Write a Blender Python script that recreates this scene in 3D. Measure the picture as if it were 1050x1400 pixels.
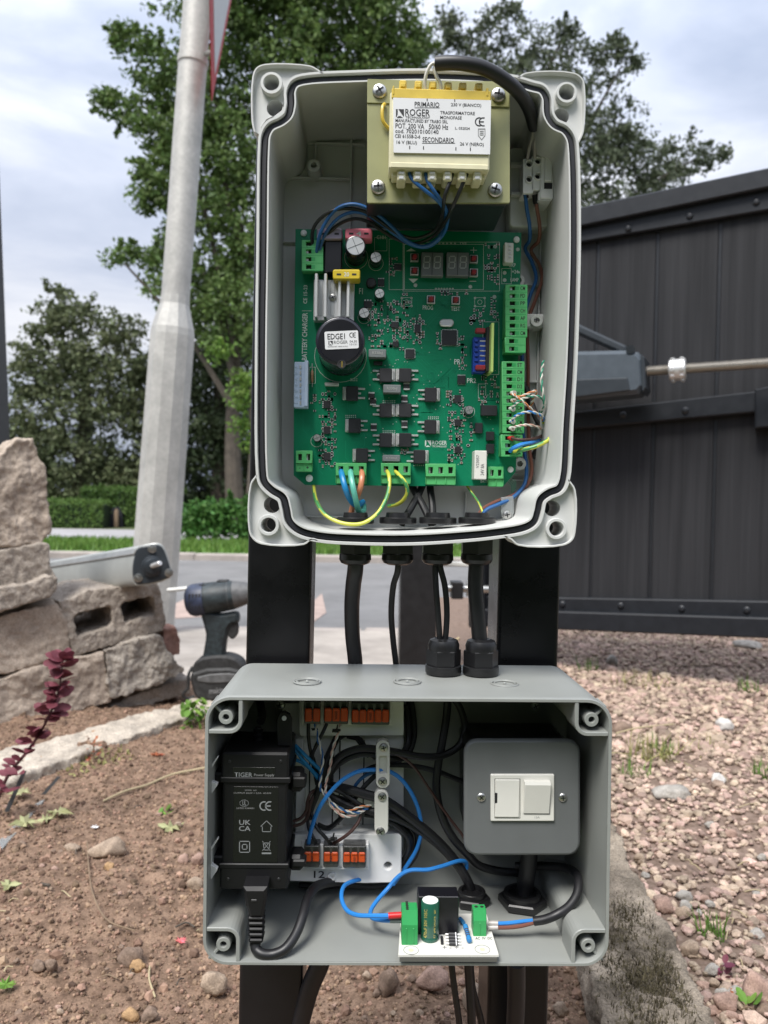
import bpy, bmesh, math, random
import numpy as np
from mathutils import Vector, Matrix, noise, Quaternion
R = math.radians
rnd = random.Random(7)
nr = np.random.RandomState(11)
scene = bpy.context.scene
for o in list(bpy.data.objects): bpy.data.objects.remove(o)
COL = scene.collection

# ---------------------------------------------------------------- camera
F = 1057.0                      # focal length in photo pixels (1050 x 1400)
CAMZ = 0.55
CROT = Matrix.Rotation(R(-1.355), 3, 'Z') @ Matrix.Rotation(R(90-1.09), 3, 'X') @ Matrix.Rotation(R(1.0), 3, 'Z')
cd = bpy.data.cameras.new('camera'); cam = bpy.data.objects.new('camera', cd); COL.objects.link(cam)
cam.location = (0, 0, CAMZ); cam.rotation_euler = CROT.to_euler()
cd.sensor_fit = 'VERTICAL'; cd.sensor_height = 24.0; cd.lens = 24.0*F/1400.0
cd.clip_start = 0.02; cd.clip_end = 800
cd.dof.use_dof = True; cd.dof.focus_distance = 0.545; cd.dof.aperture_fstop = 8.0
scene.camera = cam
scene.render.engine = 'CYCLES'
scene.render.resolution_x = 768; scene.render.resolution_y = 1024

# ---------------------------------------------------------------- sky and sun (bright overcast)
SUN_AZ, SUN_EL = 212.0, 57.0
world = bpy.data.worlds.new('World'); scene.world = world; world.use_nodes = True
nt = world.node_tree; nt.nodes.clear()
def N(t, **k):
    n = nt.nodes.new(t)
    for a, b in k.items(): setattr(n, a, b)
    return n
wo = N('ShaderNodeOutputWorld'); bg = N('ShaderNodeBackground'); bg.inputs[1].default_value = 0.1
sky = N('ShaderNodeTexSky', sky_type='NISHITA'); sky.sun_disc = False
sky.sun_elevation = R(SUN_EL); sky.sun_rotation = R(SUN_AZ); sky.dust_density = 2.0
tc = N('ShaderNodeTexCoord'); mp = N('ShaderNodeMapping'); mp.inputs['Scale'].default_value = (1.0, 1.0, 2.6)
mp.inputs['Location'].default_value = (0.35, 0.0, 0.22)
n1 = N('ShaderNodeTexNoise'); n1.inputs['Scale'].default_value = 2.3; n1.inputs['Detail'].default_value = 8; n1.inputs['Roughness'].default_value = .52
n1.inputs['Distortion'].default_value = .35
rp = N('ShaderNodeValToRGB'); e = rp.color_ramp.elements
e[0].position = .35; e[0].color = (3.3, 3.9, 5.2, 1); e[1].position = .64; e[1].color = (8.2, 8.4, 9.0, 1)
m_ = e.new(.50); m_.color = (5.4, 5.9, 7.1, 1)
n2 = N('ShaderNodeTexNoise'); n2.inputs['Scale'].default_value = 1.6; n2.inputs['Detail'].default_value = 5
r2 = N('ShaderNodeValToRGB'); r2.color_ramp.elements[0].position = .30; r2.color_ramp.elements[1].position = .5
r2.color_ramp.elements[0].color = (.72,)*3+(1,); r2.color_ramp.elements[1].color = (1, 1, 1, 1)
mx = N('ShaderNodeMix', data_type='RGBA')
nt.links.new(tc.outputs['Generated'], mp.inputs[0]); nt.links.new(mp.outputs[0], n1.inputs[0]); nt.links.new(mp.outputs[0], n2.inputs[0])
nt.links.new(n1.outputs[0], rp.inputs[0]); nt.links.new(n2.outputs[0], r2.inputs[0]); nt.links.new(r2.outputs[0], mx.inputs[0])
nt.links.new(sky.outputs[0], mx.inputs[6]); nt.links.new(rp.outputs[0], mx.inputs[7])
sx_ = N('ShaderNodeSeparateXYZ'); nt.links.new(tc.outputs['Generated'], sx_.inputs[0])     # overcast sky: brighter towards the zenith
gz = N('ShaderNodeMath', operation='MULTIPLY_ADD'); gz.inputs[1].default_value = 1.0; gz.inputs[2].default_value = .46; nt.links.new(sx_.outputs[2], gz.inputs[0])
gm_ = N('ShaderNodeMath', operation='MAXIMUM'); gm_.inputs[1].default_value = .5; nt.links.new(gz.outputs[0], gm_.inputs[0])
vm = N('ShaderNodeVectorMath', operation='SCALE'); nt.links.new(mx.outputs[2], vm.inputs[0]); nt.links.new(gm_.outputs[0], vm.inputs['Scale'])
nt.links.new(vm.outputs[0], bg.inputs[0]); nt.links.new(bg.outputs[0], wo.inputs[0])
sl = bpy.data.lights.new('sun', 'SUN'); sl.energy = 2.8; sl.angle = R(24); sl.color = (1, .965, .91)
so = bpy.data.objects.new('sun', sl); COL.objects.link(so)
so.rotation_euler = Vector((math.sin(R(SUN_AZ))*math.cos(R(SUN_EL)), math.cos(R(SUN_AZ))*math.cos(R(SUN_EL)), math.sin(R(SUN_EL)))).to_track_quat('Z', 'Y').to_euler()
so.location = (-3, -4, 8)
vs = scene.view_settings; vs.view_transform = 'Standard'; vs.look = 'None'; vs.exposure = 0.78; vs.gamma = 1.0; vs.use_curve_mapping = False

# ---------------------------------------------------------------- pixel <-> place
def ray(px, py): return CROT @ Vector(((px-525)/F, (700-py)/F, -1))
def W(px, py, Y):
    d = ray(px, py); t = Y/d.y
    return Vector((d.x*t, Y, CAMZ+d.z*t))
def G(px, py, z=0.0):
    d = ray(px, py); t = (z-CAMZ)/d.z
    return Vector((d.x*t, d.y*t, z))
def S(Y): return Y/F            # metres per photo pixel at distance Y

# ---------------------------------------------------------------- mesh helpers
class MB:
    def __init__(s): s.v = []; s.f = []; s.sm = []; s.mi = []
    def add(s, vs_, fs_, sm=False, mi=0):
        b = len(s.v); s.v += [Vector(v) for v in vs_]
        for k, f in enumerate(fs_):
            s.f.append([b+i for i in f]); s.sm.append(sm); s.mi.append(mi if isinstance(mi, int) else mi[k])
        return s
    def box(s, a, b, c=0.0, M=None, mi=0):
        a, b = Vector(a), Vector(b)
        lo = Vector([min(a[i], b[i]) for i in range(3)]); hi = Vector([max(a[i], b[i]) for i in range(3)])
        c = min(c, .45*min(hi-lo))
        if c <= 0:
            v = [Vector((x, y, z)) for x in (lo.x, hi.x) for y in (lo.y, hi.y) for z in (lo.z, hi.z)]
            f = [(0,1,3,2),(4,6,7,5),(0,4,5,1),(2,3,7,6),(0,2,6,4),(1,5,7,3)]
        else:
            v = []; idx = {}
            for sx in (0, 1):
                for sy in (0, 1):
                    for sz in (0, 1):
                        for ax in range(3):
                            p = [(hi if q else lo)[i] for i, q in enumerate((sx, sy, sz))]
                            for i in range(3):
                                if i != ax: p[i] += -c if (sx, sy, sz)[i] else c
                            idx[(sx, sy, sz, ax)] = len(v); v.append(Vector(p))
            f = []
            for ax in range(3):
                o1, o2 = [i for i in range(3) if i != ax]
                for sd in (0, 1):
                    q = []
                    for u, w in ((0,0),(1,0),(1,1),(0,1)):
                        k = [0,0,0]; k[ax] = sd; k[o1] = u; k[o2] = w; q.append(idx[(*k, ax)])
                    f.append(q)
            for ax in range(3):
                o1, o2 = [i for i in range(3) if i != ax]
                for u in (0, 1):
                    for w in (0, 1):
                        k0 = [0,0,0]; k0[o1] = u; k0[o2] = w; k1 = list(k0); k1[ax] = 1
                        f.append([idx[(*k0, o1)], idx[(*k1, o1)], idx[(*k1, o2)], idx[(*k0, o2)]])
            for sx in (0, 1):
                for sy in (0, 1):
                    for sz in (0, 1): f.append([idx[(sx, sy, sz, ax)] for ax in range(3)])
        if M is not None: v = [M @ p for p in v]
        return s.add(v, f, False, mi)
    def lathe(s, p0, ax, prof, n=20, sm=True, mi=0, ph=0.0):
        """prof: list of (height along axis, radius)"""
        p0 = Vector(p0); ax = Vector(ax).normalized()
        u = ax.orthogonal().normalized(); w = ax.cross(u)
        b = len(s.v)
        for h, r in prof:
            for k in range(n):
                a = 2*math.pi*k/n+ph
                s.v.append(p0+ax*h+(u*math.cos(a)+w*math.sin(a))*r)
        for i in range(len(prof)-1):
            for k in range(n):
                s.f.append([b+i*n+k, b+i*n+(k+1) % n, b+(i+1)*n+(k+1) % n, b+(i+1)*n+k]); s.sm.append(sm); s.mi.append(mi)
        if prof[0][1] > 1e-6: s.f.append([b+k for k in range(n)][::-1]); s.sm.append(False); s.mi.append(mi)
        if prof[-1][1] > 1e-6:
            l = b+(len(prof)-1)*n; s.f.append([l+k for k in range(n)]); s.sm.append(False); s.mi.append(mi)
        return s
    def cyl(s, p0, p1, r, r1=None, n=16, c=0.0, mi=0, ph=0.0):
        p0, p1 = Vector(p0), Vector(p1); L = (p1-p0).length; r1 = r if r1 is None else r1
        pr = [(0, r-c), (c, r), (L-c, r1), (L, r1-c)] if c > 0 else [(0, r), (L, r1)]
        return s.lathe(p0, p1-p0, pr, n, True, mi, ph)
    def tube(s, pts, r, n=8, sub=5, mi=0, sm=True):
        P = smooth(pts, sub) if sub > 1 else [Vector(p) for p in pts]
        m = len(P); rs = r if isinstance(r, (list, tuple)) else None
        t0 = (P[1]-P[0]).normalized(); u = t0.orthogonal().normalized()
        b = len(s.v); pt = t0
        for i, p in enumerate(P):
            t = (P[min(i+1, m-1)]-P[max(i-1, 0)]).normalized()
            q = pt.rotation_difference(t); u = q @ u; u = (u-t*u.dot(t)).normalized(); w = t.cross(u); pt = t
            if rs:
                g = i/(m-1)*(len(rs)-1); k = min(int(g), len(rs)-2); rr = rs[k]+(rs[k+1]-rs[k])*(g-k)
            else: rr = r
            for k in range(n):
                a = 2*math.pi*k/n; s.v.append(p+(u*math.cos(a)+w*math.sin(a))*rr)
        for i in range(m-1):
            for k in range(n):
                s.f.append([b+i*n+k, b+i*n+(k+1) % n, b+(i+1)*n+(k+1) % n, b+(i+1)*n+k]); s.sm.append(sm)
                s.mi.append(mi if isinstance(mi, int) else mi(k, i))
        s.f.append([b+k for k in range(n)][::-1]); s.f.append([b+(m-1)*n+k for k in range(n)]); s.sm += [False]*2; s.mi += [0, 0]
        return s
    def prism(s, front, d, c=0.0, mi=0, sm=False):
        """front: 3D outline; d: extrusion vector; c: chamfer on both ends"""
        fr = [Vector(p) for p in front]; d = Vector(d); n = len(fr)
        if c > 0:
            ce = sum(fr, Vector())/n; nn = d.normalized(); ins = []
            for i in range(n):
                a, p, q = fr[i-1], fr[i], fr[(i+1) % n]
                e1 = (p-a).normalized().cross(nn); e2 = (q-p).normalized().cross(nn); bis = e1+e2
                bis = bis/max(bis.dot(bis)/2, .5)
                ins.append(bis)
            ar = sum(((fr[i]-ce).cross(fr[(i+1) % n]-ce)).dot(nn) for i in range(n))
            sg = -1 if ar > 0 else 1
            lay = [[p+b*c*sg for p, b in zip(fr, ins)], [p+nn*c for p in fr], [p+d-nn*c for p in fr], [p+d+b*c*sg for p, b in zip(fr, ins)]]
        else: lay = [fr, [p+d for p in fr]]
        b = len(s.v)
        for l in lay: s.v += l
        for i in range(len(lay)-1):
            for k in range(n):
                s.f.append([b+i*n+k, b+i*n+(k+1) % n, b+(i+1)*n+(k+1) % n, b+(i+1)*n+k]); s.sm.append(sm); s.mi.append(mi)
        s.f.append([b+k for k in range(n)][::-1]); l = b+(len(lay)-1)*n; s.f.append([l+k for k in range(n)]); s.sm += [False]*2; s.mi += [mi]*2
        return s
    def sweep(s, path, prof, closed=True, cp=False, mi=0, sm=True):
        """path: list of (x, z); prof: list of (offset outwards, Y)"""
        n = len(path); b = len(s.v); m = len(prof)
        for d, y in prof:
            for x, z in offset(path, d, closed): s.v.append(Vector((x, y, z)))
        for j in range(m if cp else m-1):
            j2 = (j+1) % m
            for i in range(n if closed else n-1):
                i2 = (i+1) % n
                s.f.append([b+j*n+i, b+j*n+i2, b+j2*n+i2, b+j2*n+i]); s.sm.append(sm); s.mi.append(mi)
        if not closed and cp:
            s.f.append([b+j*n for j in range(m)]); s.f.append([b+j*n+n-1 for j in range(m)][::-1]); s.sm += [False]*2; s.mi += [mi]*2
        return s
    def face(s, vs_, mi=0): return s.add(vs_, [list(range(len(vs_)))], False, mi)

def smooth(pts, sub=5, closed=False):
    P = [Vector(p) for p in pts]; n = len(P)
    if n < 3 or sub < 2: return P
    out = []
    for i in range(n if closed else n-1):
        if closed: p0, p1, p2, p3 = P[i-1], P[i], P[(i+1) % n], P[(i+2) % n]
        else: p0, p1, p2, p3 = P[max(i-1, 0)], P[i], P[i+1], P[min(i+2, n-1)]
        a = max((p1-p0).length, 1e-6)**.5; b = max((p2-p1).length, 1e-6)**.5; c = max((p3-p2).length, 1e-6)**.5
        m1 = (p2-p1) if i == 0 and not closed else b*((p1-p0)/a-(p2-p0)/(a+b)+(p2-p1)/b)
        m2 = (p2-p1) if i == n-2 and not closed else b*((p2-p1)/b-(p3-p1)/(b+c)+(p3-p2)/c)
        for k in range(sub):
            t = k/sub; t2, t3 = t*t, t*t*t
            out.append(p1*(2*t3-3*t2+1)+m1*(t3-2*t2+t)+p2*(-2*t3+3*t2)+m2*(t3-t2))
    if not closed: out.append(P[-1])
    return out
def area2(path): return sum(path[i][0]*path[(i+1) % len(path)][1]-path[(i+1) % len(path)][0]*path[i][1] for i in range(len(path)))
def offset(path, d, closed=True):
    n = len(path); sg = 1 if (not closed or area2(path) > 0) else -1; out = []
    for i in range(n):
        if closed: a, q = path[i-1], path[(i+1) % n]
        else: a, q = path[max(i-1, 0)], path[min(i+1, n-1)]
        tx, tz = q[0]-a[0], q[1]-a[1]; L = math.hypot(tx, tz) or 1
        out.append((path[i][0]+tz/L*d*sg, path[i][1]-tx/L*d*sg))
    return out
def rrect(x0, y0, x1, y1, r, n=5):
    """rounded rectangle outline (any 2D units)"""
    if x0 > x1: x0, x1 = x1, x0
    if y0 > y1: y0, y1 = y1, y0
    r = min(r, .499*(x1-x0), .499*(y1-y0)); o = []
    for cx, cy, a0 in ((x1-r, y1-r, 0), (x0+r, y1-r, 90), (x0+r, y0+r, 180), (x1-r, y0+r, 270)):
        for k in range(n+1):
            a = R(a0+90*k/n); o.append((cx+r*math.cos(a), cy+r*math.sin(a)))
    return o
def circ(cx, cy, r, n=24): return [(cx+r*math.cos(2*math.pi*k/n), cy+r*math.sin(2*math.pi*k/n)) for k in range(n)]
def pxo(o, Y): return [W(x, y, Y) for x, y in o]                    # pixel outline -> points at Y

ROOT = {}
def new_mesh(name, mb, mats, org):
    me = bpy.data.meshes.new(name); me.from_pydata([tuple(v-org) for v in mb.v], [], mb.f)
    me.polygons.foreach_set('use_smooth', mb.sm)
    for m in (mats if isinstance(mats, (list, tuple)) else [mats]): me.materials.append(m)
    if any(mb.mi): me.polygons.foreach_set('material_index', mb.mi)
    bm = bmesh.new(); bm.from_mesh(me); bmesh.ops.recalc_face_normals(bm, faces=bm.faces); bm.to_mesh(me); bm.free()
    if any(mb.sm): me.set_sharp_from_angle(angle=R(32))
    me.update(); return me
def obj(name, mb, mats, parent=None):
    if parent is not None: org = ROOT[parent.name]
    else:
        lo = Vector([min(v[i] for v in mb.v) for i in range(3)]); hi = Vector([max(v[i] for v in mb.v) for i in range(3)])
        org = Vector(((lo.x+hi.x)/2, (lo.y+hi.y)/2, lo.z))
    o = bpy.data.objects.new(name, new_mesh(name, mb, mats, org)); COL.objects.link(o)
    if parent is not None: o.parent = parent
    else: o.location = org
    ROOT[o.name] = org.copy()
    return o
def mobj(name, me, mats, parent=None, org=None):
    """object from a finished mesh in world coordinates"""
    if parent is not None: org = ROOT[parent.name]
    elif org is None:
        bb = [v.co for v in me.vertices]
        lo = Vector([min(v[i] for v in bb) for i in range(3)]); hi = Vector([max(v[i] for v in bb) for i in range(3)])
        org = Vector(((lo.x+hi.x)/2, (lo.y+hi.y)/2, lo.z))
    me.transform(Matrix.Translation(-org)); me.materials.clear()
    for m in (mats if isinstance(mats, (list, tuple)) else [mats]): me.materials.append(m)
    o = bpy.data.objects.new(name, me); COL.objects.link(o)
    if parent is not None: o.parent = parent
    else: o.location = org
    ROOT[o.name] = org.copy(); return o
def tag(o, label, cat, group=None):
    o['label'] = label; o['category'] = cat
    if group: o['group'] = group
    return o
def thing(name, label, cat, loc, group=None):
    o = bpy.data.objects.new(name, None); COL.objects.link(o); o.location = loc; o.empty_display_size = .02
    ROOT[o.name] = Vector(loc); return tag(o, label, cat, group)
def struct(o): o['kind'] = 'structure'; return o
def stuff(o): o['kind'] = 'stuff'; return o

def curve_mesh(outs, half, bev=0.0, res=1):
    cu = bpy.data.curves.new('c', 'CURVE'); cu.dimensions = '2D'; cu.fill_mode = 'BOTH'; cu.extrude = max(half-bev, 0); cu.bevel_depth = bev; cu.bevel_resolution = res
    if bev: cu.offset = -bev
    for o in outs:
        sp = cu.splines.new('POLY'); sp.points.add(len(o)-1); sp.use_cyclic_u = True
        for p, q in zip(sp.points, o): p.co = (q[0], q[1], 0, 1)
    ob = bpy.data.objects.new('c', cu); me = bpy.data.meshes.new_from_object(ob)
    bpy.data.objects.remove(ob); bpy.data.curves.remove(cu); return me
def plate(name, outs_px, Y0, Y1, mat_, parent=None, bev=0.0, smooth_=False):
    """flat plate from photo outlines (first the border, then holes) measured at Y0, reaching back to Y1"""
    o2 = [[(p.x, p.z) for p in pxo(o, Y0)] for o in outs_px]
    me = curve_mesh(o2, abs(Y1-Y0)/2, bev)
    me.transform(Matrix(((1,0,0,0),(0,0,-1,(Y0+Y1)/2),(0,1,0,0),(0,0,0,1))))
    if smooth_: me.polygons.foreach_set('use_smooth', [True]*len(me.polygons))
    return mobj(name, me, mat_, parent)
def text_mesh(s):
    cu = bpy.data.curves.new('t', 'FONT'); cu.body = s; cu.size = 1; cu.resolution_u = 2; cu.space_line = .9; cu.offset = .012
    ob = bpy.data.objects.new('t', cu); me = bpy.data.meshes.new_from_object(ob)
    bpy.data.objects.remove(ob); bpy.data.curves.remove(cu); return me
def text(s, x0, y0, x1, y1, Y, parent, mat_, rot=0, name='lettering'):
    """printed words filling the photo box x0..x1, y0..y1 on a surface facing the camera side"""
    me = text_mesh(s); c = W((x0+x1)/2, (y0+y1)/2, Y); k = S(Y)
    a = np.empty(len(me.vertices)*3); me.vertices.foreach_get('co', a); a = a.reshape(-1, 3)
    lo, hi = a.min(0), a.max(0); w, h = abs(x1-x0)*k, abs(y1-y0)*k
    if abs(rot) in (90, 270): w, h = h, w
    sx, sy = w/max(hi[0]-lo[0], 1e-6), h/max(hi[1]-lo[1], 1e-6)
    u = (a[:, 0]-(lo[0]+hi[0])/2)*sx; v = (a[:, 1]-(lo[1]+hi[1])/2)*sy; cs, sn = math.cos(R(rot)), math.sin(R(rot))
    b = np.stack([c.x+u*cs-v*sn, np.full_like(u, c.y), c.z+u*sn+v*cs], 1)
    me.vertices.foreach_set('co', b.ravel()); me.update()
    return mobj(name, me, mat_, parent)
def pbox(mb, x0, y0, x1, y1, Yf, Yb, c=.0003, mi=0):
    """box whose front face fills the photo rectangle at Yf and that reaches back to Yb"""
    m = W((x0+x1)/2, (y0+y1)/2, Yf); k = S(Yf); w, h = abs(x1-x0)*k/2, abs(y1-y0)*k/2
    return mb.box((m.x-w, Yf, m.z-h), (m.x+w, Yb, m.z+h), c, None, mi)
def part(name, mat_, parent, *a, c=.0003): return obj(name, pbox(MB(), *a, c=c), mat_, parent)
BACK = Vector((0, 1, 0)); FRONT = Vector((0, -1, 0)); UP = Vector((0, 0, 1)); RIGHT = Vector((1, 0, 0))
def screw(px, py, rpx, Y, parent, mat_, dark, name='screw', h=None):
    p = W(px, py, Y); r = rpx*S(Y); h = h or r*.55; mb = MB()
    mb.lathe(p, FRONT, [(-.0005, r), (h*.35, r), (h*.7, r*.86), (h*.95, r*.5), (h, r*.12), (h, 0)], 16)
    s_ = obj(name, mb, mat_, parent); a = rnd.uniform(0, 1.5); cr = MB()
    for k in (0, math.pi/2):
        u = Vector((math.cos(a+k), 0, math.sin(a+k))); w = Vector((-u.z, 0, u.x)); f = p+FRONT*(h*.72)
        cr.prism([f+u*r*.6+w*r*.12, f-u*r*.6+w*r*.12, f-u*r*.6-w*r*.12, f+u*r*.6-w*r*.12], FRONT*(h*.32))
    obj('cross_slot', cr, dark, s_); return s_

# ---------------------------------------------------------------- materials (all procedural)
def mat(name, col, rough=.5, metal=0.0, var=.06, vs_=40, bump=0.0, bs=300, isl=0.0, col2=None, spec=.5, coat=0.0, rvar=.12, trans=0.0, hue=0.0, detail=5, alpha=1.0, speck=0.0, ss=500):
    m = bpy.data.materials.new(name); m.use_nodes = True; t = m.node_tree; L = t.links
    p = t.nodes['Principled BSDF']
    def n(k, **kw):
        q = t.nodes.new(k)
        for a, b in kw.items(): setattr(q, a, b)
        return q
    c = n('ShaderNodeTexCoord'); z = n('ShaderNodeTexNoise'); z.inputs['Scale'].default_value = vs_; z.inputs['Detail'].default_value = detail; z.inputs['Roughness'].default_value = .6
    L.new(c.outputs['Object'], z.inputs['Vector'])
    mr = n('ShaderNodeMapRange'); mr.inputs[1].default_value = .3; mr.inputs[2].default_value = .7; L.new(z.outputs[0], mr.inputs[0])
    mi = n('ShaderNodeMix', data_type='RGBA'); L.new(mr.outputs[0], mi.inputs[0])
    a = [max(0, x*(1-var)) for x in col]; b = list(col2) if col2 else [min(1, x*(1+var)) for x in col]
    mi.inputs[6].default_value = (*a, 1); mi.inputs[7].default_value = (*b, 1); out = mi.outputs[2]
    if isl or hue:
        g = n('ShaderNodeNewGeometry'); hs = n('ShaderNodeHueSaturation'); ra = n('ShaderNodeMapRange')
        ra.inputs[3].default_value = 1-isl; ra.inputs[4].default_value = 1+isl; L.new(g.outputs['Random Per Island'], ra.inputs[0])
        L.new(ra.outputs[0], hs.inputs['Value']); L.new(out, hs.inputs['Color']); out = hs.outputs[0]
        if hue:
            mu = n('ShaderNodeMath', operation='MULTIPLY'); mu.inputs[1].default_value = 7.31; fr = n('ShaderNodeMath', operation='FRACT')
            L.new(g.outputs['Random Per Island'], mu.inputs[0]); L.new(mu.outputs[0], fr.inputs[0])
            rh = n('ShaderNodeMapRange'); rh.inputs[3].default_value = .5-hue; rh.inputs[4].default_value = .5+hue; L.new(fr.outputs[0], rh.inputs[0]); L.new(rh.outputs[0], hs.inputs['Hue'])
    if speck:
        zs = n('ShaderNodeTexNoise'); zs.inputs['Scale'].default_value = ss; zs.inputs['Detail'].default_value = 4; zs.inputs['Roughness'].default_value = .7; L.new(c.outputs['Object'], zs.inputs['Vector'])
        rs2 = n('ShaderNodeMapRange'); rs2.inputs[1].default_value = .3; rs2.inputs[2].default_value = .7; rs2.inputs[3].default_value = 1-speck; rs2.inputs[4].default_value = 1+speck*.7; L.new(zs.outputs[0], rs2.inputs[0])
        vm2 = n('ShaderNodeVectorMath', operation='SCALE'); L.new(out, vm2.inputs[0]); L.new(rs2.outputs[0], vm2.inputs['Scale']); out = vm2.outputs[0]
    L.new(out, p.inputs['Base Color'])
    p.inputs['Metallic'].default_value = metal; p.inputs['Specular IOR Level'].default_value = spec; p.inputs['Coat Weight'].default_value = coat
    rr = n('ShaderNodeMapRange'); rr.inputs[3].default_value = max(.02, rough-rvar*.6); rr.inputs[4].default_value = min(1, rough+rvar); L.new(z.outputs[0], rr.inputs[0]); L.new(rr.outputs[0], p.inputs['Roughness'])
    if trans: p.inputs['Transmission Weight'].default_value = trans
    if alpha < 1: p.inputs['Alpha'].default_value = alpha
    if bump:
        zb = n('ShaderNodeTexNoise'); zb.inputs['Scale'].default_value = bs; zb.inputs['Detail'].default_value = 6; zb.inputs['Roughness'].default_value = .65
        L.new(c.outputs['Object'], zb.inputs['Vector']); bp = n('ShaderNodeBump'); bp.inputs['Strength'].default_value = bump; bp.inputs['Distance'].default_value = .5/bs
        L.new(zb.outputs[0], bp.inputs['Height']); L.new(bp.outputs[0], p.inputs['Normal'])
    return m
M = {}
def dm(k, *a, **kw): M[k] = mat(k, *a, **kw)
dm('case_light', (.56, .565, .55), .42, bump=.05, bs=2500, var=.05, vs_=18)
dm('case_grey', (.258, .268, .252), .40, bump=.05, bs=2500, var=.08, vs_=14)
dm('rubber', (.012, .013, .018), .55)
dm('black_plastic', (.008, .008, .009), .45, bump=.08, bs=1800, spec=.3)
dm('black_cable', (.013, .013, .015), .42, var=.2, bump=.03, bs=900)
dm('black_paint', (.008, .008, .009), .26, var=.3, vs_=25, rvar=.2, bump=.03, bs=700, spec=.35)
dm('gland', (.012, .012, .013), .33)
dm('zinc', (.50, .50, .485), .33, 1.0, bump=.04, bs=900)
dm('steel', (.55, .56, .57), .30, 1.0)
dm('dark_recess', (.015, .015, .017), .6)
dm('slot_dark', (.02, .025, .02), .6)
dm('plate_yellow', (.29, .29, .135), .32, var=.1, vs_=25, coat=.3)
dm('bobbin_yellow', (.72, .52, .07), .35, trans=.15, var=.12, vs_=60)
dm('bobbin_cream', (.66, .62, .42), .4, var=.1, vs_=60)
dm('tape_cream', (.62, .60, .50), .3, var=.06)
dm('core', (.018, .022, .028), .35, var=.3)
dm('label_white', (.70, .70, .71), .35, var=.03)
dm('print_black', (.015, .015, .018), .6, var=0)
dm('print_grey', (.20, .20, .20), .6, var=0)
dm('pcb', (.001, .180, .086), .42, var=.10, vs_=25, coat=.05, rvar=.1, spec=.3)
dm('pcb_trace', (.008, .230, .120), .4, var=.05, spec=.3)
dm('silk', (.62, .66, .62), .5, var=.04)
dm('solder', (.62, .62, .61), .38, .6, var=.15, vs_=300)
dm('conn_green', (.085, .40, .135), .38, var=.05)
dm('conn_green_dark', (.03, .30, .085), .38, var=.05)
dm('conn_blue_white', (.45, .55, .72), .4)
dm('white_plastic', (.82, .82, .81), .35, var=.03)
dm('warm_white', (.68, .67, .62), .32, var=.03)
dm('ic', (.022, .022, .025), .42, var=.15)
dm('chip', (.020, .020, .022), .5, var=.3)
dm('cap_black', (.014, .014, .022), .22, coat=.3)
dm('cap_top', (.68, .68, .66), .32, .85)
dm('cap_green', (.015, .10, .065), .3, coat=.3)
dm('gold_print', (.45, .38, .10), .45)
dm('alu', (.70, .70, .69), .36, .6, var=.05, vs_=90)
dm('alu_matt', (.52, .53, .52), .42, .75, var=.08, vs_=30)
dm('film_grey', (.16, .175, .18), .45)
dm('seg_grey', (.13, .14, .145), .3, coat=.4)
dm('seg_light', (.34, .35, .34), .4)
dm('red_button', (.28, .022, .028), .4)
dm('fuse_pink', (.78, .19, .26), .3)
dm('fuse_purple', (.32, .27, .38), .3)
dm('fuse_yellow', (.62, .46, .03), .3)
dm('dip_blue', (.012, .05, .32), .4)
dm('sub_board', (.42, .56, .16), .45)
dm('wire_blue', (.018, .105, .30), .38, var=.08)
dm('wire_blue_bright', (.025, .21, .60), .38, var=.06)
dm('wire_cyan', (.015, .22, .48), .36)
dm('wire_teal', (.12, .46, .36), .36)
dm('wire_orange', (.58, .23, .12), .36)
dm('wire_brown', (.17, .065, .045), .4)
dm('wire_dbrown', (.065, .030, .025), .4)
dm('wire_grey', (.40, .37, .35), .4)
dm('wire_black', (.016, .016, .018), .36)
dm('wire_white', (.62, .60, .54), .4)
dm('wire_yellow', (.55, .56, .07), .36)
dm('wire_green', (.06, .27, .08), .36)
dm('core_orange', (.62, .22, .09), .4)
dm('core_green', (.03, .27, .17), .4)
dm('core_pink', (.58, .36, .30), .4)
dm('red_ferrule', (.55, .02, .025), .35)
dm('lever_orange', (.58, .075, .012), .32)
dm('clear_grey', (.055, .055, .055), .2, coat=.5)
dm('clear_clip', (.55, .58, .58), .15, trans=.6)
dm('metal_clad', (.125, .132, .135), .40, var=.05, bump=.05, bs=2000, coat=.1)
dm('bin_print', (.22, .23, .235), .5, var=0)
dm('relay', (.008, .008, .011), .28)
dm('resistor_blue', (.03, .20, .46), .4)
dm('board_edge', (.10, .10, .09), .6)
dm('gold', (.6, .45, .12), .3, 1.0)
# ================================================================ SETTING
def fast_mesh(name, V, Fc, mats, parent=None, sm=False, org=None):
    """numpy arrays -> object; Fc is (n,3) or (n,4)"""
    V = np.asarray(V, dtype=np.float64); Fc = np.asarray(Fc, dtype=np.int32)
    if parent is not None: org = ROOT[parent.name]
    elif org is None: org = Vector(((V[:, 0].min()+V[:, 0].max())/2, (V[:, 1].min()+V[:, 1].max())/2, V[:, 2].min()))
    V = V-np.array(org); me = bpy.data.meshes.new(name); k = Fc.shape[1]
    me.vertices.add(len(V)); me.vertices.foreach_set('co', V.ravel())
    me.loops.add(Fc.size); me.loops.foreach_set('vertex_index', Fc.ravel())
    me.polygons.add(len(Fc)); me.polygons.foreach_set('loop_start', np.arange(0, Fc.size, k, dtype=np.int32)); me.polygons.foreach_set('use_smooth', np.full(len(Fc), sm))
    me.update(calc_edges=True)
    for m in (mats if isinstance(mats, (list, tuple)) else [mats]): me.materials.append(m)
    o = bpy.data.objects.new(name, me); COL.objects.link(o)
    if parent is not None: o.parent = parent
    else: o.location = org
    ROOT[o.name] = Vector(org); return o
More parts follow.
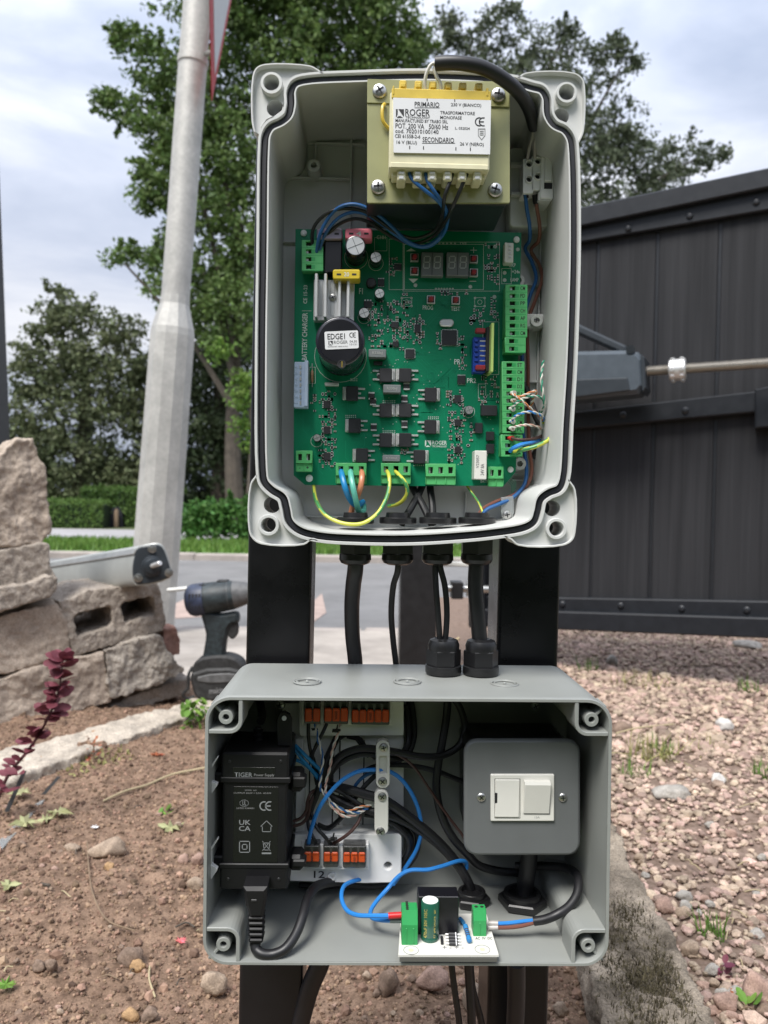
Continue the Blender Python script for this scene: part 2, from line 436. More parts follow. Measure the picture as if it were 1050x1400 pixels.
def rand_rot(n, rs):
    q = rs.normal(size=(n, 4)); q /= np.linalg.norm(q, axis=1)[:, None]; w, x, y, z = q.T
    return np.stack([np.stack([1-2*(y*y+z*z), 2*(x*y-z*w), 2*(x*z+y*w)], 1), np.stack([2*(x*y+z*w), 1-2*(x*x+z*z), 2*(y*z-x*w)], 1), np.stack([2*(x*z-y*w), 2*(y*z+x*w), 1-2*(x*x+y*y)], 1)], 1)
def scatter(tmpl, pos, scl, rot):
    """tmpl: list of (V,F); one template per item chosen in turn"""
    VV, FF, b = [], [], 0
    n = len(pos); pick = np.arange(n) % len(tmpl)
    for t, (V, Fc) in enumerate(tmpl):
        i = np.where(pick == t)[0]
        if not len(i): continue
        P = np.einsum('nij,nkj->nki', rot[i], V[None]*1.0)*1.0
        P = P*scl[i][:, None, :] if scl.ndim == 2 else P*scl[i][:, None, None]
        P = P+pos[i][:, None, :]; m = len(V)
        VV.append(P.reshape(-1, 3)); FF.append((Fc[None]+(b+np.arange(len(i))*m)[:, None, None]).reshape(-1, Fc.shape[1])); b += len(i)*m
    return np.concatenate(VV), np.concatenate(FF)
def ico(sub):
    bm = bmesh.new(); bmesh.ops.create_icosphere(bm, subdivisions=sub, radius=1); bm.verts.ensure_lookup_table()
    V = np.array([v.co[:] for v in bm.verts]); Fc = np.array([[v.index for v in f.verts] for f in bm.faces]); bm.free(); return V, Fc
def rock_t(sub, seed, amp=.28, flat=.75):
    V, Fc = ico(sub); o = Vector((seed*7.3, seed*3.1, seed*1.7)); out = []
    for v in V:
        p = Vector(v); d = 1+amp*noise.noise(p*1.1+o)+amp*.5*noise.noise(p*2.6+o)
        q = p*d
        for k in range(3):
            nrm = Vector((math.sin(seed*2+k*2.1), math.cos(seed*3+k*1.3), math.sin(k*4+seed))).normalized(); h = q.dot(nrm)-.72
            if h > 0: q -= nrm*h*.85
        out.append((q.x, q.y, q.z*flat))
    return np.array(out), Fc
# height of the soil bed and gravel
def nz(x, y, s, o=0): return noise.noise(Vector((x*s+o, y*s-o, o*1.7)))
def soil_h(x, y):
    return .022*nz(x, y, 1.7, 3)+.012*nz(x, y, 5, 9)+.006*nz(x, y, 14, 4)+.0065*nz(x, y, 30, 8)+.005*nz(x, y, 65, 2)-max(0, (y-1.9))*.10
def grav_h(x, y): return .012*nz(x, y, 2, 5)+.006*nz(x, y, 7, 1)+.012
def sheet(name, x0, x1, y0, y1, st, hf, m):
    nx_, ny_ = int((x1-x0)/st)+1, int((y1-y0)/st)+1; xs = np.linspace(x0, x1, nx_); ys = np.linspace(y0, y1, ny_)
    V = np.array([(x, y, hf(x, y)) for y in ys for x in xs]); i = np.arange((nx_-1)*(ny_-1)); r, c = i//(nx_-1), i % (nx_-1); a = r*nx_+c
    return fast_mesh(name, V, np.stack([a, a+1, a+1+nx_, a+nx_], 1), m, sm=True, org=(0, 0, 0))
dm('soil', (.150, .094, .064), .95, var=.35, vs_=45, bump=1.0, bs=320, speck=.45, ss=420, col2=(.320, .215, .150), spec=.2, detail=9)
dm('crumb', (.215, .138, .096), .95, var=.3, vs_=60, isl=.6, hue=.012, bump=.6, bs=500, spec=.2, col2=(.305, .205, .145))
dm('gravel', (.39, .29, .228), .85, speck=.3, var=.25, vs_=70, isl=.42, hue=.022, bump=.5, bs=500, spec=.3)
dm('gravel_bed', (.20, .140, .100), .95, var=.4, vs_=90, bump=.9, bs=300, col2=(.26, .19, .155), spec=.2, detail=9)
dm('asphalt', (.175, .172, .170), .9, var=.18, vs_=3, bump=.6, bs=120, detail=9)
dm('pavement', (.34, .305, .27), .92, var=.3, vs_=4, bump=.5, bs=90, detail=9, col2=(.44, .395, .35))
dm('patch', (.38, .29, .25), .95, var=.2, vs_=9, bump=.5, bs=90)
dm('concrete', (.46, .40, .33), .92, var=.3, vs_=22, bump=1.0, bs=160, detail=9, speck=.4, ss=260)
dm('kerb', (.34, .30, .27), .92, var=.2, vs_=6, bump=.6, bs=120)
dm('lawn', (.085, .17, .030), .9, var=.3, vs_=5, bump=.5, bs=60, detail=8)
dm('far_path', (.34, .33, .34), .9, var=.1, vs_=2)
dm('plain', (.09, .11, .05), .95, var=.3, vs_=.7)
ground = struct(obj('ground', MB().box((-300, -60, -.6), (300, 500, -.30), 0), M['plain']))
soil = struct(sheet('soil', -2.6, .45, .25, 2.55, .0085, soil_h, M['soil']))
gravel_bed = struct(sheet('gravel_bed', .26, 3.2, .25, 4.2, .02, grav_h, M['gravel_bed']))
road = struct(obj('road', MB().box((-30, 3.75, -.28), (30, 8.2, -.15), 0), M['asphalt']))
pavement = struct(obj('pavement', MB().box((-30, 2.35, -.28), (.45, 3.60, -.075), 0), M['pavement']))
verge = struct(obj('verge', MB().add([(-30, 8.36, -.085), (30, 8.36, -.085), (30, 11, -.125), (-30, 11, -.125)], [(0, 1, 2, 3)]), M['lawn']))
far_path = struct(obj('far_path', MB().box((-30, 11, -.3), (30, 14.2, -.121), 0), M['far_path']))
far_ground = struct(obj('far_ground', MB().box((-60, 14.2, -.3), (60, 60, -.115), 0), M['plain']))
def kerbline(name, y0, y1, ztop, L, xs):
    k = struct(obj(name, MB().box((-30, y0+.01, -.29), (30, y1-.01, ztop-.03), 0), M['kerb']))
    x = xs
    while x < -xs:
        j = rnd.uniform(-.004, .004); obj('kerbstone', MB().box((x+.004, y0, -.26), (x+L-.004, y1, ztop+j), .012), M['kerb'], k); x += L
    return k
kerbline('far_kerb', 8.2, 8.36, -.08, .9, -4.5)
kerbline('near_kerb', 3.60, 3.75, -.085, .9, -2.7)
# worn patches on the road edge
def slab(name, pts, z, m, h=.004): return struct(obj(name, MB().prism([Vector((p.x, p.y, z)) for p in pts], (0, 0, h)), m))
slab('road_patch', [G(415,835,-.15), G(440,812,-.15), G(446,838,-.15), G(430,850,-.15), G(405,852,-.15)], -.15, M['patch'])
slab('road_patch', [G(232,830,-.15), G(262,815,-.15), G(300,822,-.15), G(300,842,-.15), G(240,846,-.15)], -.15, M['patch'])
# gravel and soil crumbs
gt = [rock_t(1, s, .30, .62) for s in range(1, 7)]; ct = [rock_t(0 if s % 2 else 1, s+20, .5, .8) for s in range(1, 5)]
rs_ = np.random.RandomState(5)
kr = lambda y: .245+(y-.81)*.06      # right face of the old kerb, X at distance Y
def in_view(p, pad=230):
    d = CROT.transposed() @ Vector((p[0], p[1], p[2]-CAMZ)); x, y = 525+F*d.x/-d.z, 700-F*d.y/-d.z
    return -pad < x < 1050+pad and -pad < y < 1400+pad*1.5
P, Sc = [], []
n_ = 0
while n_ < 29000:
    y = .62+(rs_.rand()**1.5)*3.2; x = .33+rs_.rand()*2.0
    if x < .34+(y-.8)*.10 or not in_view((x, y, 0)): n_ += .25; continue
    r = .0034+.0052*rs_.rand()**2.0+(.002 if y > 1.6 else 0)
    if rs_.rand() < .05: r *= 1.8
    P.append((x, y, grav_h(x, y)+r*.25+.004*rs_.rand())); Sc.append((r*1.2, r*rs_.uniform(.75, 1.1), r*rs_.uniform(.6, 1))); n_ += 1
P, Sc = np.array(P), np.array(Sc)
def yaw_tilt(n, rs, t=.5):
    a = rs.rand(n)*6.283; b = rs.normal(size=n)*t; ca, sa, cb, sb = np.cos(a), np.sin(a), np.cos(b), np.sin(b); z = np.zeros(n)
    return np.stack([np.stack([ca, -sa*cb, sa*sb], 1), np.stack([sa, ca*cb, -ca*sb], 1), np.stack([z, sb, cb], 1)], 1)
near = P[:, 1] < 1.22; g0 = [rock_t(0, s, .35, .62) for s in range(1, 7)]
VV, FF = scatter(gt, P[near], Sc[near].mean(1), yaw_tilt(near.sum(), rs_, .45)); V2, F2 = scatter(g0, P[~near], Sc[~near].mean(1)*1.1, yaw_tilt((~near).sum(), rs_, .45)); FF = np.concatenate([FF, F2+len(VV)]); VV = np.concatenate([VV, V2])
gr = fast_mesh('gravel', VV, FF, M['gravel'], sm=False, org=(0, 0, 0)); stuff(gr)
tag(gr, 'pinkish crushed gravel covering the drive under the gate', 'gravel')
P, Sc = [], []
n_ = 0
while n_ < 60000:
    y = .55+(rs_.rand()**1.6)*1.7; x = -1.25+rs_.rand()*1.7
    if x > .26+(y-.8)*.1 or not in_view((x, y, 0)): n_ += .2; continue
    r = .0010+.0028*rs_.rand()**2.5
    if rs_.rand() < .012: r = .0045+.0035*rs_.rand()
    P.append((x, y, soil_h(x, y)+r*.3)); Sc.append(r); n_ += 1
VV, FF = [], []
P, Sc = np.array(P), np.array(Sc)
c0t = [rock_t(0, s, .5, .8) for s in (31, 33, 35, 37)]; VA, FA = scatter(c0t, P, Sc, rand_rot(len(P), rs_))
cr = fast_mesh('soil_crumbs', VA, FA, M['crumb'], sm=False, org=(0, 0, 0)); stuff(cr)
tag(cr, 'loose brown crumbs of earth over the bare bed', 'soil')

# ================================================================ vertical planes seen obliquely
def PL(A, B):
    A, B = Vector((A.x, A.y)), Vector((B.x, B.y)); u = (B-A).normalized(); n = Vector((-u.y, u.x))
    if n.y > 0: n = -n                                             # n points to the camera
    def f(px, py, off=0.0):
        d = ray(px, py); d2 = Vector((d.x, d.y)); a = A+n*off; t = a.dot(n)/d2.dot(n); return Vector((d.x*t, d.y*t, CAMZ+d.z*t))
    f.u = Vector((u.x, u.y, 0)); f.n = Vector((n.x, n.y, 0)); f.A = Vector((A.x, A.y, 0)); return f
def lin(x, a, b): return a[1]+(b[1]-a[1])*(x-a[0])/(b[0]-a[0])
dm('block_concrete', (.40, .34, .285), .95, var=.35, vs_=40, bump=1.0, bs=190, detail=10, spec=.2, speck=.5, ss=330, col2=(.46, .40, .34))
dm('sandstone', (.46, .37, .30), .95, var=.4, vs_=11, bump=1.0, bs=150, detail=9, spec=.2, speck=.38, ss=260, col2=(.56, .47, .385))
dm('sandstone_grey', (.41, .355, .305), .95, var=.4, vs_=16, bump=1.0, bs=120, detail=10, spec=.2, speck=.45, ss=240, col2=(.48, .43, .37))
dm('red_stone', (.33, .19, .15), .95, var=.3, vs_=30, bump=.8, bs=150, spec=.2)
dm('old_kerb', (.16, .130, .095), .95, var=.5, vs_=17, bump=1.0, bs=220, detail=10, spec=.2, speck=.55, ss=420, col2=(.46, .385, .30))
dm('moss_dark', (.070, .058, .036), .95, var=.4, vs_=60, spec=.1, isl=.4, col2=(.13, .11, .065))
dm('slate', (.06, .065, .07), .6, var=.2)
def voxel(me, vox, amp, ns, seed, sharp=0.0):
    ob = bpy.data.objects.new('v', me); COL.objects.link(ob); md = ob.modifiers.new('r', 'REMESH'); md.mode = 'VOXEL'; md.voxel_size = vox*.8; md.use_smooth_shade = True
    dg = bpy.context.evaluated_depsgraph_get(); m2 = bpy.data.meshes.new_from_object(ob.evaluated_get(dg)); bpy.data.objects.remove(ob); bpy.data.meshes.remove(me)
    bm = bmesh.new(); bm.from_mesh(m2); bmesh.ops.smooth_vert(bm, verts=bm.verts, factor=.25, use_axis_x=True, use_axis_y=True, use_axis_z=True); bm.normal_update(); o = Vector((seed*1.3, seed*2.7, seed))
    for v in bm.verts:
        p = v.co*ns+o; d = noise.noise(p)+.55*noise.noise(p*2.3)+.38*noise.noise(p*5.1)+.34*noise.noise(p*11)-.5*abs(noise.noise(p*3.3+o))
        if sharp: d -= sharp*abs(noise.noise(p*.8+o))
        v.co += v.normal*d*amp
    bm.to_mesh(m2); bm.free(); m2.polygons.foreach_set('use_smooth', [True]*len(m2.polygons)); return m2
def stone(name, label, cat, f, outs, depth, m, vox=.006, amp=.005, ns=22, seed=1, off=0.0, group=None, sharp=0.0, d_dir=None):
    P_ = [[f(x, y, off) for x, y in o] for o in outs]; A = P_[0][0]
    o2 = [[((p-A).dot(f.u), p.z) for p in o] for o in P_]; me = curve_mesh(o2, depth/2)
    u, b = f.u, -f.n; c = A+b*(depth/2); Mx = Matrix(((u.x, 0, b.x, c.x), (u.y, 0, b.y, c.y), (0, 1, 0, 0), (0, 0, 0, 1))); me.transform(Mx)
    return tag(mobj(name, voxel(me, vox, amp, ns, seed, sharp), m), label, cat, group)
wf = PL(W(0, 900, 1.85), W(250, 900, 2.12))
def noisy(o, n=4, a=1.2, seed=0):
    r = random.Random(seed); out = []
    for i, p in enumerate(o):
        q = o[(i+1) % len(o)]
        for k in range(n): t = k/n; out.append((p[0]+(q[0]-p[0])*t+(r.uniform(-a, a) if k else 0), p[1]+(q[1]-p[1])*t+(r.uniform(-a, a) if k else 0)))
    return out
gw = 'blocks and stones stacked in the loose wall'
stone('wall_stone', 'rough pale stone with a jagged peak on top of the stacked wall', 'stone', wf, [noisy([(-60,640),(0,622),(20,601),(44,598),(52,614),(66,640),(69,725),(55,745),(0,750),(-60,752)], 4, 1.6, 1)], .16, M['sandstone'], .006, .008, 16, 3, group=gw, sharp=.6)
stone('concrete_block', 'grey concrete block with a long oval groove under the peaked stone', 'block', wf, [[(-80,756),(0,752),(58,741),(68,745),(70,775),(79,790),(79,806),(70,816),(0,838),(-80,850)]], .20, M['block_concrete'], .0055, .0035, 60, 5, off=.005, group=gw)
stone('block_lip', 'raised lower lip of the grooved concrete block', 'block', wf, [[(-80,818),(-20,806),(40,797),(66,786),(79,790),(79,806),(70,816),(0,838),(-80,850)]], .05, M['block_concrete'], .005, .0035, 60, 6, off=.03, group=gw)
stone('concrete_block', 'hollow concrete block with two square holes facing out', 'block', wf, [[(80,822),(98,818),(120,806),(215,797),(221,812),(227,850),(224,863),(150,884),(100,898)], [(101,845),(108,838),(150,829),(153,832),(154,850),(150,857),(108,870),(103,862)], [(166,829),(170,824),(205,815),(209,817),(213,833),(211,840),(173,851),(170,848)]], .24, M['block_concrete'], .0045, .0032, 60, 7, off=.0, group=gw)
stone('wall_stone', 'flat buff stone slab bedded left of the hollow block', 'stone', wf, [noisy([(-80,858),(0,840),(40,832),(78,822),(92,845),(100,897),(60,905),(0,925),(-80,948)], 4, 1.2, 2)], .22, M['sandstone'], .006, .006, 12, 9, off=.004, group=gw, sharp=.4)
stone('wall_stone', 'broad buff stone at the bottom of the stacked wall', 'stone', wf, [noisy([(-80,952),(0,928),(60,909),(142,890),(150,930),(155,960),(100,975),(40,1000),(0,1008),(-80,1030)], 4, 1.2, 3)], .24, M['sandstone'], .006, .007, 10, 11, off=.012, group=gw, sharp=.5)
stone('wall_stone', 'rough grey stone under the hollow block with a pointed right end', 'stone', wf, [noisy([(142,890),(190,872),(221,868),(231,890),(250,912),(254,918),(225,934),(185,946),(152,960),(146,930)], 4, 1.6, 4)], .22, M['sandstone_grey'], .0055, .008, 17, 13, off=.02, group=gw, sharp=.8)
stone('wall_stone', 'small reddish stone at the end of the stacked wall', 'stone', wf, [noisy([(222,860),(240,856),(246,872),(246,895),(232,900),(224,880)], 3, 1.2, 5)], .10, M['red_stone'], .0045, .004, 30, 15, off=-.02, group=gw)
stone('wall_stone', 'low brown stone wedged beneath the rough grey stone', 'stone', wf, [noisy([(150,965),(190,948),(240,930),(262,925),(262,950),(220,960),(160,985)], 3, 1.2, 6)], .14, M['sandstone_grey'], .006, .005, 20, 17, off=-.01, group=gw)
tag(obj('slate_strip', MB().prism([wf(60,996,.02), wf(152,972,.02), wf(153,977,.02), wf(62,1002,.02)], -wf.n*.12, .001), M['slate']), 'thin dark strip sticking out below the stacked wall', 'strip')
stone('wall_stone', 'stone added behind the hollow block to darken its holes', 'stone', wf, [[(95,812),(215,800),(222,850),(105,892)]], .12, M['sandstone_grey'], .01, .004, 20, 23, off=-.245, group=gw)  # added backing that stops light coming through the block's holes
# pale concrete edging in front of the wall
e0, e1, e2, e3 = G(-40, 1038, .014), G(285, 950, .014), G(300, 963, .014), G(-40, 1082, .014)
me = MB().prism([e0, e1, e2, e3], (0, 0, -.09)); mm = bpy.data.meshes.new('e'); mm.from_pydata([tuple(v) for v in me.v], [], me.f)
tag(mobj('edging_kerb', voxel(mm, .007, .009, 15, 19), M['concrete']), 'pale concrete edging strip between the bed and the stacked wall', 'edging')
# old mossy kerb at the drive edge
p0, p1, p2, p3 = G(832, 1440, .055), G(1000, 1440, .055), G(862, 1170, .055), G(770, 1170, .055)
q2, q3 = p2+(p2-p1)*1.2, p3+(p3-p0)*1.2
me = MB().prism([p0, p1, p2, q2, q3, p3], (0, 0, -.15)); mm = bpy.data.meshes.new('e'); mm.from_pydata([tuple(v) for v in me.v], [], me.f)
mk = tag(mobj('old_kerb', voxel(mm, .005, .008, 17, 21), M['old_kerb']), 'old mossy concrete kerb running past the lower box beside the gravel', 'kerb')
# moss tufts on it
nb = 5200; P, A_ = [], []
rm = np.random.RandomState(9)
cl = [G(885, 1305, .06), G(868, 1340, .06), G(905, 1345, .06), G(930, 1385, .06), G(858, 1250, .06), G(835, 1290, .06), G(900, 1398, .06)]
for i in range(nb):
    c = cl[rm.randint(len(cl))]; P.append((c.x+rm.normal()*.020, c.y+rm.normal()*.026, .052+rm.rand()*.006))
P = np.array(P); ok = np.array([(p0.x+(p[1]-p0.y)*(p2.x-p1.x)/(p2.y-p1.y)) < p[0] < (p1.x-.012+(p[1]-p1.y)*(p2.x-p1.x)/(p2.y-p1.y)) for p in P]); P = P[ok]
bl_ = (np.array([(-.12, 0, 0), (.12, 0, 0), (0, .15, 1)]), np.array([(0, 1, 2)]))
VV, FF = scatter([bl_], P, .003+.005*rm.rand(len(P)), yaw_tilt(len(P), rm, 1.0)); stuff(fast_mesh('moss', VV, FF, M['moss_dark'], mk))

# ================================================================ GATE
gf = PL(W(640, 700, 2.55), W(1050, 700, 2.14))
dm('gate_board', (.020, .0205, .023), .7, var=.35, vs_=6, bump=.25, bs=40, spec=.25)
dm('gate_frame', (.014, .016, .020), .42, var=.15, spec=.35)
dm('gate_bolt', (.018, .02, .024), .35)
dm('motor_grey', (.060, .075, .090), .4, var=.1)
dm('motor_dark', (.022, .028, .034), .4)
gm = M['gate_board'].node_tree      # wood grain relief on the boards
def gn(t, **k):
    q = gm.nodes.new(t)
    for a_, b_ in k.items(): setattr(q, a_, b_)
    return q
tcn = [n for n in gm.nodes if n.type == 'TEX_COORD'][0]; oi_ = gn('ShaderNodeObjectInfo'); va = gn('ShaderNodeVectorMath', operation='ADD'); gm.links.new(tcn.outputs['Object'], va.inputs[0])
cmb = gn('ShaderNodeCombineXYZ'); ml_ = gn('ShaderNodeMath', operation='MULTIPLY'); ml_.inputs[1].default_value = 9; gm.links.new(oi_.outputs['Random'], ml_.inputs[0]); gm.links.new(ml_.outputs[0], cmb.inputs[2]); gm.links.new(cmb.outputs[0], va.inputs[1])
mpn = gn('ShaderNodeMapping'); mpn.inputs['Scale'].default_value = (120, 120, 2.5); gm.links.new(va.outputs[0], mpn.inputs[0]); st_ = gn('ShaderNodeTexNoise'); st_.inputs['Scale'].default_value = 1; st_.inputs['Detail'].default_value = 4; gm.links.new(mpn.outputs[0], st_.inputs[0])
mp2_ = gn('ShaderNodeMapping'); mp2_.inputs['Scale'].default_value = (9, 9, .55); gm.links.new(va.outputs[0], mp2_.inputs[0]); wv = gn('ShaderNodeTexNoise'); wv.inputs['Scale'].default_value = 1; wv.inputs['Detail'].default_value = 2; gm.links.new(mp2_.outputs[0], wv.inputs[0])
m9 = gn('ShaderNodeMath', operation='MULTIPLY'); m9.inputs[1].default_value = 26; sn_ = gn('ShaderNodeMath', operation='SINE'); gm.links.new(wv.outputs[0], m9.inputs[0]); gm.links.new(m9.outputs[0], sn_.inputs[0])
ma_ = gn('ShaderNodeMath', operation='MULTIPLY_ADD'); ma_.inputs[1].default_value = .16; gm.links.new(sn_.outputs[0], ma_.inputs[0]); gm.links.new(st_.outputs[0], ma_.inputs[2])
bpn = [n for n in gm.nodes if n.type == 'BUMP'][0]; gm.links.new(ma_.outputs[0], bpn.inputs['Height']); bpn.inputs['Distance'].default_value = .002; bpn.inputs['Strength'].default_value = .5
mxg = [n for n in gm.nodes if n.type == 'MIX'][0]; gm.links.new(ma_.outputs[0], mxg.inputs[0]); mxg.inputs[6].default_value = (.013, .0135, .0155, 1); mxg.inputs[7].default_value = (.034, .0345, .038, 1)
gate = thing('gate', 'charcoal boarded gate with black steel frame standing half open over the gravel', 'gate', gf(900, 880))
tops = lambda x: lin(x, (793, 283), (1050, 229)); bots = lambda x: lin(x, (765, 861), (1050, 873))
bx = [648, 662, 736, 813, 894, 979, 1068, 1162, 1260]
for a, b in zip(bx[:-1], bx[1:]):
    A, B = gf(a, 550), gf(b, 550); g = .004; u = gf.u; A, B = A+u*g, B-u*g
    def at(px, P_, fn):                                            # height of the gate line above/below this board edge
        return gf(px, fn(px)).z
    z = [at(a, A, tops)-.03, at(b, B, tops)-.03, at(b, B, bots)+.03, at(a, A, bots)+.03]
    mb = MB(); mb.prism([Vector((A.x, A.y, z[0])), Vector((B.x, B.y, z[1])), Vector((B.x, B.y, z[2])), Vector((A.x, A.y, z[3]))], -gf.n*.02, .003); obj('board', mb, M['gate_board'], gate)
    obj('joint_strip', MB().prism([Vector((B.x, B.y, z[1])), Vector((B.x, B.y, z[1]))+u*2*g, Vector((B.x, B.y, z[2]))+u*2*g, Vector((B.x, B.y, z[2]))], -gf.n*.012-gf.n*.006), M['gate_bolt'], gate).location = -gf.n*.006
def rail(name, t0, t1, b0, b1, off, th, x0=640, x1=1240, c=.004):
    mb = MB(); mb.prism([gf(x0, lin(x0, t0, t1), off), gf(x1, lin(x1, t0, t1), off), gf(x1, lin(x1, b0, b1), off), gf(x0, lin(x0, b0, b1), off)], -gf.n*th, c); return obj(name, mb, M['gate_frame'], gate)
rail('top_rail', (793,283), (1050,229), (793,309), (1050,256), .045, .09)
rail('top_flange', (793,307), (1050,254), (793,331), (1050,287), .022, .03)
rail('middle_rail', (791,562), (1031,535), (791,586), (1029,564), .03, .028)
rail('bottom_flange', (765,817), (1050,822), (765,837), (1050,846), .022, .03)
rail('bottom_rail', (765,836), (1050,845), (765,861), (1050,873), .045, .09)
rail('hinge_stile', (640,330), (660,326), (640,858), (660,859), .047, .09, 641, 662)
def bolt(px, py, off, r=.010): p = gf(px, py, off); obj('bolt', MB().lathe(p, gf.n, [(-.002, r), (.003, r*.95), (.006, r*.6), (.0068, 0)], 12), M['gate_bolt'], gate)
for p in ((859,309),(943,292),(1034,273)): bolt(p[0], p[1]+3, .0225)
for p in ((852,567),(937,561)): bolt(*p, .0305)
for p in ((769,826),(848.6,828),(932,832),(1021,834)): bolt(*p, .0225)
br = rail('mid_bracket', (1029,533), (1050,528), (1029,586), (1050,584), .06, .06, 1032, 1075)
# gate opener arm
ac = thing('gate_opener', 'grey screw drive gate opener with threaded rod reaching along the gate', 'gate opener', gf(850, 545, .18))
of = .20; hb_ = [gf(x, y, of) for x, y in [(690,482),(855,478),(872,481),(879,490),(881,528),(872,538),(790,546),(690,552)]]
obj('housing', MB().prism(hb_, -gf.n*.11, .012), M['motor_grey'], ac)
obj('lower_panel', MB().prism([gf(x, y, of+.003) for x, y in [(690,525),(800,518),(858,516),(862,534),(790,543),(690,548)]], -gf.n*.02, .003), M['motor_dark'], ac)
obj('release_lever', MB().prism([gf(x, y, of-.02) for x, y in [(770,432),(796,445),(855,472),(858,480),(848,482),(790,456),(765,444)]], -gf.n*.05, .006), M['motor_dark'], ac)
obj('lever_pivot', MB().cyl(gf(862, 478, of+.004), gf(862, 478, of-.1), .012, n=14), M['motor_dark'], ac)
obj('nose_cap', MB().prism([gf(x, y, of-.002) for x, y in [(876,484),(881,488),(883,530),(878,537)]], -gf.n*.105, .003), M['motor_dark'], ac)
dm('rod', (.42, .385, .33), .38, .9, bump=.2, bs=300)
mb = MB(); ra, rb_ = gf(878, 508, of-.055), gf(1130, 491, of-.055); L = (rb_-ra).length; n = int(L/.006); prof = []
for i in range(n): prof += [(i*.006, .0125), (i*.006+.003, .0145)]
mb.lathe(ra, rb_-ra, prof, 14, False); obj('threaded_rod', mb, M['rod'], ac)
ca_, cb2 = gf(915, 506.5, of-.055), gf(938, 504.5, of-.055); mb = MB(); mb.cyl(ca_, cb2, .030, n=20, c=.003); col_ = obj('stop_collar', mb, M['alu'], ac)
for q in range(10):
    ax = (cb2-ca_).normalized(); u = ax.orthogonal().normalized(); w = ax.cross(u); d = u*math.cos(q*.628)+w*math.sin(q*.628)
    for t in (.22, .78): c = ca_.lerp(cb2, t)+d*.029; obj('collar_tooth', MB().lathe(c, d, [(0, .006), (.005, .005), (.005, 0)], 8), M['alu'], col_)
dm('gate_post', (.012, .012, .013), .4, var=.2)
gp_ = W(571, 900, 2.3); tag(obj('gate_post', MB().box((gp_.x-.055, 2.3, -.15), (gp_.x+.055, 2.41, 1.15), .004), M['gate_post']), 'black steel gate post standing behind the cables between the boxes', 'post')
hg = obj('hinge', MB().cyl(W(612, 804, 2.38), W(684, 806, 2.38), .012, n=12), M['zinc'], gate); obj('hinge_nut', MB().cyl(W(638, 804.5, 2.38), W(650, 805, 2.38), .026, n=6), M['zinc'], hg)
obj('hinge_plate', MB().box(W(618, 796, 2.36), W(630, 816, 2.42), .002), M['gate_post'], hg); obj('upper_arm', MB().box(W(604, 768, 2.4), W(640, 774, 2.43), .003), M['warm_white'], hg)
ob2 = MB(); a, b = W(-6, 700, 1.7), W(-22, 200, 1.7); ob2.prism([W(-60,100,2.5), W(-25,100,2.5), W(-5,610,2.5), W(6,880,2.5), W(-60,880,2.5)], (0, .1, 0), .004)
tag(obj('left_gate_post', ob2, M['gate_post']), 'dark post edge leaning behind the peaked stone', 'post')

# ================================================================ LAMP POST AND SIGN
dm('galv', (.47, .46, .43), .5, .3, var=.16, vs_=9, bump=.15, bs=90, speck=.12, ss=60)
dm('sign_face', (.55, .56, .58), .45); dm('sign_red', (.42, .035, .04), .45); dm('sign_back', (.30, .30, .30), .5)
YLp = 3.5
b0, b1 = W(207, 850, YLp), W(273, -40, YLp); ax = (b1-b0).normalized(); kk = S(YLp)
b0 = b0-ax*.12
def hh(py): return (W(0, py, YLp).z-b0.z)/ax.z
lp = thing('lamp_post', 'tall galvanised lamp post with a wide base section', 'lamp post', b0)
mb = MB(); mb.lathe(b0, ax, [(0, .104), (hh(740), .103), (hh(600), .100), (hh(455), .098), (hh(445), .095), (hh(412), .066), (hh(400), .064)], 12, False, ph=.2); obj('base_section', mb, M['galv'], lp)
mb = MB(); mb.lathe(b0, ax, [(hh(415), .062), (hh(80), .0625), (hh(-250), .058), (hh(-900), .05)], 32); obj('pole', mb, M['galv'], lp)
mb = MB(); mb.lathe(b0, ax, [(hh(82), .0635), (hh(81), .068), (hh(72), .068), (hh(71), .0635)], 32); obj('sign_band', mb, M['galv'], lp)
sg_ = thing('give_way_sign', 'triangular red bordered road sign seen almost edge on at the lamp post', 'road sign', W(291, 136, YLp-.1))
ap = W(290, 138, 3.42); sd = Vector((math.cos(R(80)), -math.sin(R(80)), 0)); upv = ax; hgt = .60; hw = .35
def tri(s, off): 
    c = ap+upv*(hgt*.62); nn = sd.cross(upv).normalized()
    return [c+(p-c)*s+nn*off for p in (ap, ap+upv*hgt+sd*hw, ap+upv*hgt-sd*hw)]
nn = sd.cross(upv).normalized()
T3 = [W(290, 138, 3.42), W(286, -70, 3.14), W(330, -70, 3.72)]; nn = (T3[1]-T3[0]).cross(T3[2]-T3[0]).normalized(); c3 = sum(T3, Vector())/3
obj('border', MB().prism(T3, nn*.004), M['sign_red'], sg_); obj('face', MB().prism([c3+(p-c3)*.74-nn*.002 for p in T3], nn*.008), M['sign_face'], sg_)
obj('clamp', MB().cyl(W(296, 70, 3.44), W(274, 76, YLp), .012, n=10), M['zinc'], sg_)

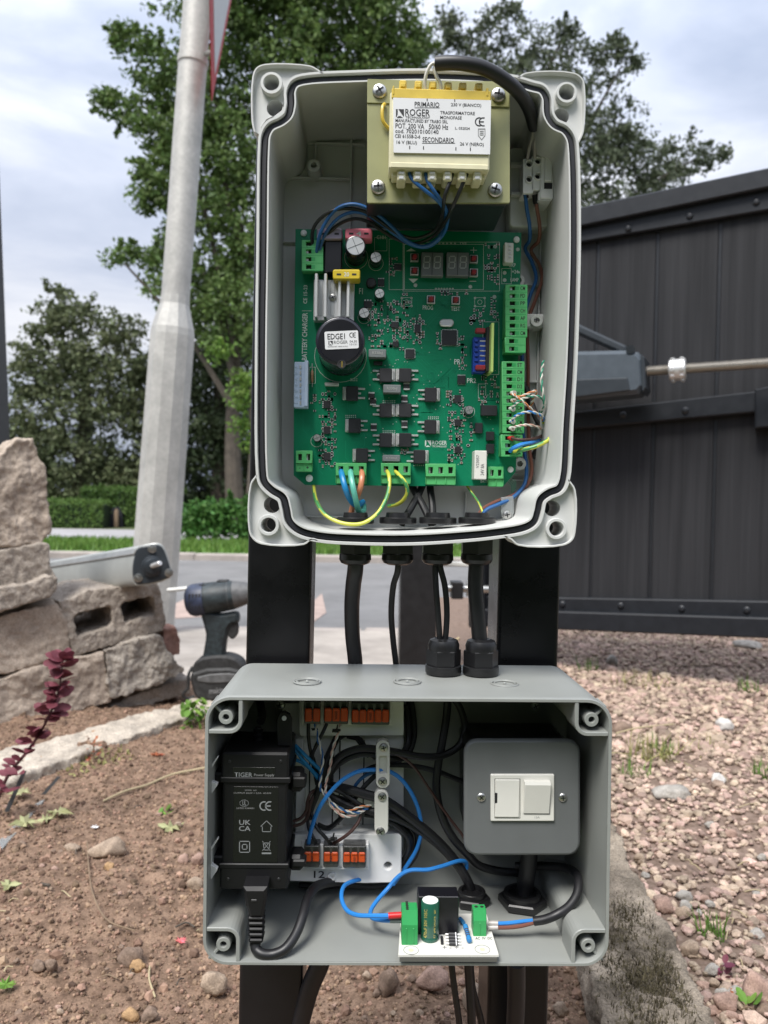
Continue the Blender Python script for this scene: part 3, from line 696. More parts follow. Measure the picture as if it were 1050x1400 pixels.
# ================================================================ GATE MOTOR PROFILE ON THE WALL
dm('profile_grey', (.40, .415, .40), .38, .3, var=.05)
pf = thing('motor_profile', 'long grey aluminium gate motor lying across the stacked blocks', 'gate motor', W(205, 803, 1.95))
Yc = 1.93; cap = [(181,781),(184,760),(189,748),(204,743.5),(216,742.5),(223,746),(231,765),(235,782),(233,790),(190,801),(184,797)]
d = W(62, 790, 2.62)-W(208, 772, Yc)
cp_ = [(p.x, p.y) for p in smooth([Vector((x, y, 0)) for x, y in cap], 3, True)]
mb = MB(); mb.prism([W(x, y, Yc) for x, y in cp_], d, .002, sm=True); obj('extrusion', mb, M['profile_grey'], pf)
cx, cy = 209, 772; capi = [(cx+(x-cx)*.93, cy+(y-cy)*.93) for x, y in cp_]
mb = MB(); mb.prism([W(x, y, Yc-.006) for x, y in capi], d.normalized()*.012, .002); ec_ = obj('end_cap', mb, M['motor_dark'], pf)
dn_ = Vector((.35, -.93, 0)).normalized()
obj('cap_boss', MB().lathe(W(208, 774, Yc-.005), dn_, [(0, .027), (.008, .026), (.01, .02), (.014, .018), (.016, .01), (.016, 0)], 22), M['motor_dark'], ec_)
obj('shaft', MB().cyl(W(208, 774, Yc-.02), W(219, 770, Yc-.05), .006, n=10, c=.001), M['alu'], ec_)
for x, y in ((208, 750), (189, 790), (231, 783)):
    sc = obj('cap_screw', MB().lathe(W(x, y, Yc-.006), dn_, [(0, .011), (.004, .0105), (.0045, .007), (.003, .006), (.003, .0035), (.012, .0035), (.012, 0)], 14), M['zinc'], ec_)
obj('groove', MB().prism([W(182, 757, Yc-.0012), W(186, 750, Yc-.0012), W(187, 751.5, Yc-.0012), W(183, 758.5, Yc-.0012)], d*.98), M['alu_matt'], pf)

# ================================================================ CORDLESS DRILL
dm('drill_teal', (.024, .034, .038), .5, speck=.7, ss=90, var=.35, vs_=40, bump=.1, bs=300); dm('drill_black', (.024, .024, .024), .6, speck=.7, ss=90, var=.3, vs_=50); dm('drill_grey', (.10, .10, .10), .5, var=.4, vs_=60); dm('drill_blue', (.03, .04, .075), .45, var=.4, vs_=50)
Yd = 2.02
dr = thing('cordless_drill', 'worn cordless impact driver standing upright on its battery beside the post', 'drill', W(298, 958, Yd))
hd0, hd1 = W(254, 822, Yd+.02), W(330, 812, Yd+.02); kd = S(Yd)
mb = MB(); ax_ = (hd1-hd0); L = ax_.length; mb.lathe(hd0, ax_, [(0, 0), (.002, 14*kd), (.010, 20*kd), (.022, 22.5*kd), (L*.35, 22.5*kd)], 22); obj('motor_cap', mb, M['drill_blue'], dr)
mb = MB(); mb.lathe(hd0, ax_, [(L*.35, 21.5*kd), (L*.38, 22*kd), (L*.62, 21.5*kd), (L*.85, 20*kd), (L*.95, 17*kd)], 22); obj('motor_housing', mb, M['drill_teal'], dr)
mb = MB(); mb.lathe(hd0, ax_, [(L*.78, 20.5*kd), (L*.9, 19*kd), (L*1.15, 14*kd), (L*1.3, 12*kd), (L*1.34, 8*kd), (L*1.5, 7*kd), (L*1.52, 0)], 22); obj('gear_case', mb, M['drill_grey'], dr)
def slab_px(name, o, Y0, th, m, c=.006, par=dr): P_ = [(p.x, p.y) for p in smooth([Vector((x, y, 0)) for x, y in o], 3, True)]; return obj(name, MB().prism([W(x, y, Y0) for x, y in P_], (0, th, 0), c, sm=False), M[m], par)
slab_px('handle', [(275,836),(300,840),(324,838),(325,852),(315,856),(309,876),(305,905),(300,912),(276,912),(278,890),(281,868)], Yd, .036, 'drill_teal', .008)
slab_px('trigger', [(312,846),(322,846),(325,866),(318,874),(312,870)], Yd+.008, .02, 'drill_black', .003)
slab_px('battery_foot', [(266,906),(278,899),(310,897),(326,903),(333,912),(333,920),(262,922)], Yd-.012, .062, 'drill_black', .006)
bt = slab_px('battery', [(262,920),(334,918),(335,938),(327,951),(290,959),(268,954),(262,940)], Yd-.018, .075, 'drill_black', .007)
text('makita', 286, 940, 308, 948, Yd-.0183, bt, M['print_grey'], 4)
slab_px('battery_ridge', [(270,926),(330,923),(331,929),(271,932)], Yd-.021, .01, 'drill_grey', .002, bt)
obj('belt_hook', MB().tube([W(263, 912, Yd), W(258, 922, Yd-.01), W(257, 940, Yd-.012), (W(250, 950, Yd-.01)), W(256, 955, Yd-.005), W(266, 952, Yd)], .004, 8), M['drill_black'], dr)
for q in range(4): obj('vent_slot', MB().box(W(258+q*4.5, 812, Yd-.0215), W(260+q*4.5, 830, Yd-.019), .0004), M['drill_black'], dr)
obj('top_clip', MB().box(W(296, 797, Yd+.01), W(314, 792, Yd+.04), .002), M['drill_black'], dr)
obj('mode_clip', MB().box(W(272, 799, Yd+.0), W(279, 838, Yd+.002), .001), M['drill_black'], dr)
tag(obj('white_rod', MB().cyl(W(229, 807, 2.3), W(262, 804, 2.3), .006, n=8), M['warm_white']), 'short white plastic rod behind the impact driver', 'rod')
# ================================================================ UPPER ENCLOSURE
YF, YB, YP = .513, .594, .572          # rim, inside of the back wall, circuit board
k5 = S(YF)
gpath = [(359,340),(361,200),(363,183),(370,172),(384,165),(393,157),(397,142),(397,124),(402,114),(414,109),(497,104),(580,102),(660,105),(700,110),(728,118),(741,122),(748,133),(750,156),(758,169),(773,177),(781,189),(784,210),(786,330),(784,420),(781,500),(776,580),(771,655),(765,668),(751,674),(740,683),(736,699),(731,713),(719,721),(674,729),(620,734),(567,737),(500,737),(436,733),(408,725),(395,713),(391,696),(386,680),(371,670),(361,659),(358,640),(357,480)]
gp3 = smooth(pxo(gpath, YF), 5, True); gp = [(p.x, p.z) for p in gp3]
enc = thing('control_enclosure', 'open light grey plastic control box with black seal, holding the green circuit board', 'enclosure', W(565, 745, .56))
mb = MB(); K = lambda prof: [(d*k5, y) for d, y in prof]
pr = K([(-10, YB), (-8.3, .5145), (-7.6, YF), (-5.6, YF), (-5.0, .5142), (-5.0, .520), (4.6, .520), (4.6, .5142), (5.2, YF), (8.4, YF), (9.0, .5145), (9.0, .55), (7.0, .5995)])
mb.sweep(gp, pr)
mb.face([Vector((x, YB, z)) for x, z in offset(gp, -10*k5)]); mb.face([Vector((x, .5995, z)) for x, z in offset(gp, 7*k5)])
shell = obj('shell', mb, M['case_light'], enc)
obj('seal', MB().sweep(gp, K([(-4.2, .521), (-3.9, .5165), (-2.5, .5155), (2.5, .5155), (3.6, .5165), (4.0, .521)])), M['rubber'], enc)
lugs = [([(348,180),(345,165),(346,105),(351,93),(363,88),(423,90),(432,94),(442,101)], [(412,103),(399,106),(391,116),(389,136),(385,151),(376,158),(364,163),(357,174),(355,184)], (371,113,15,10.5), (376,148,11.5)),
        ([(708,107),(719,100),(785,100),(796,108),(799,120),(797,180),(791,194)], [(789,190),(783,178),(768,170),(758,160),(755,140),(752,124),(743,116),(725,111)], (775,126,14.5,10.5), (767,159,11)),
        ([(351,650),(343,662),(341,725),(346,736),(357,743),(415,744),(426,737),(434,739)], [(404,731),(390,720),(385,706),(383,688),(374,677),(362,671),(354,662)], (367,718,14.5,10), (372,690,11.5)),
        ([(777,656),(786,670),(786,727),(782,738),(770,745),(709,745),(699,737),(690,733)], [(715,729),(733,722),(741,708),(744,690),(752,681),(768,675),(776,664)], (761,723,14.5,10), (755,695,11))]
for out, back, ring, hole in lugs:
    o2 = [(p.x, p.z) for p in smooth([Vector((a, b, 0)) for a, b in out], 4)] if 0 else out
    so2 = [(p.x, p.y) for p in smooth([Vector((a, b, 0)) for a, b in out], 4)]
    l = plate('mounting_lug', [so2+back, circ(ring[0], ring[1], ring[3]), circ(*hole)], .5175, .548, M['case_light'], enc)
    path = [(p.x, p.z) for p in pxo(so2, YF)]; k = k5
    sgn = 1
    obj('lug_rim', MB().sweep(path, [(-1.3*k, .5195), (-1.3*k, .5135), (-.8*k, YF), (.8*k, YF), (1.3*k, .5135), (1.3*k, .5195)], closed=False, cp=True), M['case_light'], l)
    p = W(ring[0], ring[1], YF); mb = MB()
    mb.lathe(p, BACK, [(.012, ring[3]*k), (.0006, ring[3]*k), (0, (ring[3]+.6)*k), (0, (ring[2]-.6)*k), (.0006, ring[2]*k), (.012, ring[2]*k)], 28)
    mb.f = [f for f in mb.f if len(f) == 4]; mb.sm = [True]*len(mb.f); mb.mi = [0]*len(mb.f)
    obj('screw_collar', mb, M['case_light'], l)
# ribs and bosses on the back wall
def rib(x0, y0, x1, y1, d=.004): part('rib', M['case_light'], shell, x0, y0, x1, y1, YB-d, YB+.001, c=.0004)
for a in [(412,194,500,197),(430,178,433,222),(478,178,481,330),(382,241,478,244),(383,330,480,332),(702,388,738,390),(735,300,737,660),(700,520,740,523),(700,655,742,658),(400,705,470,707),(398,690,400,712),(636,672,638,712)]: rib(*a)
for bx, by in [(429,226),(709,383),(711,634),(734,438)]:
    p = W(bx, by, .578); mb = MB()
    mb.lathe(p, BACK, [(.017, .0058), (.0003, .0047), (0, .0044), (0, .0022), (.006, .0022), (.006, 0)], 18)
    obj('standoff', mb, M['case_light'], shell)
part('screw_bracket', M['case_light'], enc, 716, 429, 744, 448, .581, YB+.001, c=.001)
screw(733, 438, 5.5, .5805, enc, M['zinc'], M['dark_recess'])
screw(753, 436, 4, .588, enc, M['zinc'], M['dark_recess'])
# black inner carrier behind the transformer
# ---------------------------------------------------------------- transformer
YT = .5125
tr = thing('transformer', 'yellowish mains transformer with white printed label at the top of the open control box', 'transformer', W(600, 315, .56))
plate('mounting_plate', [rrect(502, 111, 697, 277, 1), circ(598, 263, 4.5, 16)], YT, YT+.0025, M['plate_yellow'], tr)
part('plate_fold', M['plate_yellow'], tr, 503, 111, 696, 143, YT-.0009, YT+.0001, c=.0002)
part('core', M['core'], tr, 503, 119, 694, 277, YT+.0027, .566, c=.001)
for sx, sy in [(519,125),(681,130),(517,256),(677,260)]: screw(sx, sy, 9.8, YT-.001, tr, M['zinc'], M['dark_recess'])
YL = .494
body = part('bobbin', M['bobbin_cream'], tr, 533, 128, 670, 231, YL+.0012, YT, c=.001)
part('bobbin_flange', M['bobbin_yellow'], tr, 536, 122, 671, 136, YL+.0004, YT-.002, c=.0006)
part('end_lip', M['bobbin_yellow'], tr, 537, 117, 539, 129, YL, YT-.004)
part('end_lip', M['bobbin_yellow'], tr, 665, 120, 668, 131, YL, YT-.004)
for x in (551, 572, 592, 613, 633, 655):
    t_ = part('terminal_tab', M['bobbin_yellow'], tr, x-5, 109+(x-551)*.03, x+5, 125+(x-551)*.03, YL+.003, YT-.002, c=.0008)
    part('tab_cap', M['bobbin_yellow'], t_, x-3.5, 113+(x-551)*.03, x+3.5, 119+(x-551)*.03, YL+.002, YL+.004, c=.0005)
part('bobbin_flange', M['bobbin_cream'], tr, 534, 223, 668, 231, YL+.0004, YT-.002, c=.0006)
part('lower_skirt', M['bobbin_cream'], tr, 536, 229, 664, 243, YL+.007, YT-.001, c=.0006)
for x in (549, 571, 591, 612, 632, 653):
    t_ = part('terminal_tab', M['bobbin_cream'], tr, x-6, 229, x+6, 247, YL+.0035, YT-.002, c=.0008)
    part('tab_cap', M['label_white'], t_, x-4, 234, x+4, 238, YL+.0027, YL+.005, c=.0005)
    part('tab_cap', M['label_white'], t_, x-3.5, 240, x+3.5, 245, YL+.003, YL+.005, c=.0005)
obj('side_clip', MB().tube([W(526, 142, YT-.001), W(523, 146, YT-.004), W(523.5, 165, YT-.004), W(530, 174, YT-.002), W(534, 178, YT-.001)], .0011, 6), M['bobbin_yellow'], tr)
lab = plate('label', [[(537.5,133.5),(671.5,137),(670,211),(538,208.5)]], YL, YL+.0012, M['label_white'], tr)
YX = YL-.00012
def ctx(s, a, b, c, d, m='print_black', par=None): return text(s, 480+a/3.182, 70+b/3.182, 480+c/3.182, 70+d/3.182, YX, par or lab, M[m])
for s, a, b, c, d in [('PRIMARIO',277,221,384,242),('230 V (BIANCO)',435,227,566,245),('ROGER',236,252,343,282),('TECHNOLOGY',236,284,343,293),('TRASFORMATORE',388,262,538,276),('MONOFASE',388,282,481,296),('MANUFACTURED BY TRABO SRL',194,297,420,311),('POT. 200 VA   50/60 Hz',194,316,422,338),('cod. 702010100140',193,340,380,358),('CEI 61558-2-6',191,362,301,378),('L. 032024',453,330,516,341),('SECONDARIO',311,375,448,397),('16 V (BLU)',198,389,286,408),('26 V (NERO)',474,397,577,416)]:
    ctx(s, a, b, c, d)
def cpx(a, b): return (480+a/3.182, 70+b/3.182)
def mark(name, pts, par, m, Y): return obj(name, MB().face([W(*p, Y) for p in pts]), M[m], par)
for x, y0, y1 in [(331,206,217),(451,209,220),(255,411,426),(315,413,428),(456,417,432),(519,419,434)]: mark('print_mark', [cpx(x-2,y0),cpx(x+2,y0),cpx(x+2,y1),cpx(x-2,y1)], lab, 'print_black', YX)
for x0, x1, y in [(276,385,246),(309,452,400)]: mark('underline', [cpx(x0,y-1.2),cpx(x1,y-1.2),cpx(x1,y+1.2),cpx(x0,y+1.2)], lab, 'print_black', YX)
def logo(x0, y0, x1, y1, Y, par, m):
    """square mark cut by a curved white triangle"""
    w, h = x1-x0, y1-y0; f = lambda u, v: W(x0+u*w, y0+v*h, Y); mb = MB()
    mb.face([f(0,0),f(.22,0),f(.22,.55),f(.12,.8),f(0,.95)]); mb.face([f(.30,0),f(1,.0),f(1,.9),f(.72,.55),f(.5,.25)]); mb.face([f(.1,1),f(.3,.8),f(.55,.78),f(.9,1)])
    return obj('logo', mb, M[m], par)
logo(*cpx(195,252), *cpx(230,290), YX, lab, 'print_black')
def ce(x0, y0, x1, y1, Y, par, m):
    h = y1-y0; mb = MB(); r = h/2; t = h*.13
    for cx in (x0+r, x1-r*.75):
        o = [(cx+r*math.cos(R(a)), y0+r+r*math.sin(R(a))) for a in range(70, 291, 20)]; i = [(cx+(r-t)*math.cos(R(a)), y0+r+(r-t)*math.sin(R(a))) for a in range(70, 291, 20)]
        for q in range(len(o)-1): mb.face([W(*o[q], Y), W(*o[q+1], Y), W(*i[q+1], Y), W(*i[q], Y)])
    cx = x1-r*.75; mb.face([W(cx-r*.9, y0+r-t/2, Y), W(cx+r*.15, y0+r-t/2, Y), W(cx+r*.15, y0+r+t/2, Y), W(cx-r*.9, y0+r+t/2, Y)])
    return obj('conformity_mark', mb, M[m], par)
ce(*cpx(538,287), *cpx(590,327), YX, lab, 'print_black')
sh = [cpx(*p) for p in [(552,336),(584,336),(584,368),(568,388),(552,368)]]; shi = [cpx(*p) for p in [(555,340),(581,340),(581,366),(568,383),(555,366)]]
mb = MB()
for q in range(5): mb.face([W(*sh[q], YX), W(*sh[(q+1)%5], YX), W(*shi[(q+1)%5], YX), W(*shi[q], YX)])
for q in range(3): mb.face([W(*cpx(558,346+q*8), YX), W(*cpx(578,346+q*8), YX), W(*cpx(575,350+q*8), YX), W(*cpx(561,350+q*8), YX)])
obj('shield_mark', mb, M['print_grey'], lab)

# ---------------------------------------------------------------- wires
def wire(name, label, pts, r, m, cat='wire', group=None, n=8, sub=6, mats=None, mi=0):
    o = obj(name, MB().tube([W(x, y, z/1000) for x, y, z in pts], r, n, sub, mi), mats or M[m])
    return tag(o, label, cat, group)
def stripe(k, i): return 1 if (k+i//3) % 10 in (0, 1, 2) else 0
def stripe2(k, i): return 1 if (k+i//2) % 6 in (0, 1, 2) else 0
EARTH = [M['wire_yellow'], M['wire_green']]
cab = thing('transformer_cable', 'thick black sheathed cable arching over the top edge of the control box', 'cable', W(650, 180, .53))
obj('sheath', MB().tube([W(x, y, z/1000) for x, y, z in [(596,87,494),(612,86,492),(634,87,491),(658,92,492),(682,104,496),(706,123,505),(722,146,519),(731,174,534)]], .0044, 14, 7), M['black_cable'], cab)
for pts in ([(600,86,494),(590,88,494),(584,98,495),(581,112,497),(582,126,499)], [(600,88,495),(594,93,495),(597,105,496),(602,114,497),(603,127,499)], [(730,170,537),(728,186,541),(724,200,545),(721,217,552)], [(731,170,537),(732,188,541),(731,200,546),(731,216,552)]):
    obj('core', MB().tube([W(x, y, z/1000) for x, y, z in pts], .00115, 8, 6), M['wire_white'] if pts[0][0] < 650 else M['wire_grey'], cab)
bl = .00125
wire('wire', 'blue transformer wire looping over to the top left green connector, outer of two', [(559,226,503),(562,243,500),(578,258,500),(598,274,505),(609,292,522),(605,318,546),(590,333,549),(575,337,549),(556,329,546),(538,312,543),(520,296,541),(501,284,540),(482,279,540),(463,284,543),(449,298,548),(437,322,553),(432,352,562)], bl, 'wire_blue')
wire('wire', 'blue transformer wire beside the outer blue one, dipping under its arch', [(581,226,503),(584,246,500),(594,262,501),(607,281,510),(612,300,526),(603,324,548),(586,337,551),(564,335,549),(541,321,546),(522,306,544),(501,293,543),(484,290,544),(466,296,547),(453,308,551),(442,326,556),(434,355,563)], bl, 'wire_blue')
wire('wire', 'black transformer wire with the highest arch above the heat sink', [(621,227,503),(616,246,500),(608,268,502),(605,292,518),(592,317,543),(568,326,546),(543,319,545),(521,304,543),(500,290,542),(478,285,543),(455,288,545),(438,299,549),(428,314,554),(427,345,563)], bl, 'wire_black')
wire('wire', 'black transformer wire running lowest of the bundle to the top left connector', [(642,227,503),(635,246,500),(620,280,508),(607,306,530),(590,325,549),(566,333,552),(540,326,549),(520,314,547),(505,304,546),(487,299,547),(468,304,551),(451,317,555),(440,335,559),(432,364,564)], bl, 'wire_black')
wire('wire', 'brown wire end under the middle of the transformer label', [(604,227,503),(600,236,503),(600,240,508)], .0011, 'wire_dbrown')
sb = .0014
wire('wire', 'blue supply wire dropping from the grey terminal block down behind the board', [(718,262,556),(720,284,560),(724,308,566),(724,328,574),(718,340,584),(727,358,586),(733,380,586),(725,404,586),(715,440,588),(714,500,588),(714,560,588),(717,615,584),(720,645,578),(716,664,572),(700,681,566),(680,690,562),(664,698,560),(656,712,560)], sb, 'wire_blue')
wire('wire', 'brown supply wire dropping from the grey terminal block down behind the board', [(731,268,556),(735,290,560),(738,312,566),(736,330,574),(726,342,584),(737,362,586),(741,380,586),(734,404,586),(722,440,588),(722,500,588),(722,560,588),(724,615,584),(727,645,578),(720,664,574),(700,678,570),(678,686,566),(659,697,564),(650,712,562)], sb, 'wire_brown')

# ---------------------------------------------------------------- mains terminal block on its grey bracket
tb = thing('mains_terminal_block', 'small light grey two way terminal block with fuse holder on a bracket beside the transformer', 'terminal block', W(723, 310, .575))
plate('bracket', [rrect(697, 202, 751, 310, 6)], .572, .588, M['case_light'], tb, bev=.0008)
part('bracket_ledge', M['case_light'], tb, 699, 221, 716, 226, .567, .574)
part('bracket_ledge', M['case_light'], tb, 699, 262, 716, 266, .567, .574)
for x, y in ((722, 217), (734, 213)):
    plate('terminal_body', [rrect(x-7, y, x+7, y+47, 1.5), circ(x+1.5, y+7.5, 4.2, 16), circ(x+1, y+28, 4.2, 16)], .5525, .556, M['white_plastic'], tb, bev=.0003)
    part('terminal_base', M['white_plastic'], tb, x-6.5, y+1, x+6.5, y+46.5, .5562, .573)
    for q in (7.5, 28):
        p = W(x+1.3, y+q, .5522); mb = MB(); r0, r1 = 4.1*S(.55), 5.6*S(.55)
        mb.lathe(p, BACK, [(.003, r0), (-.0008, r0), (-.001, r0+.0003), (-.001, r1-.0003), (-.0006, r1), (.001, r1)], 18); mb.f = [f for f in mb.f if len(f) == 4]; mb.sm = [True]*len(mb.f); mb.mi = [0]*len(mb.f)
        obj('screw_tube', mb, M['white_plastic'], tb)
        obj('screw', MB().cyl(p+BACK*.003, p+BACK*.0036, r0*.98, n=14), M['ic'], tb)
part('fuse_holder', M['white_plastic'], tb, 739, 207, 757, 271, .551, .573, c=.0006)
part('fuse_drawer', M['white_plastic'], tb, 745, 211, 755, 247, .5492, .552, c=.0005)
part('drawer_gap', M['dark_recess'], tb, 744, 250, 755, 258, .5507, .552, c=0)
part('fuse_base', M['case_light'], tb, 736, 262, 753, 274, .552, .573)
for x, y, k in ((718, 258, 0), (731, 266, 1)): obj('ferrule', MB().cyl(W(x, y, .556), W(x+1.5, y+13, .558), .0021, .0018, 12), M['black_plastic'], tb)

# ---------------------------------------------------------------- circuit board
pcb = thing('circuit_board', 'large green control circuit board crowded with components inside the grey control box', 'circuit board', W(560, 666, YP))
board = plate('board', [[(404,313),(713,318),(708,500),(706,626),(705,645),(689,664),(560,664.5),(417,663),(401.5,650),(402,480)], circ(415,319,2.6,12), circ(423,654,4.6,14), circ(706,327,3.6,14), circ(698,642,4,14)], YP, YP+.0016, M['pcb'], pcb)
for x, y, r in ((415.5,319,4.6),(423,654,5.2),(706,328,4.6),(698,642,4.4)):
    obj('support_pin', MB().lathe(W(x, y, YP), FRONT, [(-.0005,r*S(YP)),(.0012,r*S(YP)*.9),(.002,r*S(YP)*.4),(.002,0)], 14), M['white_plastic'], pcb)
# copper tracks (fine relief in lighter green)
mb = MB(); rt = random.Random(3)
def track(x, y, segs, w=.5, Y=YP-.00008):
    for dx, dy in segs:
        L = math.hypot(dx, dy) or 1; nx, ny = -dy/L*w/2, dx/L*w/2
        mb.face([W(x+nx, y+ny, Y), W(x-nx, y-ny, Y), W(x+dx-nx, y+dy-ny, Y), W(x+dx+nx, y+dy+ny, Y)]); x += dx; y += dy
for q in range(150):
    x, y = rt.uniform(500, 675), rt.uniform(385, 640); a = rt.choice([(1,0),(0,1),(1,1),(1,-1)]); l1, l2 = rt.uniform(8, 30), rt.uniform(5, 18); b_ = rt.choice([(1,0),(0,1),(1,1)]); nb = rt.choice((1, 1, 3, 4))
    for j in range(nb): track(x+j*1.8*a[1], y+j*1.8*(a[0] if a[1] == 0 else -a[0]), [(a[0]*l1, a[1]*l1), (b_[0]*l2, b_[1]*l2)], .55)
for q in range(40):
    x, y = rt.uniform(408, 500), rt.uniform(510, 630); track(x, y, [(0, rt.uniform(8, 30)), (rt.choice((-6, 6)), 6)], .6)
stuff(obj('copper_tracks', mb, M['pcb_trace'], board))
# white component outlines and pads
mb = MB(); YS = YP-.00015
def line(x0, y0, x1, y1, w=.5):
    dx, dy = x1-x0, y1-y0; L = math.hypot(dx, dy) or 1; nx, ny = -dy/L*w/2, dx/L*w/2
    mb.face([W(x0+nx, y0+ny, YS), W(x0-nx, y0-ny, YS), W(x1-nx, y1-ny, YS), W(x1+nx, y1+ny, YS)])
def frame(x0, y0, x1, y1, w=.5): line(x0, y0, x1, y0, w); line(x1, y0, x1, y1, w); line(x1, y1, x0, y1, w); line(x0, y1, x0, y0, w)
def ringl(cx, cy, r, w=.5, n=28):
    for q in range(n): a, b_ = 2*math.pi*q/n, 2*math.pi*(q+1)/n; line(cx+r*math.cos(a), cy+r*math.sin(a), cx+r*math.cos(b_), cy+r*math.sin(b_), w)
frame(551,331,683,398); frame(553,334,661,396); frame(512,325,529,343); frame(532,327,552,396); ringl(465.5,487,35.5); ringl(487,352,16); ringl(514,360,10); ringl(497.7,434,8.5); ringl(641,563,8); ringl(433,603,8)
frame(654,525,664,547); frame(423,502,431,524); frame(660,440,682,512); line(413,425,426,425); frame(686,367,699,388)
for x0, y0, x1, y1 in ((590,333,622,335),(596,395,619,397)):
    for q in range(7): ringl(x0+q*(x1-x0)/6, y0, 1.0, 1.1, 8)
for x, y in ((556,413),(656,413)): frame(x-7,y-6,x+7,y+6); ringl(x,y,3); [ringl(x+a, y+b_, 1.1, 1.3, 8) for a in (-6.5, 6.5) for b_ in (-5.5, 5.5)]
for x, y in ((568,390),(643,392),(677,337),(690,373),(690,383),(676,406),(708,341)): ringl(x, y, 1.5, 2.4, 10)
mb.face([W(558.5,381,YS), W(572,381,YS), W(565,387,YS)]); mb.face([W(555,343.5,YS), W(562,339.5,YS), W(569,343.5,YS)]); line(643,342,652,342,.8); line(647.5,338,647.5,346,.8); line(642,384.5,651,384.5,.9)
for q in range(90):
    x, y = rt.uniform(500, 680), rt.uniform(440, 640); ringl(x, y, .35, .7, 6)
for x0, y0, n_ in ((480,518,4),(473,568,6),(524,548,7),(524,589,7),(586,570,6),(566,634,6)):
    for q in range(n_):
        for z in range(2): ringl(x0+q*2.6, y0+z*2.4, .45, .8, 6)
stuff(obj('printed_outlines', mb, M['silk'], board))
for s, x0, y0, x1, y1, ro in [('BATTERY CHARGER',413,428,420,492,90),('CE 15-23',415,390,420,415,90),('PROG',578,417.5,592,423.5,0),('TEST',616.5,419,629,425,0),('PR1',621,491,632,498,0),('PR2',638.5,517,651,523.5,0),('EXP',696,360,705,365,0),('ROGER',591,602.5,611,608,0),('TECHNOLOGY',591,609,611,611.5,0),('+24v',700,369,711,374,0),('LAMP',698,380,709,385,0),('BATT',657,656,667,660,0),('F1',491,394,496,402,0),('C101',515,322,527,327,0),('DIS',629,331,638,334.5,0),('D1',659,620,667,624,0)]:
    text(s, x0, y0, x1, y1, YS, board, M['silk'], ro)
logo(581, 602, 589.5, 611, YS, board, 'silk')
def comp(name, m, x0, y0, x1, y1, h, c=.0003, par=None): return part(name, M[m], par or pcb, x0, y0, x1, y1, YP-h/1000, YP+.0003, c=c)
# small surface mount pieces: many, tiny
mb = MB(); rs = random.Random(21)
def smd(x, y, a, b_, h=.8, kind=0):
    """a x b pixels, metal ends along the longer side"""
    Y1 = YP-h/1000
    if a >= b_:
        pbox(mb, x-a*.32, y-b_/2, x+a*.32, y+b_/2, Y1, YP, 0, kind); pbox(mb, x-a/2, y-b_/2, x-a*.32, y+b_/2, Y1-.00004, YP, 0, 2); pbox(mb, x+a*.3, y-b_/2, x+a/2, y+b_/2, Y1-.00004, YP, 0, 2)
    else:
        pbox(mb, x-a/2, y-b_*.3, x+a/2, y+b_*.3, Y1, YP, 0, kind); pbox(mb, x-a/2, y-b_/2, x+a/2, y-b_*.3, Y1-.00004, YP, 0, 2); pbox(mb, x-a/2, y+b_*.3, x+a/2, y+b_/2, Y1-.00004, YP, 0, 2)
areas = [(505,412,550,478,62),(553,432,580,468,34),(548,395,560,430,10),(640,424,662,442,16),(664,334,682,388,24),(598,448,602,476,5),(628,460,636,506,12),(672,408,680,436,10),(530,350,545,378,8),(600,398,640,402,8),(426,540,432,562,5),(437,535,460,560,16),(437,562,460,585,16),(437,586,460,612,16),(437,612,460,640,16),(612,535,636,556,18),(614,560,636,580,14),(616,582,636,602,14),(614,604,636,634,20),(640,580,650,612,6),(545,612,560,622,4),(655,535,682,552,10),(660,515,680,532,8),(648,470,660,520,3)]
for x0, y0, x1, y1, n_ in areas:
    for q in range(int(n_*1.5)):
        x, y = x0+round((rs.uniform(0, x1-x0))/4.2)*4.2, y0+round(rs.uniform(0, y1-y0)/3.6)*3.6; k = rs.choice((0, 0, 1, 1))
        if rs.random() < .5: smd(x, y, rs.choice((3.6, 4.6)), 2.3, .6, k)
        else: smd(x, y, 2.3, rs.choice((3.6, 4.4)), .6, k)
def gull(x, y, w, h, nx_, ny_, big=1.2):
    """legs of a chip on its left/right (ny_) and top/bottom (nx_) sides"""
    for q in range(ny_):
        yy = y-h/2+h*(q+.5)/ny_
        for s_ in (-1, 1): pbox(mb, x+s_*(w/2)-big, yy-h/ny_*.28, x+s_*(w/2)+big, yy+h/ny_*.28, YP-.0006, YP, 0, 2)
    for q in range(nx_):
        xx = x-w/2+w*(q+.5)/nx_
        for s_ in (-1, 1): pbox(mb, xx-w/nx_*.28, y+s_*(h/2)-big, xx+w/nx_*.28, y+s_*(h/2)+big, YP-.0006, YP, 0, 2)
chips = [(614.5,461.5,20,20,10,10,1.6),(560.5,483.5,12,12,7,7,1.4),(631,519,11,11,7,0,1.4),(540,444,10,8,5,0,1.3),(571,449,8,11,0,5,1.3),(447,553,9,10,0,4,2),(447,588,9,10,0,4,2),(447,624,9,10,0,4,2),(626,545,9,10,0,4,2),(626,578,8,9,0,4,2),(626,615,8,9,0,4,2),(521,386,9,9,4,0,1.5),(503,416,11,9,3,0,2),(544,365,10,8,6,0,1.2),(541,470,8,7,4,0,1.2),(652,470,0.1,.1,0,0,.1)]
for x, y, w, h, nx_, ny_, bg_ in chips[:-1]: gull(x, y, w, h, nx_, ny_, bg_)
for x, y in ((510,549),(511,584),(553,545),(553,580),(508,541),(520,515),(556,528)): smd(x, y, 8, 10, 1.8, 0)
stuff(obj('surface_mount_parts', mb, [M['chip'], mat('chip_tan', (.20, .15, .11), .5), M['solder']], pcb))
for x, y, w, h, *_ in chips[:-1]: comp('chip', 'ic', x-w/2, y-h/2, x+w/2, y+h/2, 1.5 if w < 15 else 1.7, .0002)
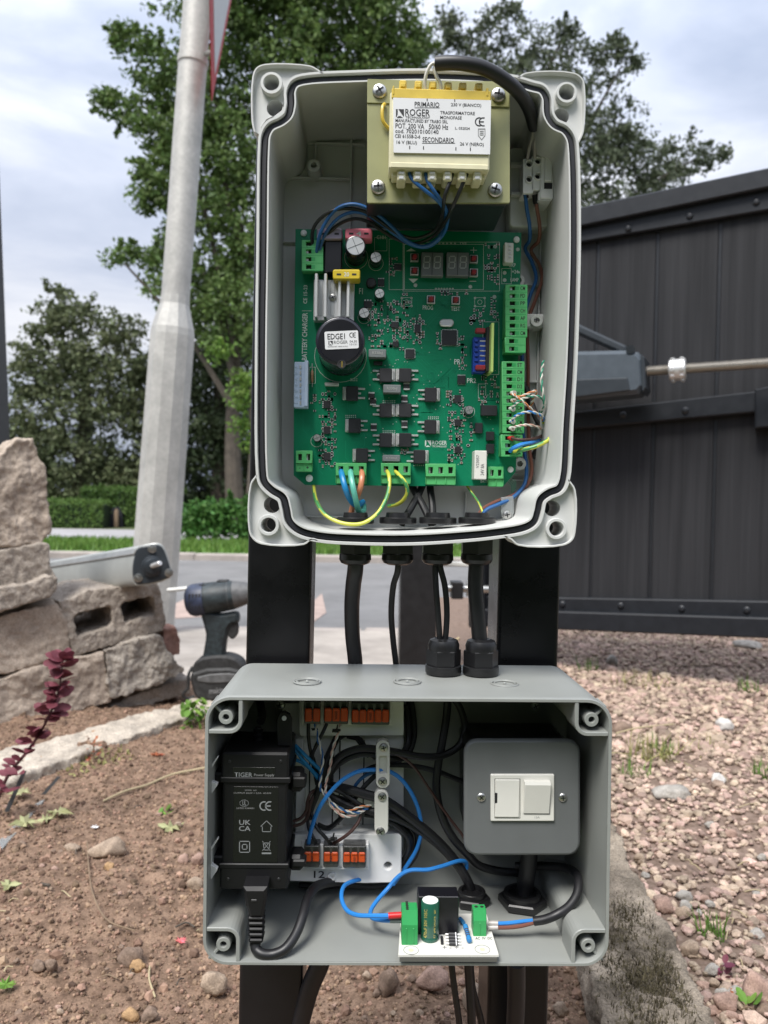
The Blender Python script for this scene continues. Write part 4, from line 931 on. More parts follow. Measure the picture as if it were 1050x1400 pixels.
# screw connectors
def gconn(x0, y0, x1, y1, n, vert, h, texts=None, m='conn_green', wired=()):
    Yf = YP-h/1000; hol = []
    L = (y1-y0) if vert else (x1-x0); st = L/n
    for q in range(n):
        c_ = (y0 if vert else x0)+st*(q+.5)
        if vert: hol.append([(x0+(x1-x0)*.20, c_-st*.27), (x0+(x1-x0)*.45, c_-st*.27), (x0+(x1-x0)*.45, c_+st*.27), (x0+(x1-x0)*.20, c_+st*.27)])
        else: hol.append([(c_-st*.22, y0+(y1-y0)*.16), (c_+st*.22, y0+(y1-y0)*.16), (c_+st*.22, y0+(y1-y0)*.46), (c_-st*.22, y0+(y1-y0)*.46)])
    root = part('screw_connector', M[m], pcb, x0+.3, y0+.3, x1-.3, y1-.3, Yf+.0035, YP, c=.0004)
    if vert: plate('connector_face', [[(x0,y0),(x1,y0),(x1,y1),(x0,y1)]]+hol, Yf, Yf+.0036, M[m], root, bev=.0003)
    else:
        plate('connector_face', [[(x0,y0),(x1,y0),(x1,y0+(y1-y0)*.60),(x0,y0+(y1-y0)*.60)]]+hol, Yf, Yf+.0036, M[m], root, bev=.0003)
        part('lower_step', M[m], root, x0+.2, y0+(y1-y0)*.60, x1-.2, y1, Yf+.0016, YP-.002, c=.0004)
        for q in range(n+1):
            xx = x0+st*q; part('divider', M[m], root, max(xx-.6, x0), y0+(y1-y0)*.60, min(xx+.6, x1), y1-1, Yf+.0008, Yf+.003, c=.0002)
    for q, hh in enumerate(hol):
        xs = [p[0] for p in hh]; ys = [p[1] for p in hh]
        part('clamp', M['slot_dark'], root, min(xs)-.3, min(ys)-.3, max(xs)+.3, max(ys)+.3, Yf+.0026, Yf+.0040, c=0)
        if rs.random() < .6: part('clamp_screw', M['solder'], root, min(xs)+.2, min(ys)+.4, min(xs)+(max(xs)-min(xs))*.45, max(ys)-.3, Yf+.0020, Yf+.003, c=.0001)
        if vert:
            c_ = (min(ys)+max(ys))/2
            part('side_slot', M['conn_green_dark'], root, x0+(x1-x0)*.45, c_-st*.24, x0+(x1-x0)*.62, c_+st*.24, Yf-.0001, Yf+.0003, c=0)
            part('joint', M['conn_green_dark'], root, x0+.6, c_+st*.5-.35, x1-.6, c_+st*.5+.35, Yf-.00008, Yf+.0003, c=0)
            if texts and texts[q]: text(texts[q], x0+(x1-x0)*.68, c_-st*.26, x0+(x1-x0)*.9, c_+st*.26, Yf-.0001, root, M['print_black'])
    return root
gconn(691, 389, 721, 460.5, 7, True, 16, ['CM','PD','PP','CH','AP','RG','CM'])
gconn(690.5, 461, 719, 482, 2, True, 16)
gconn(686.5, 494, 717, 592, 10, True, 15.5, ['ST','CM','D1','D2','F1','F2','CM','AN','CM','PL'])
gconn(685, 594, 714.5, 624, 3, True, 15, ['ES','','CM'])
gconn(412.5, 328, 442, 370, 4, True, 13)
gconn(404.5, 616, 427, 645, 2, False, 10)
g3 = gconn(459, 633, 501, 661.5, 3, False, 10); gconn(521, 633, 561.5, 661.5, 3, False, 10); gconn(582, 634, 623, 663, 3, False, 10)
gconn(667.5, 638, 688.5, 665.5, 2, False, 9)
text('-    +', 409, 637, 422, 641, YP-.0086, pcb, M['print_black'])
# white relay, blue-white header, expansion header
rl = comp('relay', 'warm_white', 648.7, 616, 665.6, 655.5, 14, .0005); text('V23057', 651, 622, 655, 640, YP-.01412, rl, M['print_grey'], 90); text('24V 8A', 657, 634, 662, 650, YP-.01412, rl, M['print_grey'], 90)
hd = comp('plug_header', 'conn_blue_white', 402, 495, 421, 557, 9, .0004)
for q in range(7): part('pin', M['solder'], hd, 409.5, 499+q*8.2, 412, 504+q*8.2, YP-.0098, YP-.008); part('key_slot', M['conn_blue_white'], hd, 403, 499+q*8.2, 407, 503+q*8.2, YP-.0094, YP-.008)
part('header_wall', M['conn_blue_white'], hd, 416, 493, 421, 555, YP-.0115, YP-.003)
ex = comp('plug_header', 'warm_white', 690.5, 332, 702, 359, 8, .0004)
for q in range(4): part('pin', M['solder'], ex, 695.5, 334.5+q*5.2, 699.5, 337+q*5.2, YP-.0088, YP-.007)
part('header_wall', M['warm_white'], ex, 690, 331.5, 693, 358, YP-.0105, YP-.003)
# heat sink
hs = comp('heat_sink', 'alu', 429, 383, 484, 438, 8.5, .0003)
for x in (432, 444.7, 464, 476): part('fin', M['alu'], hs, x-2, 374, x+2, 433, YP-.019, YP-.008, c=.0004)
for x in (438, 454.5, 470): part('channel', M['alu_matt'], hs, x-3, 384, x+3, 432, YP-.0088, YP-.008, c=.0002)
screw(455, 407, 5, YP-.0088, hs, M['zinc'], M['dark_recess'])
# electrolytic capacitors
def ecap(px, py, r, h, m='cap_black', name='capacitor'):
    Yt = YP-h/1000; p = W(px, py, Yt); rr = r*S(Yt); mb = MB()
    mb.lathe(p, BACK, [(.0004, rr*.86), (0, rr*.9), (.0002, rr*.97), (.0009, rr), (h/1000*.8, rr), (h/1000*.86, rr*.94), (h/1000*.92, rr), (h/1000, rr)], 28)
    o = obj(name, mb, M[m], pcb); obj('can_top', MB().lathe(p+BACK*.0002, FRONT, [(0, rr*.88), (.0002, rr*.86), (.0002, 0)], 28), M['cap_top'], o)
    cr = MB()
    for k in (.4, .4+math.pi/2):
        u = Vector((math.cos(k), 0, math.sin(k))); w = Vector((-u.z, 0, u.x)); f = p+FRONT*.00005
        cr.prism([f+u*rr*.8+w*rr*.03, f-u*rr*.8+w*rr*.03, f-u*rr*.8-w*rr*.03, f+u*rr*.8-w*rr*.03], FRONT*.00018)
    obj('vent_score', cr, M['film_grey'], o); return o
ecap(486, 336, 14, 24); ecap(514, 351.5, 8, 13); ecap(519, 401, 7, 10); ecap(497.7, 427.7, 7.6, 10); ecap(433.4, 598.6, 5.4, 8); ecap(641.6, 560.5, 6.2, 8)
mb = MB().lathe(W(507.5, 386, YP-.004), BACK, [(0, .0028), (.0005, .0036), (.004, .0038)], 18); obj('coil', mb, M['ic'], pcb)
# large drum capacitor with label
Yt = YP-.044; p = W(465, 466, Yt); rr = 33.5*S(Yt); mb = MB()
mb.lathe(p, BACK, [(0, rr*.93), (.0003, rr*.96), (.0012, rr), (.040, rr), (.0405, rr*1.02), (.044, rr*1.02)], 48)
drum = obj('drum_capacitor', mb, M['cap_black'], pcb); obj('top_disc', MB().lathe(p+FRONT*.0002, BACK, [(0, rr*.86), (.0004, rr*.88)], 48), M['relay'], drum)
lo = rrect(444, 452.5, 490, 477, 2); ca, sa = math.cos(R(-2.5)), math.sin(R(-2.5)); lo = [(467+(x-467)*ca-(y-465)*sa, 465+(x-467)*sa+(y-465)*ca) for x, y in lo]
Yd = Yt-.0006; dl = plate('label', [lo], Yd, Yd+.0004, M['label_white'], drum); YD = Yd-.00012
text('EDGE1', 447.8, 456, 471.5, 464, YD, dl, M['print_black'], 2.5); ce(477.5, 454.5, 488, 461.5, YD, dl, 'print_black'); text('ROGER', 456.5, 465.5, 475.5, 470, YD, dl, M['print_grey'], 2.5); logo(449, 466, 455, 472, YD, dl, 'print_black')
text('04.30', 478, 465, 488, 468.2, YD, dl, M['print_grey'], 2.5); text('10131', 478, 469.5, 488, 472, YD, dl, M['print_grey'], 2.5); text('TECHNOLOGY - MADE IN ITALY', 448, 472.8, 476, 474.6, YD, dl, M['print_grey'], 2.5)
q = W(467, 498, Yt-.0001); obj('terminal_hole', MB().lathe(q, FRONT, [(0, .0029), (.0004, .0029), (.0004, .0022), (.0001, .0020), (.0001, 0)], 18), M['dark_recess'], drum)
part('terminal_pin', M['gold'], drum, 466.4, 494, 468.4, 502, Yt-.0007, Yt, c=.0002)
# fuses, holder box
def fuse(x0, y0, x1, y1, h, m, tx):
    Y1 = YP-h/1000; f = plate('blade_fuse', [rrect(x0, y0, x1, y1, 3)], Y1, Y1+.012, M[m], pcb, bev=.0008)
    for u in (.22, .78): part('blade_window', M['dark_recess'], f, x0+(x1-x0)*u-3, (y0+y1)/2-1.2, x0+(x1-x0)*u+3, (y0+y1)/2+1.4, Y1-.0001, Y1+.0004, c=0)
    if tx: text(tx, (x0+x1)/2-3.5, (y0+y1)/2-3, (x0+x1)/2+3.5, (y0+y1)/2+3, Y1-.00012, f, M['silk'])
    comp('fuse_clip', 'ic', x0+2, y0+2, x1-2, y1-1, h-11.5, .0003)
fuse(472, 312, 509, 326.5, 20, 'fuse_pink', '4'); fuse(433, 312, 468, 327, 17, 'fuse_purple', ''); fuse(455, 368, 492.5, 382, 22, 'fuse_yellow', '20')
comp('relay', 'relay', 444, 328, 467, 372, 14, .0006)
# seven segment displays
for x0, x1 in ((576, 605.7), (610.5, 641)):
    d = comp('display', 'seg_grey', x0, 345, x1, 376.5, 7, .0003)
    part('display_foot', M['film_grey'], d, x0, 371.5, x1, 377.5, YP-.0066, YP-.001)
    Y1 = YP-.00712
    for c_ in (x0+7.6, x1-7.6):
        mbd = MB(); w, h, cy = 4.0, 8.0, 358.5; t = .8
        def sg(ax, ay, bx, by):
            dx, dy = bx-ax, by-ay; L = math.hypot(dx, dy); ux, uy = dx/L, dy/L; nx_, ny_ = -uy*t, ux*t; sl_ = lambda yy: (cy-yy)*.08
            P_ = [(ax+ux*.6+nx_, ay+uy*.6+ny_), (ax+ux*.6-nx_, ay+uy*.6-ny_), (bx-ux*.6-nx_, by-uy*.6-ny_), (bx-ux*.6+nx_, by-uy*.6+ny_)]
            mbd.face([W(x+sl_(y), y, Y1) for x, y in P_])
        for a in ((c_-w,cy-h,c_+w,cy-h),(c_-w,cy,c_+w,cy),(c_-w,cy+h,c_+w,cy+h),(c_-w,cy-h,c_-w,cy),(c_+w,cy-h,c_+w,cy),(c_-w,cy,c_-w,cy+h),(c_+w,cy,c_+w,cy+h)): sg(*a)
        obj('digit', mbd, M['seg_light'], d)
    part('split_line', M['dark_recess'], d, (x0+x1)/2-.4, 346, (x0+x1)/2+.4, 376, Y1, Y1+.0005, c=0)
# push buttons
for x, y in ((566.7,351.5),(566.7,370),(647.8,353.7),(647.8,372.3),(589.3,409),(623.2,410)):
    b_ = comp('push_button', 'solder', x-5.6, y-5.2, x+5.6, y+5.6, 3.2, .0002); part('button_base', M['ic'], b_, x-4.4, y-4.2, x+4.4, y+4.4, YP-.0036, YP-.003)
    q = W(x-.6, y+.6, YP-.0035); e_ = W(x+.6, y-1.2, YP-.0092); obj('plunger', MB().cyl(q, e_, .0019, .0017, 14, .0003), M['red_button'], b_)
# crystal
obj('crystal', MB().prism(pxo(rrect(601, 436, 620.6, 446, 5), YP-.0035), BACK*.0035, .0006), M['alu'], pcb)
# blue switch module with its upright board
dp = comp('switch_module', 'dip_blue', 647, 461, 664, 509, 9, .0004)
for q in range(6):
    part('contact', M['solder'], dp, 656, 465+q*6.8, 666, 467+q*6.8, YP-.0094, YP-.008); part('rocker', M['dip_blue'], dp, 649, 463+q*6.8, 654, 467+q*6.8, YP-.0102, YP-.008)
part('upright_board', M['sub_board'], dp, 671.5, 441.5, 675, 508, YP-.020, YP, c=.0001)
part('socket', M['ic'], dp, 664.5, 447, 671, 507, YP-.012, YP)
for y in (451.5, 502): part('lamp', M['red_button'], dp, 650.5, y-3.2, 664, y+3.2, YP-.0135, YP-.0085, c=.0006)
# power transistors
def fet(x0, y0, x1, y1, tab):
    w = x1-x0; tw = w*.22; bx = (x0+tw, x1) if tab < 0 else (x0, x1-tw)
    f = comp('power_transistor', 'ic', bx[0], y0, bx[1], y1, 4.4, .0004)
    tx = (x0, x0+tw+.5) if tab < 0 else (x1-tw-.5, x1)
    part('tab', M['solder'], f, tx[0], y0+.8, tx[1], y1-.8, YP-.0016, YP)
    part('tab_step', M['solder'], f, tx[0]+(tw*.45 if tab < 0 else .2), y0+3, tx[1]-(.2 if tab < 0 else tw*.45), y1-3, YP-.0035, YP)
    for q in (.18, .5, .82):
        yy = y0+(y1-y0)*q; L = 4 if q == .5 else 9.5
        if tab < 0: part('lead', M['solder'], f, x1, yy-1.3, x1+L, yy+1.3, YP-.0012, YP, c=.0002)
        else: part('lead', M['solder'], f, x0-L, yy-1.3, x0, yy+1.3, YP-.0012, YP, c=.0002)
for y0, y1 in ((503.5, 522), (551.5, 570), (592, 611)): fet(519, y0, 540.3, y1, 1); fet(541, y0, 562.5, y1, -1)
for x0, y0 in ((468.5, 528), (472, 572), (482, 613)): fet(x0, y0, x0+21, y0+19.5, -1)
for x0, y0 in ((581, 530), (580.5, 574), (565.5, 615)): fet(x0, y0, x0+20.5, y0+19, 1)
for a in ((504,477.5,528,488.5),(524,526,548,537),(523,622,547,631)):
    fc = comp('film_capacitor', 'film_grey', *a, 9, .0004); text('R330nJ', a[0]+5, a[1]+3, a[2]-5, a[3]-3, YP-.0092, fc, M['seg_light'])
comp('power_tab', 'solder', 444, 523, 463, 527, 6, .0003)
for a, h in (((658,554,680,568),5),((650,578,660,592),3),((665,590,676,602),3.5),((665,607,676,620),3.5),((511,494,523,499),2)): comp('chip', 'ic', *a, h)
rz = obj('resistor', MB().lathe(W(427, 505, YP-.0016), -UP, [(0, .0003), (.0015, .0009), (.003, .0012), (.0055, .0010), (.0075, .0012), (.009, .0009), (.010, .0003)], 12), mat('resistor_tan', (.28, .17, .10), .5, var=.4, vs_=900), pcb)
obj('resistor_lead', MB().cyl(W(427, 497, YP-.0016), W(427, 529, YP-.0016), .0003, n=6), M['solder'], rz)

# ---------------------------------------------------------------- wires at the board's lower edge
th = .0021
wire('motor_wire', 'thick blue motor core bent down below the board beside the teal one', [(466,642,568),(468,652,556),(472,667,552),(478,682,556),(487,691,562),(497,686,568)], th, 'wire_cyan', n=10)
wire('motor_wire', 'thick teal motor core crossing in front of the orange one below the board', [(479,642,568),(480,652,555),(483,668,550),(487,686,553),(491,699,560),(497,698,566),(497,690,570)], th, 'wire_teal', n=10)
wire('motor_wire', 'thick orange motor core dropping from the board into the cable gland', [(494,642,568),(495,652,558),(493,666,556),(488,680,560),(482,693,562),(479,707,564)], th, 'wire_orange', n=10)
wire('earth_wire', 'green and yellow wire sagging in a wide loop along the box bottom', [(528,641,568),(532,652,556),(532,666,552),(527,684,548),(514,704,542),(494,716,539),(467,715,540),(445,704,546),(433,686,556),(429,666,572),(429,658,578)], .0014, None, n=10, mats=EARTH, mi=stripe)
wire('earth_wire', 'green and yellow wire curling back in a short hook under the board', [(538,642,568),(546,650,556),(554,660,552),(557,672,554),(551,684,560),(542,690,566),(531,692,574)], .0014, None, n=10, mats=EARTH, mi=stripe)
wire('earth_wire', 'thin green and yellow wire slanting down to the right hand gland', [(637,662,578),(645,674,574),(654,686,568),(660,700,562)], .0009, None, n=10, mats=EARTH, mi=stripe)
for x0, x1, l in ((549, 578, 'left'), (590, 563, 'crossing'), (592, 588, 'upright')):
    wire('data_cable', {'left': 'black cable rising slantwise behind the board from the second gland', 'crossing': 'black cable leaning left behind the board from the third gland', 'upright': 'black cable rising straight behind the board from the third gland'}[l], [(x0, 716, 560), ((x0+x1)/2+1, 690, 572), (x1, 662, 582), (x1+2, 640, 585)], .0027, 'black_cable', 'cable', n=10)
# thin signal pairs at the right hand connector
YC = YP-.0155
def ferr(x, y, m='warm_white'):
    a, b_ = W(x-3.5, y-.5, YC+.002), W(x+2.2, y+.3, YC-.0026); return MB().cyl(a, b_, .0011, .0019, 12)
def pair(lab, pts, m, two=True, fx=None, fm='warm_white', r=.0006):
    t = thing('signal_wire', lab, 'wire', W(*pts[0][:2], pts[0][2]/1000)); P_ = smooth([W(x, y, z/1000) for x, y, z in pts], 8)
    for s_ in ((0, 1) if two else (0,)):
        q = []
        for i, p in enumerate(P_):
            tn = (P_[min(i+1, len(P_)-1)]-P_[max(i-1, 0)]).normalized(); u = tn.orthogonal().normalized(); w = tn.cross(u); a = i*.75+math.pi*s_
            q.append(p+(u*math.cos(a)+w*math.sin(a))*(r*.95 if two else 0))
        obj('strand', MB().tube(q, r, 6, 1), M[m] if s_ == 0 else M['wire_white'], t)
    if fx: obj('ferrule', ferr(*fx), M[fm], t)
C6 = lambda a, b_: (560+a/4.375, 480+b_/4.375)
def c6(*p): return [(*C6(a, b_), z) for a, b_, z in p]
pair('orange and white twisted wire crossing down from the upper orange ferrule', c6((610,253,555),(640,270,549),(680,305,548),(730,350,552),(785,395,560),(800,420,566)), 'core_orange', fx=C6(618,250))
pair('orange and white twisted wire lifting to the right from the second ferrule', c6((615,297,555),(650,278,549),(700,258,548),(755,240,552),(740,290,560),(720,340,570)), 'core_orange', fx=C6(622,296))
pair('green and white twisted wire looping right from the third ferrule', c6((608,345,555),(640,310,549),(690,280,548),(750,270,550),(795,285,554),(808,325,558),(780,365,564)), 'core_green', fx=C6(612,345))
pair('loose green and white twisted wire standing up along the side wall', c6((780,370,564),(806,330,556),(800,270,552),(788,180,552),(792,110,554),(800,58,556)), 'core_green')
pair('blue and white twisted wire bowing right from its ferrule', c6((606,420,555),(640,385,549),(700,365,547),(760,372,550),(795,392,558),(800,430,568)), 'wire_blue_bright', fx=C6(612,420))
pair('pink and white wire leaving the lowest white ferrule', c6((606,463,555),(650,448,549),(710,442,549),(770,455,556),(790,470,568)), 'core_pink', fx=C6(610,462))
pair('brown wire ending in a red ferrule at the lower right connector', c6((605,520,555),(650,530,549),(710,530,551),(775,515,562),(790,505,572)), 'wire_dbrown', two=False, fx=C6(606,521), fm='red_ferrule', r=.0012)
pair('short blue wire entering the lowest terminal of the right connector', c6((602,598,557),(620,580,549),(660,562,547),(720,548,552),(775,530,566)), 'wire_blue_bright', two=False, r=.0015)
wire('earth_wire', 'green and yellow wire curling out beside the right connector to the side wall', c6((625,604,556),(680,590,548),(760,568,545),(830,530,547),(855,480,552),(840,445,558),(800,425,566)), .0015, None, n=10, mats=EARTH, mi=stripe)
wire('data_cable', 'black data cable rising beside the right connector inside the box', c6((690,215,586),(720,300,584),(760,400,580),(800,470,578),(780,560,584),(740,640,588)), .0028, 'black_cable', 'cable', n=10)
cp = thing('cable_clip', 'clear plastic cable clip screwed down over the blue and brown supply wires', 'clip', W(693, 712, .57))
mb = MB(); mb.prism(pxo([(685,680),(702,678),(703,700),(700,711),(688,711),(685,700)], .5635), BACK*.0016, .0003); obj('strap', mb, M['clear_clip'], cp); screw(693, 704, 6, .563, cp, M['zinc'], M['dark_recess'])
obj('foot', MB().cyl(W(693, 704, .565), W(693, 704, .592), .004, n=14), M['case_light'], cp)

# ---------------------------------------------------------------- glands under the upper box
def hexa(mb, p, ax, r, h, c=.0006): return mb.lathe(p, ax, [(0, r-c), (c, r), (h-c, r), (h, r-c)], 6, False, ph=.3)
gl_names = ['black cable gland under the control box gripping the thick flat cable', 'black cable gland under the control box holding one single thin cable', 'black cable gland under the control box with two thin cables leaving it', 'black cable gland under the control box gripping the thick round cable']
GX = [486, 544, 598.5, 652]; YG = .556
zb = W(565, 741, .513).z
for i, x in enumerate(GX):
    p0 = W(x, 742, YG); p0.z = W(x, 737, .54).z; g = thing('cable_gland', gl_names[i], 'cable gland', p0-UP*.02, 'cable glands under the control box')
    r = .0118
    mb = MB(); hexa(mb, p0+UP*.001, -UP, r*1.04, .0125); obj('body', mb, M['gland'], g)
    mb = MB(); mb.lathe(p0-UP*.0115, -UP, [(0, r*.96), (.004, r*.98), (.0065, r*.86), (.0078, r*.60), (.0080, r*.45)], 24); obj('dome_nut', mb, M['gland'], g)
    mb = MB(); pn = W(x, 716, YG-.001); mb.lathe(pn, UP, [(0, .0128), (.0006, .0134), (.0040, .0134), (.0046, .0128), (.0046, .009), (.008, .0085), (.008, .006)], 28); obj('lock_nut', mb, M['gland'], g)
z_top = lambda: None
wire('power_cable', 'thick black flat cable hanging from the first gland and passing behind the lower box', [(486,740,556),(486,775,556),(483,800,566),(481,830,580),(482,870,591),(486,915,595),(480,980,596)], .0058, 'black_cable', 'cable', n=14)
wire('data_cable', 'thin black cable hanging from the second gland and passing behind the lower box', [(544,740,556),(544,778,556),(538,800,566),(535,840,582),(538,880,592),(542,915,595),(545,980,596)], .0023, 'black_cable', 'cable', n=10)
wire('data_cable', 'thin black cable between the boxes, the straight one of the pair', [(595,745,556),(595,775,556),(596,800,554),(599,840,554),(602,885,556)], .0022, 'black_cable', 'cable', n=10)
wire('data_cable', 'thin black cable between the boxes, the bowed one of the pair', [(600,745,556),(602,775,556),(608,800,556),(611,840,556),(608,885,556)], .0022, 'black_cable', 'cable', n=10)
wire('power_cable', 'thick round black cable joining the upper box to the lower box', [(652,745,556),(651,775,556),(650,800,556),(653,840,556),(657,890,556)], .0056, 'black_cable', 'cable', n=14)
# ================================================================ POSTS AND LOWER ENCLOSURE
YLF, YLB = .486, .583
kl = S(YLF)
def post(x0, x1, lab):
    a = W((x0+x1)/2, 820, .603); w = (x1-x0)*S(.603)/2; top = W(570, 150, .603).z; lean = .0
    p = thing('steel_post', lab, 'post', (a.x, .628, -.05)); 
    mb = MB(); d = math.tan(R(0.35)); s_ = .0125
    f = lambda z: a.x+(z-a.z)*d
    o = rrect(-w, .603, w, .653, .003, 3); b0 = -.06
    mb.v += [Vector((f(b0)+x, y, b0)) for x, y in o]+[Vector((f(top)+x, y, top)) for x, y in o]; n = len(o)
    for k in range(n): mb.f.append([k, (k+1) % n, n+(k+1) % n, n+k]); mb.sm.append(False); mb.mi.append(0)
    mb.f.append(list(range(n))[::-1]); mb.sm.append(False); mb.mi.append(0)
    obj('tube', mb, M['black_paint'], p)
    obj('end_cap', MB().box((f(top)-w-.0005, .6025, top), (f(top)+w+.0005, .6535, top+.004), .001), M['black_plastic'], p)
    return p
post(337.5, 425, 'glossy black square steel post behind the power supply side of the boxes')
post(680.5, 766, 'glossy black square steel post behind the grey fused switch side of the boxes')

lw = thing('junction_enclosure', 'open mid grey plastic junction box below the control box, lid removed', 'enclosure', W(555, 1325, .54))
# outer outline and inner cavity outline with corner notches (both at the rim)
def mp2(o): return [(p.x, p.z) for p in pxo(o, YLF)]
TLc, TRc, BRc, BLc = (280.5, 952), (838, 956), (832.5, 1322), (276.5, 1320)
def bil(u, v):
    x = (TLc[0]*(1-u)+TRc[0]*u)*(1-v)+(BLc[0]*(1-u)+BRc[0]*u)*v; y = (TLc[1]*(1-u)+TRc[1]*u)*(1-v)+(BLc[1]*(1-u)+BRc[1]*u)*v
    return x, y
def bq(o): return [bil(x/556, y/367) for x, y in o]            # local box units: 556 x 367 px
outer = bq(rrect(0, 0, 556, 367, 34, 8))
i0, nt_ = 5.5, 43
def notch(cx, cy, sx, sy):
    """corner cut of the cavity, from the vertical side to the horizontal side"""
    r = 15; o = [(cx, cy+sy*nt_), (cx+sx*(nt_-r), cy+sy*nt_)]
    for k in range(1, 6):
        a = R(90*k/6); o.append((cx+sx*(nt_-r+r*math.sin(a)), cy+sy*(nt_-r+r*math.cos(a))))
    return o+[(cx+sx*nt_, cy+sy*(nt_-r)), (cx+sx*nt_, cy)]
tl = notch(i0, i0, 1, 1); trn = notch(556-i0, i0, -1, 1)[::-1]; brn = notch(556-i0, 367-i0, -1, -1); bln = notch(i0, 367-i0, 1, -1)[::-1]
cav = bq(tl+trn+brn+bln)
me = None
mb = MB()
def wallring(o, Y0, Y1, draft=0.0):
    a = mp2(o); b_ = offset(a, draft); n = len(a); c0 = len(mb.v)
    mb.v += [Vector((x, Y0, z)) for x, z in a]+[Vector((x, Y1, z)) for x, z in b_]
    for k in range(n): mb.f.append([c0+k, c0+(k+1) % n, c0+n+(k+1) % n, c0+n+k]); mb.sm.append(False); mb.mi.append(0)
    return b_
ob_ = wallring(outer, YLF+.0016, .588, -.001)
cb_ = wallring(cav, YLF+.0005, YLB, -.0012)
mb.face([Vector((x, .588, z)) for x, z in ob_]); mb.face([Vector((x, YLB, z)) for x, z in cb_])
lsh = obj('shell', mb, M['case_grey'], lw)
# front edges: outer rim, cavity edge, corner pockets
oi = bq(rrect(3.2, 3.2, 552.8, 363.8, 31, 8))
def flat(name, outs, Y0, Y1, par, m='case_grey', bev=0.0): return plate(name, outs, Y0, Y1, M[m], par, bev)
for q, (cx, cy, sx, sy) in enumerate([(0, 0, 1, 1), (556, 0, -1, 1), (556, 367, -1, -1), (0, 367, 1, -1)]):
    # pocket floor set back from the rim
    r = 34; o = [(cx+sx*1.2, cy+sy*(nt_+i0))]+[(cx+sx*(r-r*math.cos(R(a))+1.2), cy+sy*(r-r*math.sin(R(a))+1.2)) for a in range(0, 91, 15)]+[(cx+sx*(nt_+i0), cy+sy*1.2), (cx+sx*(nt_+i0), cy+sy*(nt_+i0-15)), (cx+sx*(nt_+i0-4), cy+sy*(nt_+i0-4)), (cx+sx*(nt_+i0-15), cy+sy*(nt_+i0))]
    cpk = flat('corner_pocket', [bq(o)], YLF+.022, YLF+.024, lw)
    bx, by = bil((cx+sx*28.5)/556, (cy+sy*28.5)/367); p = W(bx, by, YLF+.002); mb = MB()
    mb.lathe(p, BACK, [(.004, 4.3*kl), (.0004, 4.3*kl), (0, 4.8*kl), (0, 9.2*kl), (.0005, 10*kl), (.022, 10.5*kl)], 24); mb.f = [f for f in mb.f if len(f) == 4]; mb.sm = [True]*len(mb.f); mb.mi = [0]*len(mb.f)
    obj('lid_screw_boss', mb, M['case_grey'], cpk)
    obj('screw_hole', MB().cyl(p+BACK*.0035, p+BACK*.004, 4.4*kl, n=18), M['dark_recess'], cpk)
    c0 = W(*bil((cx+sx*9)/556, (cy+sy*9)/367), YLF+.0035); d = (p-c0); d.y = 0; dn = d.normalized(); w = Vector((-dn.z, 0, dn.x))*.0008; e_ = p-dn*.0045
    mb = MB(); mb.prism([Vector((c0.x, YLF+.0035, c0.z))+w, Vector((e_.x, YLF+.0035, e_.z))+w, Vector((e_.x, YLF+.0035, e_.z))-w, Vector((c0.x, YLF+.0035, c0.z))-w], BACK*.018, .0002); obj('web', mb, M['case_grey'], cpk)
    # wall between pocket and cavity (rounded edge)
    nn = {0: tl, 1: trn[::-1], 2: brn, 3: bln[::-1]}[q]
    obj('pocket_wall', MB().sweep([(v.x, v.z) for v in pxo(bq(nn), YLF)], [(-.0013, YLF+.024), (-.0013, YLF+.0008), (-.0009, YLF+.0003), (.0009, YLF+.0003), (.0013, YLF+.0008), (.0013, YLF+.024)], closed=False, cp=True, sm=False), M['case_grey'], cpk)
# the rim itself
rim = mp2(bq(rrect(2.6, 2.6, 553.4, 364.4, 32, 8)))
obj('rim', MB().sweep(rim, [(-2.8*kl, YLF+.020), (-2.8*kl, YLF+.0008), (-2.0*kl, YLF), (1.6*kl, YLF), (2.7*kl, YLF+.001), (2.75*kl, YLF+.004)]), M['case_grey'], lw)
# knock-outs on the top face
zt = W(555, 951.5, YLF).z-.0006
for x, y in ((420, 931), (557, 931), (690, 934)):
    g = G(x, y, zt); mb = MB()
    for r in (.0088, .0068): mb.lathe(g-UP*.0003, UP, [(0, r+.0009), (.0007, r+.0006), (.0007, r), (.0003, r-.0004)], 32)
    mb.f = [f for f in mb.f if len(f) == 4]; mb.sm = [True]*len(mb.f); mb.mi = [0]*len(mb.f)
    ko = obj('knock_out', mb, M['case_grey'], lsh); obj('centre_dimple', MB().lathe(g, UP, [(0, .0012), (.0007, .0008), (.0007, 0)], 10), M['case_grey'], ko)
for i, x in enumerate((606, 657)):
    p = G(x, 918+i*1, zt+.0008); g = thing('cable_gland', ['black cable gland on the lower box top taking the pair of thin cables', 'black cable gland on the lower box top taking the thick round cable'][i], 'cable gland', p, 'cable glands on the lower box top')
    mb = MB(); mb.lathe(p-UP*.001, UP, [(0, .0126), (.0008, .0130), (.0058, .0130), (.0062, .0122)], 28); obj('flange', mb, M['gland'], g)
    mb = MB(); hexa(mb, p+UP*.0050, UP, .0126, .0112); obj('body', mb, M['gland'], g)
    mb = MB(); mb.lathe(p+UP*.0155, UP, [(0, .0112), (.004, .0114), (.0075, .0100), (.0088, .0066), (.0082, .005)], 24); obj('dome_nut', mb, M['gland'], g)
